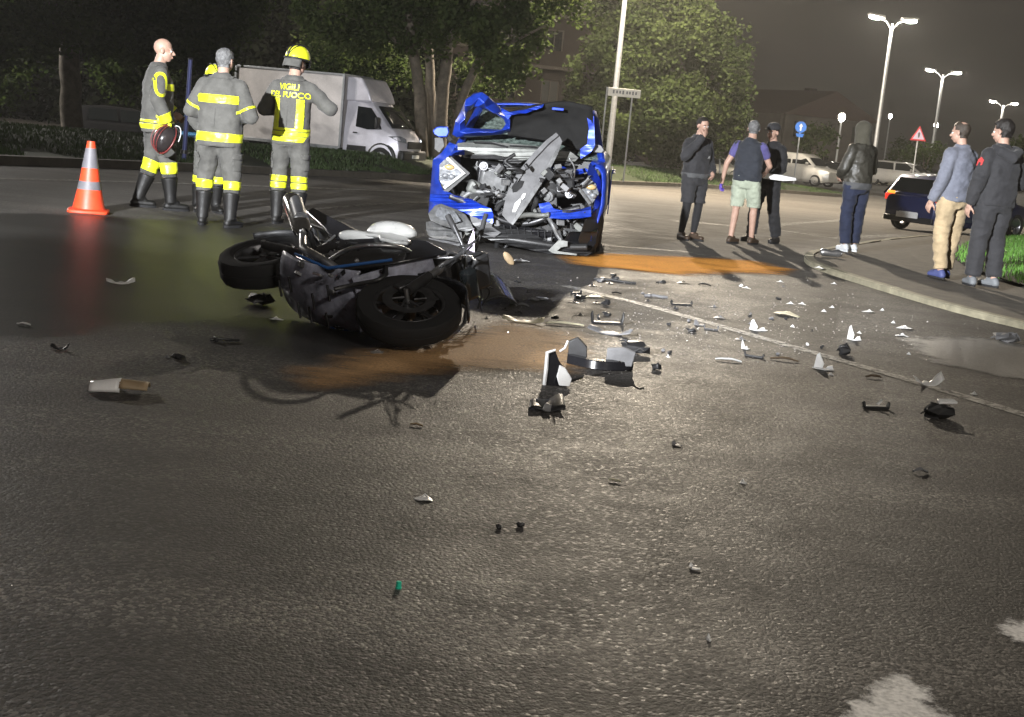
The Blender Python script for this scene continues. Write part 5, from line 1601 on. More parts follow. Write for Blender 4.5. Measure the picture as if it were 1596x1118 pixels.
for nm, pl, dd in (('headlamp', [(242, 512), (292, 455), (350, 520), (388, 560), (330, 610), (272, 648), (242, 600)], 0.22), ('headlamp', [(1052, 628), (1108, 588), (1150, 620), (1168, 680), (1130, 735), (1090, 700)], 0.30)):
    ho_ = panel(nm, pl, lambda x, y, d=dd: d + 0.25 * max(0, (abs(x - 802) / 148 - .75)), 0.10, 'lamp_glass', dent=0.01)
    k_ = ((285, 470), (385, 560), (268, 645)) if pl[0][0] < 600 else ((1112, 590), (1052, 650), (1118, 738))
    panel('headlamp_frame', [(k_[0][0] - 6, k_[0][1] - 14), (k_[0][0] + 12, k_[0][1] - 18), (k_[1][0] + (34 if pl[0][0] < 600 else -14), k_[1][1]), (k_[2][0] + 20, k_[2][1] + 28), (k_[2][0] - 4, k_[2][1] + 14), (k_[1][0] + (10 if pl[0][0] < 600 else 8), k_[1][1])], dd - 0.01, 0.06, 'black_plastic', ho_)
    mb = MB(); mb.tube([CL(*crop(*q), dd - 0.03) for q in k_], 0.020, 6); mb.build('light_strip', 'white_plastic' if pl[0][0] < 600 else 'alloy_grey', ho_)
    c0 = ((300, 525) if pl[0][0] < 600 else (1122, 640)); mb = MB(); mb.ball(CL(*crop(*c0), dd - 0.005), (0.055, 0.02, 0.03), 12, 8); mb.build('indicator', 'amber', ho_)
    for q in ((275, 575), (312, 580)) if pl[0][0] < 600 else ((1110, 670), (1135, 690)):
        mb = MB(); mb.ball(CL(*crop(*q), dd - 0.01), (0.036, 0.02, 0.03), 12, 8); mb.build('projector', 'lamp_glass', ho_)
panel('arch_liner', [(1085, 840), (1130, 800), (1186, 740), (1184, 880), (1160, 985), (1110, 1035), (1065, 1025), (1050, 950)], lambda x, y: wrap(x, y) - 0.02, 0.06, 'black_plastic', dent=0.03, seed=14)
panel('grille_fragment', [(560, 850), (700, 868), (800, 880), (900, 905), (940, 950), (820, 965), (690, 945), (560, 905)], 0.16, 0.03, 'black_gloss', dent=0.05, seed=15)
for gi in range(9):
    ga, gb = (575 + gi * 40, 856 + gi * 6), (590 + gi * 38, 905 + gi * 7)
    mb = MB(); mb.tube([CL(*crop(*ga), 0.13), CL(*crop(*gb), 0.12)], 0.007, 5); mb.build('grille_bar', 'dark_metal', car)
panel('torn_bumper_skin', [(430, 760), (520, 790), (560, 830), (545, 870), (600, 905), (560, 935), (480, 900), (430, 850), (415, 800)], 0.08, 0.02, 'grey_plastic', dent=0.06, seed=16)
# door mirrors
for pl, ms, ar in (([(200, 312), (225, 290), (290, 288), (300, 320), (285, 350), (240, 352), (210, 335)], 'car_blue', ((290, 345), (310, 370))), ([(1112, 408), (1135, 385), (1180, 400), (1196, 425), (1185, 440), (1140, 438)], 'grey_plastic', ((1112, 425), (1090, 440)))):
    mo = panel('door_mirror', pl, 0.95, 0.16, ms); mo.modifiers.new('b', 'BEVEL').width = 0.02
    mb = MB(); mb.tube([CL(*crop(*ar[0]), 1.02), CL(*crop(*ar[1]), 1.02)], 0.03, 8); mb.build('mirror_arm', 'black_plastic', mo)
panel('mirror_base', [(215, 355), (260, 352), (270, 400), (240, 440), (215, 420)], 1.05, 0.06, 'black_plastic')

# engine bay: block, covers, radiator, crossmember, hoses, looms, brackets
def eb(name, cx, cy, d, size, material, rot=(0, 0, 0), bevel=0.012):
    mb = MB(); mb.box((0, 0, 0), size); o = mb.build(name, material, car, bevel=bevel)
    o.location = CL(*crop(cx, cy), d); o.rotation_euler = rot; return o
eb('engine_block', 590, 620, 0.62, (0.50, 0.30, 0.42), 'dark_metal', (0.1, 0.05, 0.1))
eb('engine_cover', 560, 600, 0.44, (0.30, 0.10, 0.26), 'alloy_grey', (0.2, 0.12, 0.1), 0.03)
eb('battery', 470, 700, 0.40, (0.22, 0.18, 0.18), 'black_plastic', (0.1, 0.2, 0.1))
eb('air_box', 930, 640, 0.50, (0.34, 0.24, 0.20), 'black_plastic', (0.1, -0.15, 0.1), 0.03)
eb('radiator', 850, 850, 0.40, (0.80, 0.05, 0.30), 'black_plastic', (-0.2, 0.1, 0.05))
eb('coolant_tank', 440, 640, 0.34, (0.13, 0.12, 0.14), 'pale_alloy', (0.1, 0.3, 0.2), 0.03)
eb('fuse_box', 960, 560, 0.48, (0.24, 0.16, 0.10), 'dark_metal', (0, -0.1, 0.1))
eb('gearbox_casing', 760, 720, 0.55, (0.34, 0.26, 0.24), 'alloy_grey', (0.3, 0.1, 0.0), 0.04)
for i in range(3):
    eb('gearbox_rib', 745 + i * 22, 700 + i * 6, 0.41, (0.02, 0.03, 0.16), 'steel', (0.3, 0.1, 0), 0.004)
rr = random.Random(5)
def etube(name, pts, r, material, d):
    mb = MB(); v = [CL(*crop(*p), d + rr.uniform(-0.06, 0.06)) for p in pts]
    sm = chaikin(v, 2); mb.tube(sm, r, 7); return mb.build(name, material, car, smooth=180)
etube('crossmember', [(300, 690), (480, 760), (600, 840), (760, 860), (900, 800), (1060, 760)], 0.035, 'dark_metal', 0.16)
etube('crossmember', [(690, 815), (740, 800), (840, 806), (880, 800)], 0.028, 'pale_alloy', 0.06)
etube('suspension_arm', [(870, 810), (900, 860), (925, 920), (950, 950)], 0.022, 'alloy_grey', 0.10)
etube('bumper_beam', [(410, 890), (560, 930), (760, 960), (960, 990), (1100, 990)], 0.04, 'black_plastic', 0.18)
for k in range(44):
    x0, y0 = rr.uniform(400, 1040), rr.uniform(500, 960); pts = [(x0, y0)]
    for j in range(3): pts.append((pts[-1][0] + rr.uniform(-90, 90), pts[-1][1] + rr.uniform(-60, 60)))
    etube('hose' if k % 2 else 'wiring_loom', pts, rr.choice((0.008, 0.012, 0.02, 0.028)), rr.choice(('black_plastic', 'rubber', 'black_plastic', 'alloy_grey', 'steel')), rr.uniform(0.16, 0.42))
for k in range(70):
    cx, cy = rr.uniform(400, 1060), rr.uniform(520, 960)
    s = rr.uniform(0.03, 0.11)
    eb(rr.choice(('bracket', 'broken_bracket', 'clip', 'bent_plate')), cx, cy, rr.uniform(0.10, 0.38), (s, rr.uniform(0.01, 0.06), s * rr.uniform(0.3, 1.1)), rr.choice(('alloy_grey', 'black_plastic', 'black_plastic', 'dark_metal', 'pale_alloy', 'grey_plastic')), (rr.uniform(-.6, .6), rr.uniform(-1, 1), rr.uniform(-.6, .6)), 0.004)
for k, (cx, cy, r_) in enumerate(((500, 520, .05), (610, 540, .04), (820, 560, .045), (880, 690, .06), (1000, 680, .05), (640, 700, .05), (540, 880, .05), (470, 870, .045))):
    mb = MB(); mb.cyl((0, -0.04, 0), (0, 0.08, 0), r_, r_ * .9, 16); mb.cyl((0, -0.055, 0), (0, -0.04, 0), r_ * .6, r_ * .6, 12); o = mb.build('pulley', 'alloy_grey' if k % 2 else 'dark_metal', car, bevel=0.004); o.location = CL(*crop(cx, cy), 0.34); o.rotation_euler = (rr.uniform(-.4, .4), 0, rr.uniform(-.5, .5))

# grey bumper trim standing upright in the engine bay, resting on the crossmember
def TL(px, py, dy): return CL(px, py, dy)
trim = empty('bumper_trim', (CX, CY, 0), 0, 'long grey plastic bumper trim jammed upright in the wrecked nose', 'bumper trim')
tl = lambda cx, cy: -0.02 + 0.55 * max(0, (860 - cy) / 540) ** 1.2
tp_ = panel('blade', [(606, 802), (618, 740), (640, 660), (672, 595), (722, 522), (790, 440), (860, 370), (920, 324), (940, 345), (956, 376), (930, 450), (890, 530), (850, 600), (790, 700), (720, 795), (668, 862), (640, 840)], lambda x, y: tl((x - 620) * 3.728, (y - 120) * 3.728), 0.035, 'mid_grey_plastic', trim, dent=0.006)
panel('rolled_edge', [(722, 522), (790, 440), (860, 370), (920, 324), (935, 340), (880, 385), (800, 470), (740, 540), (690, 620)], lambda x, y: tl((x - 620) * 3.728, (y - 120) * 3.728) - 0.04, 0.04, 'grey_plastic', trim)
panel('slot', [(662, 640), (690, 600), (735, 605), (720, 640), (690, 668), (668, 672)], lambda x, y: tl((x - 620) * 3.728, (y - 120) * 3.728) - 0.012, 0.012, 'black_plastic', trim)
panel('flange', [(955, 376), (930, 450), (850, 600), (720, 795), (668, 862), (660, 850), (710, 770), (830, 590), (910, 440)], lambda x, y: tl((x - 620) * 3.728, (y - 120) * 3.728) - 0.03, 0.03, 'alloy_grey', trim)
panel('part_sticker', [(664, 785), (680, 735), (712, 705), (716, 725), (700, 755), (684, 786)], lambda x, y: tl((x - 620) * 3.728, (y - 120) * 3.728) - 0.016, 0.004, 'white_plastic', trim)
panel('part_sticker', [(714, 700), (728, 678), (744, 676), (738, 700), (722, 715)], lambda x, y: tl((x - 620) * 3.728, (y - 120) * 3.728) - 0.016, 0.004, 'white_plastic', trim)

# ------------------------------------------------------------------ fallen motorcycle
bk0 = P(416, 408, 8.75)
fw_ = Vector((0.69, -0.72, -0.06)).normalized(); nh = Vector((0.72, 0.69, 0)); nh = (nh - fw_ * nh.dot(fw_)).normalized()
tt = R(17); up_ = (nh * math.cos(tt) + fw_.cross(nh) * (math.sin(tt) if fw_.cross(nh).z > 0 else -math.sin(tt))).normalized(); lf_ = up_.cross(fw_)
BR = Matrix((fw_, lf_, up_)).transposed().to_4x4()
bike = empty('motorcycle', (bk0.x, bk0.y, 0), 0, 'black and white motorcycle lying on its side in the road', 'motorcycle')
BT = Matrix.Translation(bk0 - bike.location) @ BR @ Matrix.Scale(1.0, 4) @ Matrix.Translation((0, 0, -0.31))
mat('bike_white', (0.27, 0.27, 0.26), 0.28, noise_amt=0.08, coat=0.6)
mat('belly_grey', (0.33, 0.34, 0.42), 0.4, noise_amt=0.6, noise_scale=9, bump=0.5, bump_scale=14)
mat('blue_edge', (0.03, 0.12, 0.36), 0.25)


def BP(x, y, z): return BT @ Vector((x, y, z))
def bdir(x, y, z): return BR.to_3x3() @ Vector((x, y, z))
def btube(name, pts, r, material, n=8, par=None, smooth=60):
    mb = MB(); mb.tube([BP(*p) for p in pts], r, n); return mb.build(name, material, par or bike, smooth=smooth)
def bbox(name, c, s, material, bev=0.02, rot=None, par=None):
    mb = MB(); mb.box(c, s, T=BT, rot=rot); return mb.build(name, material, par or bike, bevel=bev)


wheel(bike, BP(0, 0, 0.31), bdir(0, -1, 0), 0.31, 0.17, 0.20, rim='dark_metal')
steer = Matrix.Rotation(R(14), 3, 'Z')
fa = BR.to_3x3() @ (steer @ Vector((0, -1, 0)))
fw = wheel(bike, BP(1.52, -0.03, 0.30), fa, 0.305, 0.125, 0.205, rim='dark_metal')
for s in (-1, 1):
    mb = MB(); c = BP(1.52, -0.03, 0.30) + fa * (0.078 * s); mb.torus(c, fa, 0.125, 0.028, 36, 8, squash=0.10); bd_ = mb.build('brake_disc', 'dark_metal', bike)
    ua = fa.orthogonal().normalized(); ub = fa.cross(ua)
    for k_ in range(6):
        th = k_ * math.pi / 3; MB().cyl(c + (ua * math.cos(th) + ub * math.sin(th)) * .03, c + (ua * math.cos(th + .4) + ub * math.sin(th + .4)) * .10, .008, .006, 6).build('disc_carrier', 'dark_metal', bd_)
    btube('fork_leg', [(1.52, 0.115 * s - .03, 0.30), (1.40, 0.11 * s - .015, 0.56)], 0.031, 'dark_metal'); btube('fork_tube', [(1.40, 0.11 * s - .015, 0.56), (1.24, 0.105 * s, 0.90)], 0.024, 'steel')
    bbox('brake_caliper', (1.42, 0.10 * s - .03, 0.36), (0.07, 0.05, 0.12), 'dark_metal', 0.01)
    btube('swingarm', [(0, 0.12 * s, 0.31), (0.25, 0.12 * s, 0.33), (0.55, 0.09 * s, 0.40)], [0.028, 0.036, 0.04], 'dark_metal')
    btube('frame_rail', [(0.52, 0.14 * s, 0.40), (0.62, 0.16 * s, 0.66), (0.95, 0.14 * s, 0.80), (1.22, 0.06 * s, 0.86)], [0.035, 0.04, 0.04, 0.035], 'dark_metal')
    btube('subframe', [(0.60, 0.11 * s, 0.66), (0.2, 0.10 * s, 0.76), (-0.22, 0.07 * s, 0.82)], 0.018, 'dark_metal')
    if s < 0:
        btube('handlebar', [(1.20, 0.0, 0.98), (1.18, -0.12, 1.02), (1.06, -0.24, 1.05)], 0.013, 'dark_metal'); btube('grip', [(1.09, -0.20, 1.045), (1.00, -0.29, 1.06)], 0.019, 'rubber'); btube('foot_peg', [(0.48, -0.16, 0.38), (0.48, -0.28, 0.38)], 0.014, 'rubber')
    else:
        btube('handlebar', [(1.20, 0.0, 0.98), (1.16, 0.10, 1.04), (1.04, 0.10, 1.22)], 0.013, 'dark_metal'); btube('grip', [(1.06, 0.10, 1.19), (1.0, 0.10, 1.30)], 0.019, 'rubber')
    # black side fairing
    mb = MB(); mb.rings([[BP(x + sh, s * (0.17 + bulge), z) for x, z, bulge in ((0.50, 0.22, 0.0), (0.95, 0.16, 0.02), (1.22, 0.45, 0.04), (1.30, 0.80, 0.02), (1.05, 0.84, 0.03), (0.78, 0.66, 0.05), (0.52, 0.50, 0.03))] for sh in (0.0,)] + [[BP(x, s * (0.145 + bulge), z) for x, z, bulge in ((0.51, 0.23, 0.0), (0.95, 0.17, 0.02), (1.21, 0.45, 0.04), (1.29, 0.79, 0.02), (1.05, 0.83, 0.03), (0.78, 0.65, 0.05), (0.53, 0.49, 0.03))]])
    fo = mb.build('side_fairing', 'black_gloss', bike, bevel=0.01)
    btube('fairing_edge', [(0.52, 0.19 * s, 0.22), (0.95, 0.205 * s, 0.165), (1.21, 0.225 * s, 0.45)], 0.010, 'blue_edge', par=fo)
btube('axle', [(0, -0.15, 0.31), (0, 0.15, 0.31)], 0.016, 'steel'); btube('axle', [(1.52, -0.16, 0.30), (1.52, 0.12, 0.30)], 0.014, 'steel')
bbox('engine', (0.78, 0, 0.44), (0.42, 0.30, 0.34), 'dark_metal', 0.03)
for k in range(5): bbox('cylinder_fin', (0.95, 0, 0.50 + k * 0.035), (0.20, 0.26, 0.012), 'steel', 0.003)
bbox('crankcase_cover', (0.78, -0.165, 0.40), (0.24, 0.04, 0.22), 'alloy_grey', 0.015)
# belly pan facing the camera
def belly(u, v):
    a = (u - .5) * 2.2; return BP(0.42 + 0.72 * v, 0.20 * math.sin(a) * 1.1, 0.20 - 0.10 * math.cos(a) + 0.05 * (1 - math.sin(v * 3.14)) + 0.06 * v * v)
MB().grid(belly, 16, 12).build('belly_pan', 'belly_grey', bike, smooth=180, solid=0.012)
# leg shield below the headstock, the broad grey face between the wheels
def shield(u, v):
    a = (u - .5) * 2.0; return BP(1.10 + 0.10 * v + 0.06 * math.cos(a), 0.21 * math.sin(a), 0.20 + 0.52 * v)
MB().grid(shield, 14, 10).build('leg_shield', 'belly_grey', bike, smooth=180, solid=0.012)
bbox('radiator', (1.16, 0, 0.58), (0.05, 0.30, 0.22), 'black_plastic', 0.008)
# tank, seat, tail
mb = MB(); rows = []
for x, w_, z0, z1 in ((0.50, 0.07, 0.74, 0.82), (0.60, 0.13, 0.70, 0.92), (0.80, 0.165, 0.68, 1.0), (1.0, 0.16, 0.70, 0.99), (1.14, 0.10, 0.74, 0.92)):
    rows.append([BP(x, w_ * math.cos(t_) , (z0 + z1) / 2 + (z1 - z0) / 2 * math.sin(t_)) for t_ in [2 * math.pi * i / 14 for i in range(14)]])
mb.rings(rows); tk = mb.build('fuel_tank', 'bike_white', bike, smooth=180, subsurf=1)
mb = MB(); mb.cyl(BP(0.84, 0, 0.99), BP(0.84, 0, 1.015), 0.05, 0.045, 16); mb.build('filler_cap', 'dark_metal', tk)
mb = MB(); rows = []
for x, w_, z0, z1 in ((0.58, 0.10, 0.74, 0.83), (0.40, 0.15, 0.74, 0.82), (0.15, 0.15, 0.78, 0.87), (0.0, 0.13, 0.82, 0.93), (-0.20, 0.09, 0.86, 0.94)):
    rows.append([BP(x, w_ * math.copysign(abs(math.cos(t_)) ** .6, math.cos(t_)), (z0 + z1) / 2 + (z1 - z0) / 2 * math.copysign(abs(math.sin(t_)) ** .6, math.sin(t_))) for t_ in [2 * math.pi * i / 14 for i in range(14)]])
mb.rings(rows); mb.build('seat', 'black_plastic', bike, smooth=60)
for s in (-1, 1):
    mb = MB(); mb.rings([[BP(x, s * (0.155 + o), z) for x, z in ((0.52, 0.58), (0.33, 0.60), (0.20, 0.66), (-0.22, 0.80), (-0.25, 0.88), (0.05, 0.82), (0.50, 0.74))] for o in (0.0, 0.02)]); mb.build('tail_panel', 'black_gloss', bike, bevel=0.008)
    mb = MB(); mb.rings([[BP(x, s * (0.185 + b_ + o), z) for x, z, b_ in ((0.56, 0.70, 0), (0.66, 0.64, .02), (0.80, 0.66, .03), (0.86, 0.62, .035), (0.98, 0.64, .03), (1.04, 0.70, .02), (1.0, 0.76, 0), (0.9, 0.80, 0), (0.82, 0.77, .01), (0.70, 0.80, 0))] for o in (0.0, 0.025)]); mb.build('upper_fairing', 'bike_white', bike, bevel=0.012)
# exhaust on the side that now points upward
btube('exhaust_pipe', [(1.0, -0.08, 0.30), (0.9, -0.20, 0.22), (0.55, -0.22, 0.26), (0.35, -0.24, 0.40)], 0.026, 'steel')
btube('silencer', [(0.36, -0.24, 0.40), (0.30, -0.25, 0.43), (-0.12, -0.30, 0.64), (-0.18, -0.305, 0.67)], [0.035, 0.062, 0.066, 0.045], 'chrome', 16)
btube('silencer_shield', [(0.24, -0.30, 0.47), (0.0, -0.335, 0.60)], [0.045, 0.045], 'black_plastic', 10)
# rear mudguard, plate, lamp, front mudguard, nose cowl, headlamp, screen stay
def rmud(u, v):
    a = R(20 + 110 * v); return BP(-0.355 * math.cos(a) * 1.0, (u - .5) * 0.20, 0.31 + 0.355 * math.sin(a))
MB().grid(rmud, 6, 12).build('rear_mudguard', 'black_plastic', bike, smooth=180, solid=0.006)
bbox('tail_lamp', (-0.25, 0, 0.86), (0.03, 0.12, 0.03), 'dark_metal', 0.008)
def fmud(u, v):
    a = R(35 + 120 * v); return BP(1.52 + 0.345 * math.cos(a), (u - .5) * 0.16 - .03, 0.30 + 0.345 * math.sin(a))
MB().grid(fmud, 6, 12).build('front_mudguard', 'black_gloss', bike, smooth=180, solid=0.006)
bbox('instrument_pod', (1.30, 0, 1.02), (0.10, 0.22, 0.12), 'black_plastic', 0.02); bbox('headlamp', (1.37, 0.03, 0.88), (0.08, 0.20, 0.11), 'glass_dark', 0.03)
bbox('steering_yoke', (1.23, 0, 0.90), (0.09, 0.27, 0.05), 'dark_metal', 0.015); bbox('steering_yoke', (1.30, 0, 0.76), (0.08, 0.26, 0.05), 'dark_metal', 0.015)
for k in range(7):
    a_ = rr.uniform(-.2, .2); btube('cable', chaikin([Vector((1.22, a_, 0.95)), Vector((1.35 + rr.uniform(0, .2), a_ + rr.uniform(-.2, .2), 0.8 + rr.uniform(-.1, .2))), Vector((1.3, a_ * .5, 0.6)), Vector((1.0, rr.uniform(-.1, .1), 0.55))], 2), 0.006, 'rubber', 6)
rb = random.Random(8)
for s_, (cx_, cz_, rx_, rz_, hy) in enumerate(((0.70, 0.82, 0.17, 0.11, 0.075), (0.60, 0.64, 0.16, 0.045, 0.05))):
    mb = MB(); mb.ball((0, 0, 0), (1, 1, 1), 18, 10)
    mb.v = [tuple(BP(cx_ + x * rx_ * (1 + .12 * math.sin(z * 4)), -0.185 - max(-0.2, -y) * hy, cz_ + z * rz_ + 0.25 * x * rx_)) for x, y, z in mb.v]
    mb.build('tank_cover' if s_ == 0 else 'side_cover', 'bike_white', bike, smooth=180)
for k in range(46):
    x_, y_, z_ = rb.uniform(0.5, 1.25), -rb.uniform(0.14, 0.20), rb.uniform(0.30, 0.78)
    if rb.random() < .45: x_, y_, z_ = rb.uniform(0.45, 1.1), rb.uniform(-.2, .12), rb.uniform(0.10, 0.2)
    sz = rb.uniform(.02, .07); rt = Matrix.Rotation(rb.uniform(-1, 1), 3, 'X') @ Matrix.Rotation(rb.uniform(-1, 1), 3, 'Y')
    bbox(rb.choice(('bracket', 'broken_clip', 'torn_cover', 'bolt_plate')), (x_, y_, z_), (sz, sz * rb.uniform(.2, .6), sz * rb.uniform(.4, 1.2)), rb.choice(('steel', 'dark_metal', 'black_plastic', 'black_gloss', 'grey_plastic', 'alloy_grey')), .004, rt)
for k in range(16):
    p_ = Vector((rb.uniform(.4, 1.2), -rb.uniform(.15, .21), rb.uniform(.3, .75))); q_ = [p_]
    for j in range(3): q_.append(q_[-1] + Vector((rb.uniform(-.2, .2), rb.uniform(-.05, .05), rb.uniform(-.15, .15))))
    btube('hose', chaikin(q_, 2), rb.choice((.006, .009, .014)), rb.choice(('rubber', 'black_plastic', 'steel')), 6)
for k in range(7):
    p_ = Vector((0.50 + k * .09, rb.uniform(-.16, .1), .085 + .02 * (k % 2))); btube('skid_rib', [p_, p_ + Vector((.01, .10, -.004))], .008, rb.choice(('dark_metal', 'black_plastic')), 6)
btube('crash_bar', chaikin([Vector((1.1, -.16, .7)), Vector((1.2, -.30, .5)), Vector((1.0, -.31, .32)), Vector((.8, -.18, .24))], 2), .014, 'steel', 8)
print('BIKE', project(BP(0, 0, .31) + bike.location), project(BP(1.52, 0, .3) + bike.location), project(BP(.8, 0, .85) + bike.location), project(BP(1.2, 0, 1.0) + bike.location))
# settle the bike on the road
bpy.context.view_layer.update()
lo = min((o.matrix_world @ Vector(c)).z for o in bike.children for c in o.bound_box)
low_v = min(min(v.co.z for v in o.data.vertices) for o in bike.children)
print('BIKE low', low_v)
bike.location.z -= low_v + 0.0

# ------------------------------------------------------------------ simple vehicles in the car park
def make_car(base, rz, label, name, body_col, L=4.2, Wd=1.74, Hh=1.45, kind='hatch', tail=False, group='cars in the car park', lights=True):
    """car facing +x: body and cabin lofted from a side profile, glass, wheels, lamps, plates"""
    t = empty(name, base, rz, label, 'car', group)
    m = body_col
    hw = Wd / 2
    if kind == 'van':
        prof = [(-0.5, 0.30, .98), (-0.5, 1.0, .58), (0.18, 1.0, .58), (0.40, .93, .58), (0.5, .62, .50), (0.5, .30, .5)]
    stations = [(-0.5, .30, .60, .80), (-0.47, .22, .64, .92), (-0.30, .20, .66, 1.0), (0.0, .19, .66, 1.0), (0.25, .20, .65, 1.0), (0.42, .22, .58, .95), (0.5, .30, .50, .80)]
    mb = MB(); rows = []
    for sx, zb, zt, wf in stations:
        w_ = hw * wf; zt *= Hh; zb = zb * 1.0
        rows.append([Vector((sx * L, y * w_, z)) for y, z in ((-.9, zb), (-1, zb + .12), (-1, zt - .12), (-.93, zt - .03), (-.8, zt), (.8, zt), (.93, zt - .03), (1, zt - .12), (1, zb + .12), (.9, zb))])
    mb.rings(rows); bo = mb.build('body', m, t, smooth=50, bevel=0.02)
    cab = [(-0.49, .62, .97), (-0.40, .95, .80), (-0.2, 1.0, .78), (0.04, .985, .78), (0.16, .90, .82), (0.30, .64, .94)] if kind != 'van' else [(-0.495, .62, .97), (-0.48, .97, .86), (-0.2, 1.0, .84), (0.08, .99, .84), (0.17, .90, .86), (0.30, .62, .95)]
    mb = MB(); rows = []
    for sx, zt, wf in cab:
        rows.append([Vector((sx * L, y * hw * wf2, z)) for y, wf2, z in ((-1, .97, .62 * Hh), (-1, wf, zt * Hh - .04), (-.88, wf, zt * Hh), (.88, wf, zt * Hh), (1, wf, zt * Hh - .04), (1, .97, .62 * Hh))])
    mb.rings(rows, cap=True); mb.build('cabin', m, t, smooth=50, bevel=0.015)
    for s in (-1, 1):
        y0 = hw * .965 + .006; y1 = hw * .80 + .022
        for a, b, c_, d in (((-0.30 if kind != 'van' else -0.44), -0.06, -0.08, -0.30 if kind != 'van' else -0.43), (-0.04, 0.25, 0.10, -0.05)):
            mb = MB(); mb.add([(a * L, s * y0, .66 * Hh), (b * L, s * y0, .66 * Hh), (c_ * L, s * y1, .93 * Hh), (d * L, s * y1, .93 * Hh)], [(0, 1, 2, 3)]); mb.build('side_window', 'glass_dark', t, smooth=None, solid=0.008)
        mb = MB(); mb.box((0.19 * L, s * (hw + .08), .70 * Hh), (.12, .18, .12)); mb.build('door_mirror', m, t, bevel=.03)
        for sx in (-0.31, 0.32):
            wheel(t, (sx * L, s * (hw - .10), .31), (0, s, 0), .31, .20, .20, fancy=lights)
        if lights:
            mb = MB(); mb.box((-0.487 * L, s * hw * .74, .56 * Hh), (.05, .30, .16)); tlm = mb.build('tail_lamp', 'tail_red', t, bevel=.02)
            mb = MB(); mb.box((0.478 * L, s * hw * .70, .46 * Hh), (.08, .32, .14)); mb.build('headlamp', 'lamp_glass', t, bevel=.02)
    mb = MB(); x0, x1, z1 = -0.5 * L, -0.425 * L, .90 * Hh
    if kind == 'van': x0, x1 = -0.503 * L, -0.492 * L
    mb.add([(x0 + .06, -hw * .78, .66 * Hh), (x0 + .06, hw * .78, .66 * Hh), (x1 - .02, hw * .68, z1), (x1 - .02, -hw * .68, z1)], [(0, 1, 2, 3)]); mb.build('rear_window', 'glass_dark', t, smooth=None, solid=.01)
    mb = MB(); mb.add([(0.295 * L, -hw * .80, .655 * Hh), (0.295 * L, hw * .80, .655 * Hh), (0.165 * L, hw * .70, .90 * Hh), (0.165 * L, -hw * .70, .90 * Hh)], [(0, 1, 2, 3)]); mb.build('windscreen', 'glass_dark', t, smooth=None, solid=.02)
    if lights:
        mb = MB(); mb.box((-0.505 * L, 0, .42), (.02, .52, .12)); mb.build('number_plate', 'white_plastic', t, bevel=.004)
        mb = MB(); mb.box((-0.50 * L, 0, .30), (.06, Wd * .82, .14)); mb.build('rear_bumper', 'black_plastic', t, bevel=.02)
    return t


mat('tail_red', (0.45, 0.02, 0.02), 0.3, emit=(1.0, 0.06, 0.03), estr=0.12)
mat('tail_amber', (0.7, 0.3, 0.03), 0.3, emit=(1.0, 0.4, 0.05), estr=0.18)
paint('paint_navy', (0.012, 0.02, 0.085)); paint('paint_white', (0.62, 0.60, 0.56)); paint('paint_dark', (0.012, 0.012, 0.014)); paint('paint_silver', (0.30, 0.30, 0.30)); paint('paint_lightblue', (0.10, 0.28, 0.55)); paint('paint_beige', (0.32, 0.31, 0.27))
# dark car with a lit tail lamp behind the man in grey
pc = P(1492, 342, 34)
cdir = R(38)
pcar = make_car((pc.x, pc.y, gz(0, pc.y)), cdir, 'dark blue car with glowing tail lamp behind the man in the grey sweater', 'parked_car', 'paint_navy', 4.0, 1.72, 1.42, group=None)
mb = MB(); mb.box((-0.493 * 4.0, 0.60, .64 * 1.42), (.04, .20, .07)); mb.build('indicator', 'tail_amber', pcar, bevel=.01)
mb = MB(); mb.box((-0.515 * 4.0, 0.0, .40), (.02, .62, .13)); mb.build('plate_panel', 'white_plastic', pcar, bevel=.004)

def far_car(px, py, depth, rz, label, col, L=4.2, Hh=1.45, kind='hatch', name='parked_car', lights=False):
    p = P(px, py, depth); return make_car(p, rz, label, name, col, L, 1.74, Hh, kind, group='cars in the car park', lights=lights)
far_car(1246, 288, 72, R(-38), 'white high roofed car parked below the blue round sign', 'paint_white', 3.9, 1.65, 'van')
far_car(1298, 291, 78, R(-40), 'dark car parked just beside the white high roofed one', 'paint_dark', 4.1, 1.42)
far_car(1372, 292, 84, R(-35), 'pale car parked at the foot of the tallest lamp', 'paint_beige')
far_car(1404, 292, 76, R(-35), 'silver car parked next to the navy car with glowing lamp', 'paint_silver', 4.2, 1.4)
far_car(1345, 288, 100, R(-35), 'dark car parked behind the hooded figure', 'paint_dark')
far_car(962, 276, 74, R(-30), 'silver car partly hidden behind the lamp post foot', 'paint_silver', 4.0, 1.4)
far_car(1116, 278, 88, R(-20), 'pale car half hidden behind the man in black jacket', 'paint_beige', 4.0, 1.4)
far_car(196, 232, 48, R(15), 'black car in the gloom behind the bald firefighter', 'paint_dark', 4.2, 1.45, lights=True)
far_car(300, 246, 48, R(100), 'light blue car glimpsed between the firefighters', 'paint_lightblue', 4.0, 1.45)
far_car(20, 190, 70, R(5), 'dim car far back beside the left tree', 'paint_dark', 4.2, 1.45)

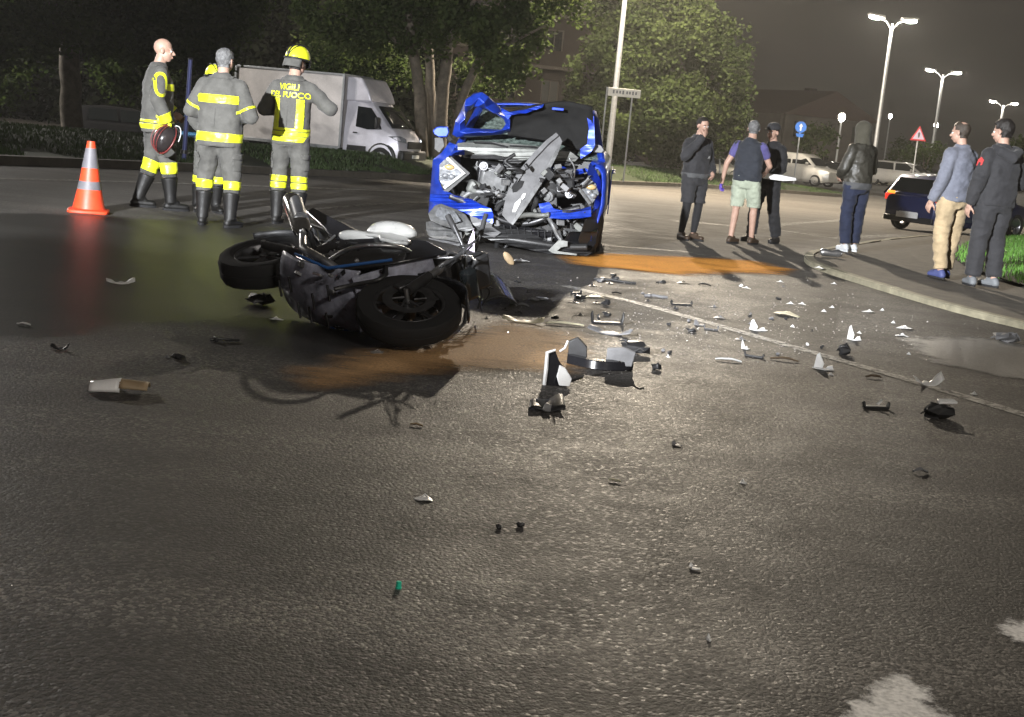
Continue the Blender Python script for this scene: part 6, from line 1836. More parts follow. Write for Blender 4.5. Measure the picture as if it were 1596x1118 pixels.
# ------------------------------------------------------------------ box van
paint('van_white', (0.72, 0.70, 0.76), 0.5, 0.4, 0.15)
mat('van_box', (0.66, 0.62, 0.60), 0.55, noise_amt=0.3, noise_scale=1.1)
vb = P(545, 258, 42)
van = empty('box_van', (vb.x, vb.y, vb.z), R(-17), 'white box van with roof spoiler parked behind the firefighters', 'van')
vz = -0.05
def vbx(name, c, s, material, bev=0.02, par=None, rot=None):
    mb = MB(); mb.box(c, s, rot=rot); return mb.build(name, material, par or van, bevel=bev)
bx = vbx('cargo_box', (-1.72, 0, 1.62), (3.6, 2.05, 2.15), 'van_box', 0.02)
for xx in (-3.53, 0.09):
    for yy in (-1.035, 1.035): vbx('corner_post', (xx, yy, 1.62), (0.07, 0.06, 2.19), 'galvanised', 0.01, bx)
    vbx('top_rail', (xx, 0, 2.71), (0.07, 2.1, 0.05), 'galvanised', 0.008, bx)
for yy in (-1.04, 1.04): vbx('side_rail', (-1.72, yy, 2.70), (3.55, 0.04, 0.06), 'galvanised', 0.008, bx); vbx('side_rail', (-1.72, yy, 0.53), (3.55, 0.05, 0.10), 'galvanised', 0.008, bx)
mb = MB(); rows = []
for z, x1, w_ in ((0.30, 2.02, .96), (0.62, 2.10, .98), (0.98, 2.02, .98), (1.20, 1.86, .96), (1.32, 1.62, .94), (1.62, 1.36, .90), (1.95, 1.08, .86), (2.02, 0.95, .84)):
    rows.append([Vector((x, y, z)) for x, y in ((0.16, -w_), (x1 - .45, -w_), (x1 - .12, -w_ * .86), (x1, -w_ * .5), (x1, w_ * .5), (x1 - .12, w_ * .86), (x1 - .45, w_), (0.16, w_))])
mb.rings(rows); cb = mb.build('cab', 'van_white', van, smooth=45, bevel=0.03)
mb = MB(); mb.rings([[Vector((x, y, z)) for x, z in ((0.14, 1.95), (1.0, 1.97), (0.86, 2.30), (0.62, 2.66), (0.14, 2.68))] for y in (-.92, -.80, .80, .92)]); mb.build('roof_spoiler', 'van_white', van, smooth=40, bevel=.05)
mb = MB(); mb.grid(lambda u, v: Vector((1.69 - 0.52 * v + 0.10 * math.sin(u * 3.14), (u - .5) * 2 * (0.86 - 0.06 * v), 1.27 + 0.60 * v)), 10, 4); mb.build('windscreen', 'glass_dark', van, smooth=180, solid=0.03)
for s in (-1, 1):
    mb = MB(); mb.add([(0.55, s * .965, 1.22), (0.95, s * .975, 1.16), (1.40, s * .965, 1.20), (1.20, s * .925, 1.55), (0.98, s * .89, 1.80), (0.55, s * .89, 1.82)], [(0, 1, 2, 3, 4, 5)]); mb.build('side_window', 'glass_dark', van, smooth=None, solid=.03)
    vbx('door_handle', (0.55, s * 1.0, 1.04), (.14, .04, .04), 'black_plastic', .01)
    vbx('door_moulding', (0.62, s * .99, .58), (.62, .03, .16), 'black_plastic', .02)
    mo = vbx('door_mirror', (1.32, s * 1.15, 1.38), (.10, .22, .34), 'black_plastic', .04)
    mb = MB(); mb.rings([[Vector((x, s * y, z)) for x, y, z in q] for q in ([(1.62, .99, 1.02), (1.95, .80, 1.05), (2.07, .62, .98), (2.09, .62, .86), (1.95, .86, .88)], [(1.62, .93, 1.02), (1.90, .74, 1.05), (2.0, .60, .98), (2.02, .60, .86), (1.9, .80, .88)])]); mb.build('headlamp', 'lamp_glass', van, bevel=.01)
    mb = MB(); mb.torus((1.42, s * .93, .36), (0, 1, 0), .42, .06, 24, 8); mb.build('wheel_arch', 'black_plastic', van)
    wheel(van, (1.42, s * .90, .34), (0, s, 0), .34, .22, .20); wheel(van, (-2.2, s * .86, .34), (0, s, 0), .34, .22, .20)
    vbx('side_guard', (-0.9, s * .98, .42), (1.6, .04, .12), 'dark_metal', .01); vbx('tool_locker', (-0.55, s * .90, .36), (.34, .2, .26), 'galvanised', .01)
vbx('bumper', (2.04, 0, .46), (.22, 1.86, .34), 'black_plastic', .06); vbx('grille', (2.10, 0, .80), (.05, 1.1, .22), 'black_plastic', .03); vbx('chassis', (-1.6, 0, .45), (3.9, .8, .16), 'black_plastic', .01)
vbx('number_plate', (2.16, 0, .46), (.02, .52, .11), 'white_plastic', .004)
print('VAN', project(van.matrix_basis @ Vector((2.1, 0, 0))), project(van.matrix_basis @ Vector((-3.5, -1.03, 2.7))), project(van.matrix_basis @ Vector((0.1, -1.03, 2.7))))

# ================================================================== SIGNS, CONE, BUILDINGS
mat('cone_orange', (0.85, 0.075, 0.025), 0.45, noise_amt=0.15, noise_scale=9)
mat('cone_grey', (0.16, 0.155, 0.17), 0.5, noise_amt=0.2)
cb_ = G(138, 331)
cone = empty('traffic_cone', cb_, 0.25, 'orange traffic cone with two grey bands beside the firefighters', 'traffic cone')
mb = MB(); n8 = []
for k in range(16):
    a = 2 * math.pi * k / 16 + 0.39; r = 0.215 if k % 2 == 0 else 0.20
    n8.append((0.21 * math.copysign(abs(math.cos(a)) ** 0.35, math.cos(a)), 0.21 * math.copysign(abs(math.sin(a)) ** 0.35, math.sin(a))))
mb.rings([[Vector((x, y, z)) for x, y in n8] for z in (0.0, 0.03)] + [[Vector((x * .8, y * .8, 0.042)) for x, y in n8]]); mb.build('base', 'cone_orange', cone, bevel=0.006)
prof = [(0.165, 0.042), (0.122, 0.24), (0.105, 0.325), (0.085, 0.46), (0.068, 0.565), (0.052, 0.665), (0.040, 0.735)]
for nm, i0, i1, m_ in (('body', 0, 1, 'cone_orange'), ('reflective_band', 1, 2, 'cone_grey'), ('body', 2, 3, 'cone_orange'), ('reflective_band', 3, 5, 'cone_grey'), ('tip', 5, 6, 'cone_orange')):
    mb = MB(); rs = prof[i0:i1 + 1]; off = 0.002 if 'band' in nm else 0
    mb.rings([[Vector(((r + off) * math.cos(2 * math.pi * k / 28), (r + off) * math.sin(2 * math.pi * k / 28), z)) for k in range(28)] for r, z in rs], cap=(nm == 'tip')); mb.build(nm, m_, cone, smooth=60)

mat('sign_white', (0.62, 0.60, 0.54), 0.45, noise_amt=0.12, noise_scale=3)
mat('sign_blue', (0.03, 0.12, 0.42), 0.4); mat('sign_red', (0.50, 0.05, 0.06), 0.4); mat('sign_lilac', (0.55, 0.48, 0.62), 0.4); mat('sign_text', (0.10, 0.10, 0.11), 0.5)
d_ = 49.0
pA = P(973, 145, d_)
nb = empty('name_board', (pA.x, pA.y, P(973, 266, d_).z), 0, 'white street name board on two thin posts', 'sign')
zz = pA.z - nb.location.z
for sx in (-0.62, 0.30):
    mb = MB(); mb.cyl((sx, 0.03, -0.4), (sx, 0.03, zz + 0.15), 0.03, 0.03, 8); mb.build('post', 'galvanised', nb)
sb_ = MB().box((0, 0, zz), (1.16, 0.03, 0.29)).build('board', 'sign_white', nb, bevel=0.006)
for k, x in enumerate((-0.38, -0.26, -0.15, -0.04, 0.10, 0.20, 0.31, 0.42)):
    MB().box((x, -0.019, zz + 0.01), (0.06, 0.004, 0.10 if k % 3 else 0.13)).build('faded_letter', 'grey_plastic', sb_)

pB = P(1248, 200, 66); b0 = P(1244, 262, 66)
sg = empty('round_sign', (pB.x, pB.y, b0.z), 0, 'blue round traffic sign on a slim post behind the white car', 'sign')
z1 = pB.z - b0.z
MB().cyl((0, 0.05, -1.0), (0, 0.05, z1 + 0.3), 0.035, 0.035, 8).build('post', 'galvanised', sg)
mb = MB(); mb.cyl((0, -0.012, z1 + 0.05), (0, 0.012, z1 + 0.05), 0.27, 0.27, 28); ds = mb.build('disc', 'sign_blue', sg)
mb = MB(); mb.prism([(-0.035, -0.018, z1 - 0.12), (0.035, -0.018, z1 - 0.12), (0.035, -0.018, z1 + 0.08), (0.10, -0.018, z1 + 0.08), (0, -0.018, z1 + 0.22), (-0.10, -0.018, z1 + 0.08), (-0.035, -0.018, z1 + 0.08)], (0, 0.004, 0)); mb.build('arrow', 'sign_white', ds, smooth=None)
mb = MB(); mb.prism([(-0.20, -0.012, z1 - 0.26), (0.20, -0.012, z1 - 0.26), (0.14, -0.012, z1 - 0.42), (-0.14, -0.012, z1 - 0.42)], (0, 0.02, 0)); mb.build('lower_plate', 'sign_blue', sg, smooth=None)

pB = P(1432, 211, 60); b0 = P(1424, 275, 60)
sg = empty('warning_sign', (pB.x, pB.y, b0.z), 0, 'red edged triangular warning sign on a post', 'sign')
z1 = pB.z - b0.z
MB().cyl((0, 0.05, -0.8), (0, 0.05, z1 + 0.1), 0.035, 0.035, 8).build('post', 'galvanised', sg)
tri = lambda s, y, dz=0: [(-0.36 * s, y, z1 - 0.24 * s + dz), (0.36 * s, y, z1 - 0.24 * s + dz), (0, y, z1 + 0.40 * s + dz)]
to = MB().prism(tri(1, -0.012), (0, 0.02, 0)).build('rim', 'sign_red', sg, bevel=0.01); MB().prism(tri(0.72, -0.017), (0, 0.004, 0)).build('face', 'sign_lilac', to, smooth=None)
MB().prism([(-0.03, -0.022, z1 - 0.10), (0.03, -0.022, z1 - 0.10), (0.05, -0.022, z1 + 0.08), (0, -0.022, z1 + 0.14), (-0.05, -0.022, z1 + 0.08)], (0, 0.004, 0)).build('pictogram', 'sign_text', to, smooth=None)

mat('blue_post', (0.12, 0.14, 0.34), 0.5, 0.3)
b0 = P(287, 238, 27); t0 = P(297, 92, 27)
po = empty('blue_post', b0, 0, 'slim bluish post standing in the grass between two firefighters', 'post')
MB().cyl((0, 0, -0.3), (t0 - b0), 0.045, 0.04, 10).build('shaft', 'blue_post', po); mb = MB(); mb.ball(t0 - b0, (0.05, 0.05, 0.03), 10, 6); mb.build('cap', 'dark_metal', po)
MB().cyl((0, 0, -0.02), (0, 0, 0.05), 0.08, 0.07, 10).build('collar', 'dark_metal', po)
b0 = P(1124, 268, 70); t0 = P(1121, 228, 70)
po = empty('thin_post', b0, 0, 'thin grey post between the man in black and the man in the vest', 'post')
MB().cyl((0, 0, -0.4), (t0 - b0), 0.04, 0.04, 8).build('shaft', 'galvanised', po); mb = MB(); mb.ball(t0 - b0, (0.045, 0.045, 0.03), 8, 6); mb.build('cap', 'dark_metal', po)

# ------------------------------------------------------------------ buildings, dim behind the trees
mat('brick_wall', (0.026, 0.019, 0.016), 0.85, noise_amt=0.3, noise_scale=3); mat('render_wall', (0.10, 0.09, 0.08), 0.85, noise_amt=0.25, noise_scale=1.5)
mat('roof_tile', (0.06, 0.036, 0.03), 0.8, noise_amt=0.3, noise_scale=5); mat('shutter', (0.02, 0.022, 0.02), 0.6); mat('concrete', (0.09, 0.08, 0.07), 0.85, noise_amt=0.25)


def building(base, rz, Lx, Ly, Hh, floors, cols, label, wall='render_wall', roof='gable', balconies=True, name='building'):
    t = empty(name, base, rz, label, 'building')
    # front wall (towards -y) with real openings
    mb = MB(); ww, wh = 1.1, 1.4; fh = Hh / floors; cw = Lx / cols
    xs = [-Lx / 2]; 
    for c in range(cols): xs += [-Lx / 2 + cw * (c + .5) - ww / 2, -Lx / 2 + cw * (c + .5) + ww / 2]
    xs.append(Lx / 2); zs = [0]
    for f in range(floors): zs += [fh * f + 0.9, fh * f + 0.9 + wh]
    zs.append(Hh)
    vs = [(x, -Ly / 2, z) for z in zs for x in xs]; nx = len(xs); fs = []
    for j in range(len(zs) - 1):
        for i in range(nx - 1):
            if i % 2 == 1 and j % 2 == 1: continue
            fs.append((j * nx + i, j * nx + i + 1, (j + 1) * nx + i + 1, (j + 1) * nx + i))
    mb.add(vs, fs); fwl = mb.build('front_wall', wall, t, smooth=None, solid=0.3)
    for nm, c, s in (('side_wall', (-Lx / 2 - .16, .17, Hh / 2), (.3, Ly - .03, Hh)), ('side_wall', (Lx / 2 + .16, .17, Hh / 2), (.3, Ly - .03, Hh)), ('back_wall', (0, Ly / 2, Hh / 2), (Lx, .3, Hh))):
        MB().box(c, s).build(nm, wall, t)
    for f in range(floors):
        for c in range(cols):
            x, z = -Lx / 2 + cw * (c + .5), fh * f + .9 + wh / 2
            mb = MB()
            for cx, cz, sx, sz in ((0, wh / 2 - .04, ww, .08), (0, -wh / 2 + .04, ww, .08), (-ww / 2 + .04, 0, .08, wh - .16), (ww / 2 - .04, 0, .08, wh - .16), (0, 0, .06, wh - .16)):
                mb.box((x + cx, -Ly / 2 + .06, z + cz), (sx, .08, sz))
            wn_ = mb.build('window', 'concrete', t, smooth=None)
            MB().box((x, -Ly / 2 + .08, z), (ww - .1, .02, wh - .1)).build('pane', 'glass_dark' if (f + c) % 3 else 'shutter', wn_, smooth=None)
            MB().box((x, -Ly / 2 - .2, z - wh / 2 - .05), (ww + .2, .14, .08)).build('sill', 'concrete', wn_, smooth=None)
        if balconies and f > 0:
            bo_ = MB().box((0, -Ly / 2 - .65, fh * f), (Lx * .7, 1.0, .18)).build('balcony', 'concrete', t, smooth=None)
            MB().box((0, -Ly / 2 - 1.12, fh * f + .55), (Lx * .7, .06, .9)).build('balcony_front', wall, bo_, smooth=None)
    if roof == 'gable':
        mb = MB(); mb.prism([(-Lx / 2 - .6, -Ly / 2 - .6, Hh + .02), (Lx / 2 + .6, -Ly / 2 - .6, Hh + .02), (0, -Ly / 2 - .6, Hh + Lx * .26)], (0, Ly + 1.2, 0)); rf = mb.build('roof', 'roof_tile', t, smooth=None)
        MB().box((Lx * .22, 0, Hh + Lx * .22), (.8, .8, 1.4)).build('chimney', 'brick_wall', rf, smooth=None)
    else:
        rf = MB().box((0, 0, Hh + .15), (Lx + .8, Ly + .8, .3)).build('roof', 'concrete', t, smooth=None)
        MB().box((Lx * .2, 0, Hh + 1.0), (2.0, 2.0, 1.4)).build('stair_head', 'render_wall', rf, smooth=None)
    return t


q = P(830, 250, 88); building((q.x, q.y, -1.2), R(8), 13, 9, 9.0, 3, 5, 'brick apartment block with balconies glimpsed above the wrecked bonnet', 'brick_wall', 'flat')
q = P(1236, 262, 118); building((q.x, q.y + 5, -1.2), R(24), 9, 12, 5.4, 2, 3, 'dim gabled house behind the men on the road', 'render_wall', 'gable', False)
q = P(600, 240, 92); building((q.x, q.y, -1.2), R(-6), 17, 9, 9.0, 3, 6, 'dark apartment block behind the box van', 'render_wall', 'flat')

# the dark wood that closes the view behind the car park
lobes = []
rw = random.Random(77)
for k in range(24):
    px = -260 + k * 39; d = 66 + rw.uniform(-4, 10)
    p = P(px, 190, d); h = 4.5 + rw.uniform(0, 2.5)
    lobes.append(((p.x, p.y, h * 0.55 - 1.0), (3.4, 2.5, h * 0.8)))
    lobes.append(((p.x + rw.uniform(-1, 1), p.y + 1, h + 2.5), (3.2, 2.2, 3.4)))
leaf_mat('leaf_dark', (0.012, 0.017, 0.007), (0.006, 0.009, 0.004))
o = bpy.data.objects.new('wood', crown_mesh('wood', lobes, 28000, 0.40, 'leaf_dark', 5, 0.3)); COL.objects.link(o)
tag(o, 'dark mass of trees closing the view behind the car park', 'wood', kind='stuff')

# unseen van, added outside the frame to shade the fallen motorcycle and foreground
paint('paint_red', (0.35, 0.02, 0.015))
make_car((-3.4, 2.62, 0), R(-22), 'unseen red van added to shade the motorcycle from the floodlight', 'shade_van', 'paint_red', 3.6, 1.7, 1.98, 'van', group=None)

# ================================================================== DEBRIS
def base_size(px, py, wpx, hpx):
    p = G(px, py); s = p.y / F
    return p, wpx * s, hpx * s


DM = dict(white='white_plastic', black='black_plastic', grey='mid_grey_plastic', dark='grey_plastic', cream='cream_plastic', steel='steel', brown='brown_scrap', clear='clear_scrap', green='green_cap', tan='tan_scrap')
mat('brown_scrap', (0.12, 0.085, 0.055), 0.7, noise_amt=0.3); mat('green_cap', (0.03, 0.55, 0.36), 0.4); mat('tan_scrap', (0.30, 0.22, 0.13), 0.6, noise_amt=0.3)
mat('clear_scrap', (0.32, 0.30, 0.28), 0.15, noise_amt=0.2)
DB = 'debris scattered over the road'


def outline(w, d, r, n=9, rough=0.35):
    pts = []
    for i in range(n):
        a = 2 * math.pi * i / n + r.uniform(-.2, .2); k = 1 + r.uniform(-rough, rough * .3)
        pts.append((w / 2 * math.cos(a) * k, d / 2 * math.sin(a) * k))
    return pts


def debris(px, py, wpx, hpx, kind, col, label, rz=None, name='debris_piece', cat='debris', seed=None, extra=None):
    r = random.Random(seed if seed is not None else int(px * 7 + py * 3)); p, w, h = base_size(px, py, wpx, hpx)
    if py < 440 and px > 1262: p.z += KH
    t = empty(name, p, rz if rz is not None else r.uniform(-0.5, 0.5), label, cat, DB)
    m_ = DM.get(col, col)
    if kind == 'plate':
        dd = max(0.03, min(w * .8, h * 4)); poly_ = outline(w, dd, r)
        mb = MB(); zc = lambda x, y: 0.10 * w * (1 - (2 * x / w) ** 2) + 0.02 * w * noise.noise((x * 30, y * 30, px))
        a = [Vector((x, y, max(0.002, zc(x, y)))) for x, y in poly_]; c = Vector((0, 0, zc(0, 0) + 0.004))
        n = len(a); top = a + [c]; bot = [v - Vector((0, 0, min(0.004, 0.002))) for v in top]
        fs = [(i, (i + 1) % n, n) for i in range(n)] + [((i + 1) % n + n + 1, i + n + 1, 2 * n + 1) for i in range(n)] + [(i, i + n + 1, (i + 1) % n + n + 1, (i + 1) % n) for i in range(n)]
        mb.add(top + bot, fs); mb.build('shell', m_, t, smooth=35)
        mb = MB(); mb.tube([(-w * .2, 0, 0.004), (0, dd * .1, 0.012 + .08 * w), (w * .2, 0, .004)], 0.004, 5); mb.build('broken_rib', m_, t)
    elif kind == 'angle':
        d = w * 0.5; up = h * 0.95
        pl = outline(w, d, r, 8); mb = MB(); mb.prism([Vector((x, y, 0.002 + abs(x) * .08)) for x, y in pl], (0, 0, 0.005)); mb.build('flat_flange', m_, t, bevel=.001)
        mb = MB(); mb.prism([Vector((x, 0.02 + z * .25, z)) for x, z in ((-w * .42, 0.003), (-w * .05, 0.003), (0.02 * w, up * .35), (-w * .12, up * .7), (-w * .22, up), (-w * .33, up * .85))], (0.004, 0.008, 0)); mb.build('upright_flange', m_, t, bevel=.001)
        mb = MB(); mb.prism([Vector((x, 0.03 + z * .2, z)) for x, z in ((w * .1, .004), (w * .46, .004), (w * .40, up * .3), (w * .2, up * .22))], (0, 0.006, 0)); mb.build('torn_lip', m_, t, bevel=.001)
    elif kind == 'strip':
        mb = MB(); n = 8; rows = []
        for i in range(n + 1):
            u = i / n; x = (u - .5) * w; y = 0.08 * w * math.sin(u * 3.14); z = 0.006 + 0.25 * h * math.sin(u * 3.14 * 1.0) + r.uniform(0, .004); ww = max(0.006, h * 0.5) * (0.5 + 0.5 * math.sin(u * 2.6 + .3))
            rows.append([Vector((x, y - ww, z)), Vector((x, y, z + ww * .6)), Vector((x, y + ww, z)), Vector((x, y, z - .005))])
        mb.rings(rows); mb.build('sliver', m_, t, smooth=35)
    elif kind == 'curved':
        mb = MB()
        def f(u, v):
            a = (u - .5) * 2; return Vector((a * w / 2, (v - .5) * w * .35 * (1 - .5 * abs(a)), 0.004 + h * 0.75 * (a * a * (0.75 if a < 0 else 1.0)) * (0.5 + .5 * v) + 0.18 * h * math.sin(u * 9) ** 2 * v))
        mb.grid(f, 12, 4); mb.build('shell', m_, t, smooth=180, solid=0.004)
        mb = MB(); mb.tube([(w * .25, 0, .004), (w * .38, w * .08, h * .4), (w * .45, w * .05, h * .8)], .005, 5); mb.build('broken_rib', m_, t)
    elif kind == 'chunk':
        mb = MB(); mb.ball((0, 0, h * .4), (w * .46, w * .36, h * .42), 7, 5); mb.v = [(x + r.uniform(-1, 1) * w * .10, y + r.uniform(-1, 1) * w * .10, max(0.0, z + r.uniform(-1, 1) * h * .14)) for x, y, z in mb.v]; mb.build('core', m_, t, smooth=None)
        for k in range(3):
            mb = MB(); a = r.uniform(0, 6.28); mb.tube([(0, 0, h * .4), (math.cos(a) * w * .35, math.sin(a) * w * .25, h * r.uniform(.3, .9)), (math.cos(a) * w * .55, math.sin(a) * w * .4, h * r.uniform(.1, .9))], [.012, .008, .004], 6); mb.build('spur', m_, t)
    elif kind == 'rod':
        mb = MB(); mb.tube([(-w / 2, 0, .010), (-w * .1, .01, .012 + h * .1), (w * .2, -.01, .012), (w / 2, .01, .010)], max(.006, h * .28), 8); mb.build('bar', m_, t); mb = MB(); mb.box((-w * .3, 0, .016), (w * .12, .05, .025)); mb.build('clamp', m_, t, bevel=.004)
    elif kind == 'bracket':
        mb = MB(); mb.box((0, 0, .008), (w, w * .22, .014)); mb.build('web', m_, t, bevel=.003)
        for s in (-1, 1):
            mb = MB(); mb.prism([(s * w * .5, -w * .1, .004), (s * w * .5, w * .1, .004), (s * w * .56, w * .08, h * .7), (s * w * .53, 0, h), (s * w * .55, -w * .06, h * .6)], (-s * .010, 0, 0)); mb.build('ear', m_, t, bevel=.002)
    if extra:
        extra(t, w, h)
    return t


def add_white_top(t, w, h):
    mb = MB(); mb.prism([(-w * .1, -w * .18, h * .80), (w * .55, -w * .1, h * .86), (w * .5, w * .12, h * .95), (-w * .05, w * .14, h * .9)], (0, 0, .012)); mb.build('white_cover', 'white_plastic', t, bevel=.004)
    mb = MB(); mb.prism([(-w * .5, -w * .15, .004), (-w * .1, -w * .3, .004), (w * .1, -w * .1, .02), (-w * .4, .02, .02)], (0, 0, .008)); mb.build('torn_flap', 'black_plastic', t)


def add_white_bit(t, w, h):
    mb = MB(); mb.prism([(0, 0, h * .6), (w * .2, 0, h * 1.3), (w * .3, 0.01, h * 1.1), (w * .12, 0, h * .5)], (0, .008, 0)); mb.build('white_splinter', 'white_plastic', t)


W_ = 'white'
for a in (
    (1181, 516, 30, 18, 'angle', W_, 'white angled fairing shard just above the painted line, near the grey oval plate'),
    (1163, 545, 15, 15, 'angle', W_, 'small white upright shard just below the painted line'),
    (1331, 531, 25, 24, 'angle', W_, 'white upright shard behind the black lump on the painted line'),
    (1283, 577, 36, 27, 'angle', W_, 'white upright shard leaning in front of the painted line'),
    (1446, 601, 58, 26, 'curved', W_, 'large white wavy fairing shard lying on the painted line'),
    (1135, 564, 42, 7, 'strip', W_, 'long flat white sliver below the painted line'),
    (1224, 492, 50, 15, 'plate', 'cream', 'pale oval plate on the dark road patch'),
    (1355, 487, 22, 13, 'plate', W_, 'small white domed shard lying near the kerb'),
    (1411, 513, 32, 9, 'plate', W_, 'upper of two flat white shards beside the pale road film'),
    (1406, 524, 22, 8, 'plate', W_, 'lower and shorter of two flat white shards beside the pale road film'),
    (1518, 615, 14, 6, 'plate', W_, 'lone small white chip past the large wavy shard'),
    (1250, 475, 16, 7, 'plate', W_, 'white chip behind the pale oval plate'),
    (1232, 474, 14, 5, 'plate', W_, 'thin white chip beside the chip behind the oval plate'),
    (1284, 486, 11, 7, 'plate', W_, 'white chip at the edge of the dark road patch'),
    (1297, 480, 10, 6, 'plate', W_, 'tiny white chip at the corner of the dark road patch'),
    (1163, 450, 16, 5, 'plate', W_, 'white flake near the end of the orange sand'),
    (1216, 440, 12, 5, 'plate', W_, 'white flake between the sand and the kerb nose'),
    (1300, 443, 10, 7, 'plate', W_, 'white flake lying close under the kerb'),
    (1275, 426, 18, 6, 'plate', W_, 'white flake lying against the kerb nose'),
    (1235, 510, 10, 7, 'plate', W_, 'white crumb lying in the middle of the dark road patch'),
    (1375, 484, 8, 5, 'plate', W_, 'tiny white crumb beside the domed shard'),
    (1392, 504, 10, 5, 'plate', W_, 'tiny white crumb before the two flat shards'),
    (1113, 479, 14, 7, 'plate', 'grey', 'grey flake above the far end of the painted line'),
    (1295, 585, 10, 5, 'plate', W_, 'white crumb fallen beside the leaning upright shard'),
    (1361, 590, 26, 8, 'strip', 'brown', 'dull brown strip below the painted line'),
    (1222, 563, 44, 8, 'strip', 'brown', 'long brown strip beside the long white sliver'),
    (1175, 557, 30, 8, 'bracket', 'black', 'low black bracket beside the small upright shard'),
    (1315, 553, 26, 20, 'chunk', 'black', 'black plastic lump lying on the painted line'),
    (1567, 533, 44, 19, 'chunk', 'dark', 'dark metal lump near the kerb at the picture edge'),
    (1155, 530, 22, 8, 'plate', 'dark', 'dark flake lying on the painted line'),
    # middle
    (1022, 577, 17, 15, 'chunk', 'black', 'black rubbery lump alone on the bright asphalt'),
    (946, 505, 50, 20, 'bracket', 'black', 'wide black bracket with two upright ears'),
    (950, 521, 74, 16, 'curved', 'grey', 'long pale grey blade in front of the wide bracket'),
    (988, 552, 50, 24, 'chunk', 'black', 'knotted black lump at the end of the bumper fragment'),
    (1078, 518, 18, 8, 'chunk', 'black', 'first of three black scraps above the painted line'),
    (1108, 515, 22, 9, 'bracket', 'black', 'last of three black scraps above the painted line'),
    (1092, 508, 24, 10, 'angle', 'dark', 'dark scrap with a pale tip between two black ones'),
    (958, 440, 66, 7, 'rod', 'black', 'long thin black rod near the sand'),
    (1062, 476, 34, 8, 'bracket', 'black', 'flat black bracket beyond the lamp-lit scraps'),
    (1022, 464, 36, 8, 'rod', 'grey', 'pale rod end lying before the flat black bracket'),
    (1065, 442, 22, 6, 'plate', 'black', 'black flake at the edge of the pale dust'),
    (1098, 446, 20, 6, 'strip', 'black', 'black strip between the sand and the dust'),
    (1122, 497, 26, 6, 'plate', 'dark', 'dark flake above the painted line'),
    (944, 476, 16, 12, 'chunk', 'black', 'small spiky black scrap by the pale shard'),
    (903, 467, 22, 9, 'chunk', 'black', 'dark scrap near the car shadow edge'),
    (928, 464, 34, 12, 'plate', 'cream', 'pale shard among small black scraps'),
    (1010, 470, 14, 6, 'plate', 'black', 'tiny black scrap before the pale rod'),
    (961, 459, 16, 5, 'strip', 'black', 'short black strip behind the pale shard'),
    (1053, 483, 8, 5, 'chunk', 'black', 'black crumb under the flat bracket'),
    (1042, 507, 7, 5, 'chunk', 'black', 'black crumb above the bright asphalt'),
    (815, 503, 66, 13, 'curved', 'cream', 'yellowish torn strip nearest the motorcycle'),
    (880, 508, 62, 8, 'strip', 'cream', 'yellowish straight strip beside the torn one'),
    # left
    (188, 443, 44, 13, 'curved', W_, 'white strip lying alone on the wet asphalt'),
    (37, 508, 22, 6, 'strip', W_, 'short white sliver at the far edge of the wet asphalt'),
    (93, 545, 30, 13, 'curved', 'black', 'black curled scrap at the wet edge'),
    (279, 560, 24, 10, 'chunk', 'black', 'small black lump between the cup and the motorcycle'),
    (260, 558, 14, 7, 'plate', 'grey', 'grey flake beside the small black lump'),
    (350, 533, 46, 8, 'rod', 'black', 'black rod lying left of the front wheel'),
    (430, 499, 26, 13, 'plate', W_, 'white lump under the rear of the motorcycle'),
    (588, 552, 42, 15, 'plate', 'clear', 'clear lens shard in front of the front tyre'),
    (405, 475, 50, 22, 'chunk', 'black', 'dark foot pedal assembly beside the rear wheel'),
    # foreground
    (662, 779, 34, 10, 'plate', W_, 'white leaf shaped shard alone in the near asphalt'),
    (1083, 889, 18, 9, 'angle', W_, 'small white shard in the near asphalt'),
    (1157, 753, 14, 7, 'plate', W_, 'white chip midway between the line and the near shard'),
    (1055, 696, 18, 8, 'angle', 'grey', 'grey chip beyond the near white chip'),
    (1434, 738, 26, 12, 'strip', 'grey', 'grey curved sliver below the broken mirror'),
    (958, 752, 20, 4, 'strip', 'cream', 'thin pale splinter in the pool of light'),
    (1104, 997, 9, 6, 'plate', W_, 'tiny white chip nearest the camera'),
    (777, 824, 9, 6, 'chunk', 'black', 'left of two dark crumbs in the near asphalt'),
    (811, 821, 12, 6, 'chunk', 'black', 'right of two dark crumbs in the near asphalt'),
    (649, 665, 20, 5, 'strip', 'tan', 'tan splinter in front of the sand streak'),
):
    debris(*a)
rq = random.Random(21)
for k in range(30):
    px, py = rq.uniform(690, 960), rq.uniform(430, 500)
    if px < 740 and py > 470: px += 80
    kd, cl, wp = rq.choice(('chunk', 'plate', 'strip', 'bracket', 'plate')), rq.choice(('black', 'black', 'dark', 'grey')), rq.uniform(8, 22)
    where = 'under the front corner of the wrecked car' if px > 880 and py < 455 else ('in the litter at the edge of the car shadow' if px > 860 else ('in the shadow under the wrecked car nose' if py < 460 else 'in the litter beside the motorcycle fork'))
    debris(px, py, wp, rq.uniform(4, 9), kd, cl, ('larger ' if wp > 15 else 'small ') + dict(dark='dark grey').get(cl, cl) + ' ' + dict(chunk='lump', plate='flake', strip='sliver', bracket='bracket')[kd] + ' ' + where, rq.uniform(-2, 2), seed=k)
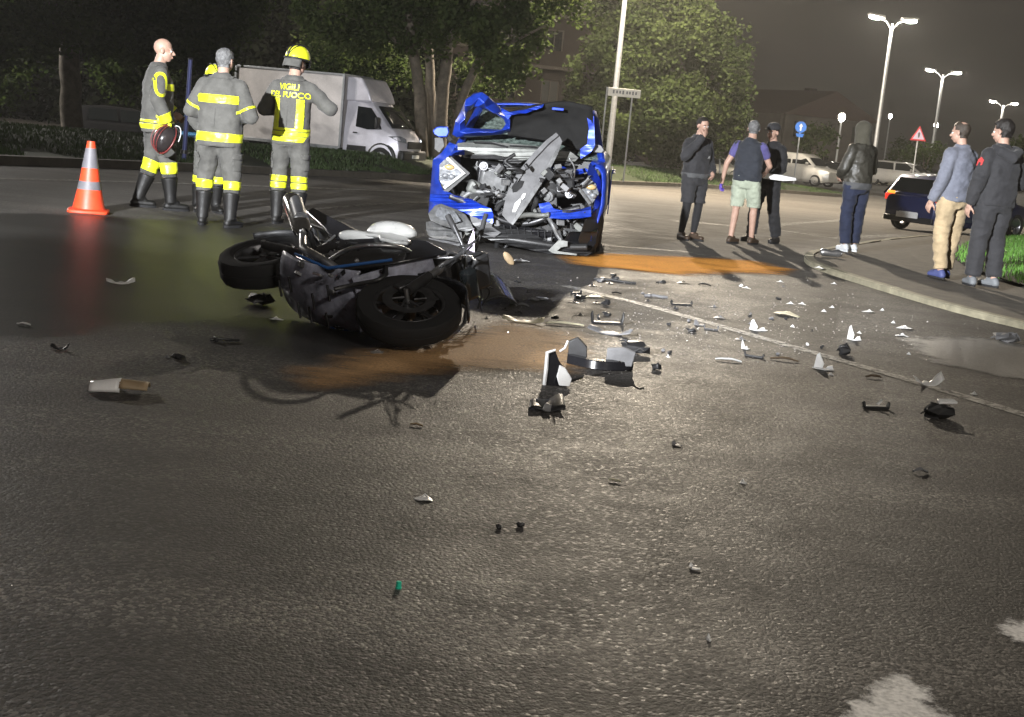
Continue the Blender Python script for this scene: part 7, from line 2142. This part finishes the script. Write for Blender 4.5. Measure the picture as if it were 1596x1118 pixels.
for k in range(26):
    px, py = rq.uniform(1000, 1420), rq.uniform(438, 560)
    if px > 1250 and py < 470 + (px - 1250) * .3: continue
    kd, cl = rq.choice(('plate', 'strip', 'chunk')), rq.choice(('white', 'dark', 'black', 'grey'))
    where = 'between the orange sand and the painted line' if px < 1170 and py < 520 else ('near the kerb beyond the dark road patch' if px > 1300 else ('around the dark road patch' if py < 520 else 'close to the painted line'))
    debris(px, py, rq.uniform(5, 10), rq.uniform(3, 5), kd, cl, 'tiny ' + dict(dark='dark grey').get(cl, cl) + ' ' + dict(chunk='crumb', plate='chip', strip='splinter')[kd] + ' ' + where, rq.uniform(-2, 2), seed=k + 50)
debris(1365, 637, 44, 12, 'bracket', 'black', 'black crosspiece with a white splinter standing on it', 0.3, extra=add_white_bit)
debris(1461, 652, 50, 30, 'chunk', 'black', 'broken mirror housing, black with a white cover', 0.1, extra=add_white_top)
# green cap
gp = G(621, 917); gs = gp.y / F
t = empty('bottle_cap', gp, 0.4, 'small bright green cap standing on the asphalt', 'cap'); mb = MB(); mb.cyl((0, 0, 0.0), (0, 0, 12 * gs), 4.6 * gs, 4.2 * gs, 16); mb.build('cap_body', 'green_cap', t, bevel=.002); mb = MB(); mb.cyl((0, 0, 0), (0, 0, 2 * gs), 5.2 * gs, 5.2 * gs, 16); mb.build('rim', 'green_cap', t)
# metal can by the hooded figure
cp_ = G(1293, 407); cp_.z += KH
t = empty('crushed_can', cp_, 0.15, 'crushed metal can on the footway by the white trainers', 'can')
mb = MB(); mb.tube([(-.13, 0, .045), (-.10, 0, .05), (0, .01, .04), (.10, 0, .05), (.13, 0, .045)], [.035, .05, .038, .05, .036], 14); mb.build('can_body', 'steel', t)
mb = MB(); mb.ball((.135, 0, .045), (.012, .04, .04), 12, 8); mb.build('can_end', 'chrome', t)
# white and tan cup-like fairing piece at the left
p0 = G(185, 612); s0 = p0.y / F
t = empty('torn_panel', p0, 0.12, 'torn curved panel, white at one end and tan at the other, on the dry asphalt', 'debris', DB)
def tp1(u, v): a = R(-10 + 200 * v); return Vector((-44 * s0 + 46 * s0 * u, 14 * s0 * math.cos(a) + 8 * s0 * u, 0.004 + (13 * s0 + 7 * s0 * u) * max(0, math.sin(a))))
MB().grid(tp1, 6, 8).build('white_end', 'white_plastic', t, smooth=180, solid=.006)
def tp2(u, v): a = R(20 + 140 * v); return Vector((0.5 * s0 + 44 * s0 * u, (15 + 4 * u) * s0 * math.cos(a) + (8 + 8 * u) * s0, 0.004 + (19 - 5 * u) * s0 * math.sin(a)))
MB().grid(tp2, 6, 8).build('tan_end', 'tan_scrap', t, smooth=180, solid=.006)
# upright white-rimmed fairing piece
p0 = G(868, 603); s0 = p0.y / F
t = empty('fairing_piece', p0, 0.2, 'hollow fairing piece with white rim standing on the road', 'debris', DB)
mb = MB(); mb.prism([(x * s0, y * s0, z * s0) for x, y, z in ((-22, 8, 0), (-18, 4, 28), (-20, 2, 54), (-8, 4, 58), (2, 10, 40), (14, 14, 26), (24, 8, 10), (16, 2, 0))], (0, .012, 0)); mb.build('inner_face', 'black_gloss', t, bevel=.003)
mb = MB(); mb.tube([(x * s0, y * s0 - .006, z * s0) for x, y, z in ((-20, 6, 1), (-20, 4, 28), (-21, 2, 54), (-8, 3, 59))], [.010, .011, .010, .006], 6); mb.build('white_rim', 'white_plastic', t)
mb = MB(); mb.prism([(x * s0, y * s0, z * s0) for x, y, z in ((2, -6, 3), (20, -4, 2), (24, 2, 14), (12, 6, 30), (2, 4, 34), (-2, 0, 16))], (0, .012, .002)); mb.build('white_cheek', 'white_plastic', t, bevel=.004)
mb = MB(); mb.tube([(0, .02, 56 * s0), (8 * s0, .02, 62 * s0), (12 * s0, .02, 74 * s0)], .006, 6); mb.build('bent_stem', 'white_plastic', t)
# dark flap in front of it
p0 = G(850, 644); s0 = p0.y / F
t = empty('rubber_flap', p0, 0.1, 'dark crumpled rubber flap in front of the white rimmed fairing piece', 'debris', DB)
mb = MB(); mb.grid(lambda u, v: Vector(((-26 + 58 * u) * s0 + .02 * v, (0 + 120 * v * (0.5 + .5 * u)) * s0, .006 + (10 * math.sin(u * 4 + 1) ** 2 + 14 * u * math.sin(v * 3)) * s0 * .6)), 10, 6); mb.build('sheet', 'black_plastic', t, smooth=180, solid=.005)
mb = MB(); mb.prism([(-6 * s0, .0, 4 * s0), (8 * s0, .0, 3 * s0), (10 * s0, .02, 12 * s0), (0, .02, 15 * s0)], (0, .008, 0)); mb.build('clip', 'grey_plastic', t)
# black bumper fragment with two raised cheeks
p0 = G(935, 577); s0 = p0.y / F
t = empty('bumper_fragment', p0, -0.06, 'black bumper fragment with two raised cheeks on the road', 'debris', DB)
mb = MB(); rows = []
for u in [i / 10 for i in range(11)]:
    x = (-54 + 106 * u) * s0; y = 0.10 * (1 - math.sin(u * 3.14)); rows.append([Vector((x, y - .03, .004)), Vector((x, y - .02, 15 * s0)), Vector((x, y + .03, 17 * s0)), Vector((x, y + .05, .004))])
mb.rings(rows); mb.build('sill', 'black_gloss', t, smooth=40, bevel=.004)
mb = MB(); mb.prism([(x * s0, .10, z * s0) for x, z in ((-53, 6), (-22, 4), (-24, 30), (-40, 44), (-54, 36))], (0, .02, .004)); mb.build('cheek', 'black_plastic', t, bevel=.004)
mb = MB(); mb.prism([(x * s0, .04, z * s0) for x, z in ((8, 6), (50, 8), (54, 32), (34, 38), (8, 34))], (0, .02, .004)); mb.build('cheek', 'grey_plastic', t, bevel=.006)
mb = MB(); mb.tube([(48 * s0, .05, 30 * s0), (60 * s0, .05, 38 * s0), (66 * s0, .04, 34 * s0)], .007, 6); mb.build('bent_stem', 'black_plastic', t)
mb = MB(); mb.ball((30 * s0, .03, 14 * s0), (.014, .008, .01), 8, 6); mb.build('bolt_head', 'chrome', t)
# smoked windscreen torn from the motorcycle
mat('smoked_screen', (0.045, 0.043, 0.042), 0.16, alpha=1.0)
p0 = G(775, 478); s0 = p0.y / F
t = empty('smoked_windscreen', p0, 0.2, 'smoked windscreen torn from the motorcycle lying between it and the car', 'windscreen')
mb = MB(); mb.grid(lambda u, v: Vector(((-34 + 78 * u) * s0 * (0.7 + .3 * v), (-10 + 150 * v) * s0, .01 + (10 + 26 * math.sin(u * 3.14)) * s0 * (.4 + .6 * v))), 12, 8); mb.build('screen', 'smoked_screen', t, smooth=180, solid=.004)
mb = MB(); mb.tube([((-34 + 78 * u) * s0 * .7, -10 * s0, .012 + (10 + 26 * math.sin(u * 3.14)) * s0 * .4) for u in [i / 10 for i in range(11)]], .006, 6); mb.build('edge_trim', 'black_plastic', t)
# torn handlebar fragment standing between motorcycle and car
p0 = G(724, 503); s0 = p0.y / F
t = empty('handlebar_wreck', p0, 0, 'twisted black handlebar wreck with dangling cables beside the front wheel', 'debris', DB)
mb = MB(); mb.tube([(0, 0, 0), (2 * s0, .02, 40 * s0), (0, .05, 90 * s0), (12 * s0, .08, 140 * s0)], [.014, .016, .014, .012], 8); mb.build('bar', 'black_plastic', t)
mb = MB(); mb.tube([(12 * s0, .08, 138 * s0), (18 * s0, .09, 172 * s0)], [.018, .016], 10); mb.build('grip', 'rubber', t)
mb = MB(); mb.box((4 * s0, .06, 92 * s0), (.12, .08, .07), rot=Matrix.Rotation(.4, 3, 'Y')); mb.build('switch_box', 'black_plastic', t, bevel=.01)
mb = MB(); mb.ball((-16 * s0, .02, 74 * s0), .022, 12, 8); mb.build('end_weight', 'chrome', t)
mb = MB(); mb.prism([(-8 * s0, 0, 116 * s0), (6 * s0, 0, 112 * s0), (2 * s0, 0, 150 * s0)], (0, .01, 0)); mb.build('blue_splinter', 'sign_lilac', t)
for k in range(9):
    pts = [Vector((rr.uniform(-10, 10) * s0, rr.uniform(0, .15), rr.uniform(60, 110) * s0))]
    for j in range(3): pts.append(pts[-1] + Vector((rr.uniform(-30, 45) * s0, rr.uniform(-.05, .12), rr.uniform(-45, 15) * s0)))
    for q_ in pts: q_.z = max(.008, q_.z)
    mb = MB(); mb.tube(chaikin(pts, 2), rr.choice((.004, .006, .008)), 6); mb.build('cable', 'rubber', t)
# loose reflector and white shell leaning under the car's nose
p0 = G(792, 412); s0 = p0.y / F
t = empty('loose_reflector', p0, .3, 'cream oval reflector lying under the nose of the car', 'debris', DB); mb = MB(); mb.ball((0, 0, 9 * s0), (6 * s0, .02, 13 * s0), 14, 8, rot=Matrix.Rotation(-.75, 3, 'Y')); mb.build('lens', 'tan_scrap', t); mb = MB(); mb.tube([(-10 * s0, .01, 16 * s0), (0, -.012, 10 * s0), (9 * s0, .01, 1 * s0)], .006, 6); mb.build('bezel', 'black_plastic', t)
debris(812, 408, 32, 12, 'plate', W_, 'white shell beside the cream reflector under the car nose')
# crumbs of glass and plastic, past counting
rg = random.Random(12); vs = []; fs = []
for k in range(1500):
    px, py = rg.gauss(1080, 190), rg.gauss(505, 55)
    if k % 5 == 0: px, py = rg.uniform(0, 1500), rg.uniform(470, 1000)
    if py < 432 or px < 0: continue
    if px > 1250 and py < 505 + (px - 1500) * .28: continue
    g_ = G(px, py); s = g_.y / F * rg.uniform(0.7, 2.0); i = len(vs)
    for q_ in range(3): a = q_ * 2.1 + rg.random(); vs.append((g_.x + math.cos(a) * s, g_.y + math.sin(a) * s, g_.z + .006 + rg.random() * .003))
    vs.append((g_.x, g_.y, g_.z + .006 + s * rg.uniform(.5, 1.3))); fs += [(i, i + 1, i + 3), (i + 1, i + 2, i + 3), (i + 2, i, i + 3)]
me = bpy.data.meshes.new('glass_crumbs'); me.from_pydata(vs, [], fs); me.materials.append(MATS['clear_scrap']); o = bpy.data.objects.new('glass_crumbs', me); COL.objects.link(o)
tag(o, 'tiny crumbs of glass and plastic strewn over the asphalt', 'crumbs', kind='stuff')

# ================================================================== HAZE
hz = MB(); hz.box((20, 185, 7.0), (600, 520, 19.0)); ho = hz.build('haze', 'white_plastic', smooth=None)
hm2 = bpy.data.materials.new('haze'); hm2.use_nodes = True
hn = hm2.node_tree.nodes; hl = hm2.node_tree.links
hn.remove(hn['Principled BSDF']); pv = hn.new('ShaderNodeVolumePrincipled'); pv.inputs['Color'].default_value = (0.9, 0.88, 0.85, 1); pv.inputs['Density'].default_value = 0.00065; pv.inputs['Anisotropy'].default_value = 0.5
hl.new(pv.outputs[0], hn['Material Output'].inputs['Volume'])
ho.data.materials.clear(); ho.data.materials.append(hm2)
tag(ho, 'thin night haze over the whole scene', 'haze', kind='stuff')
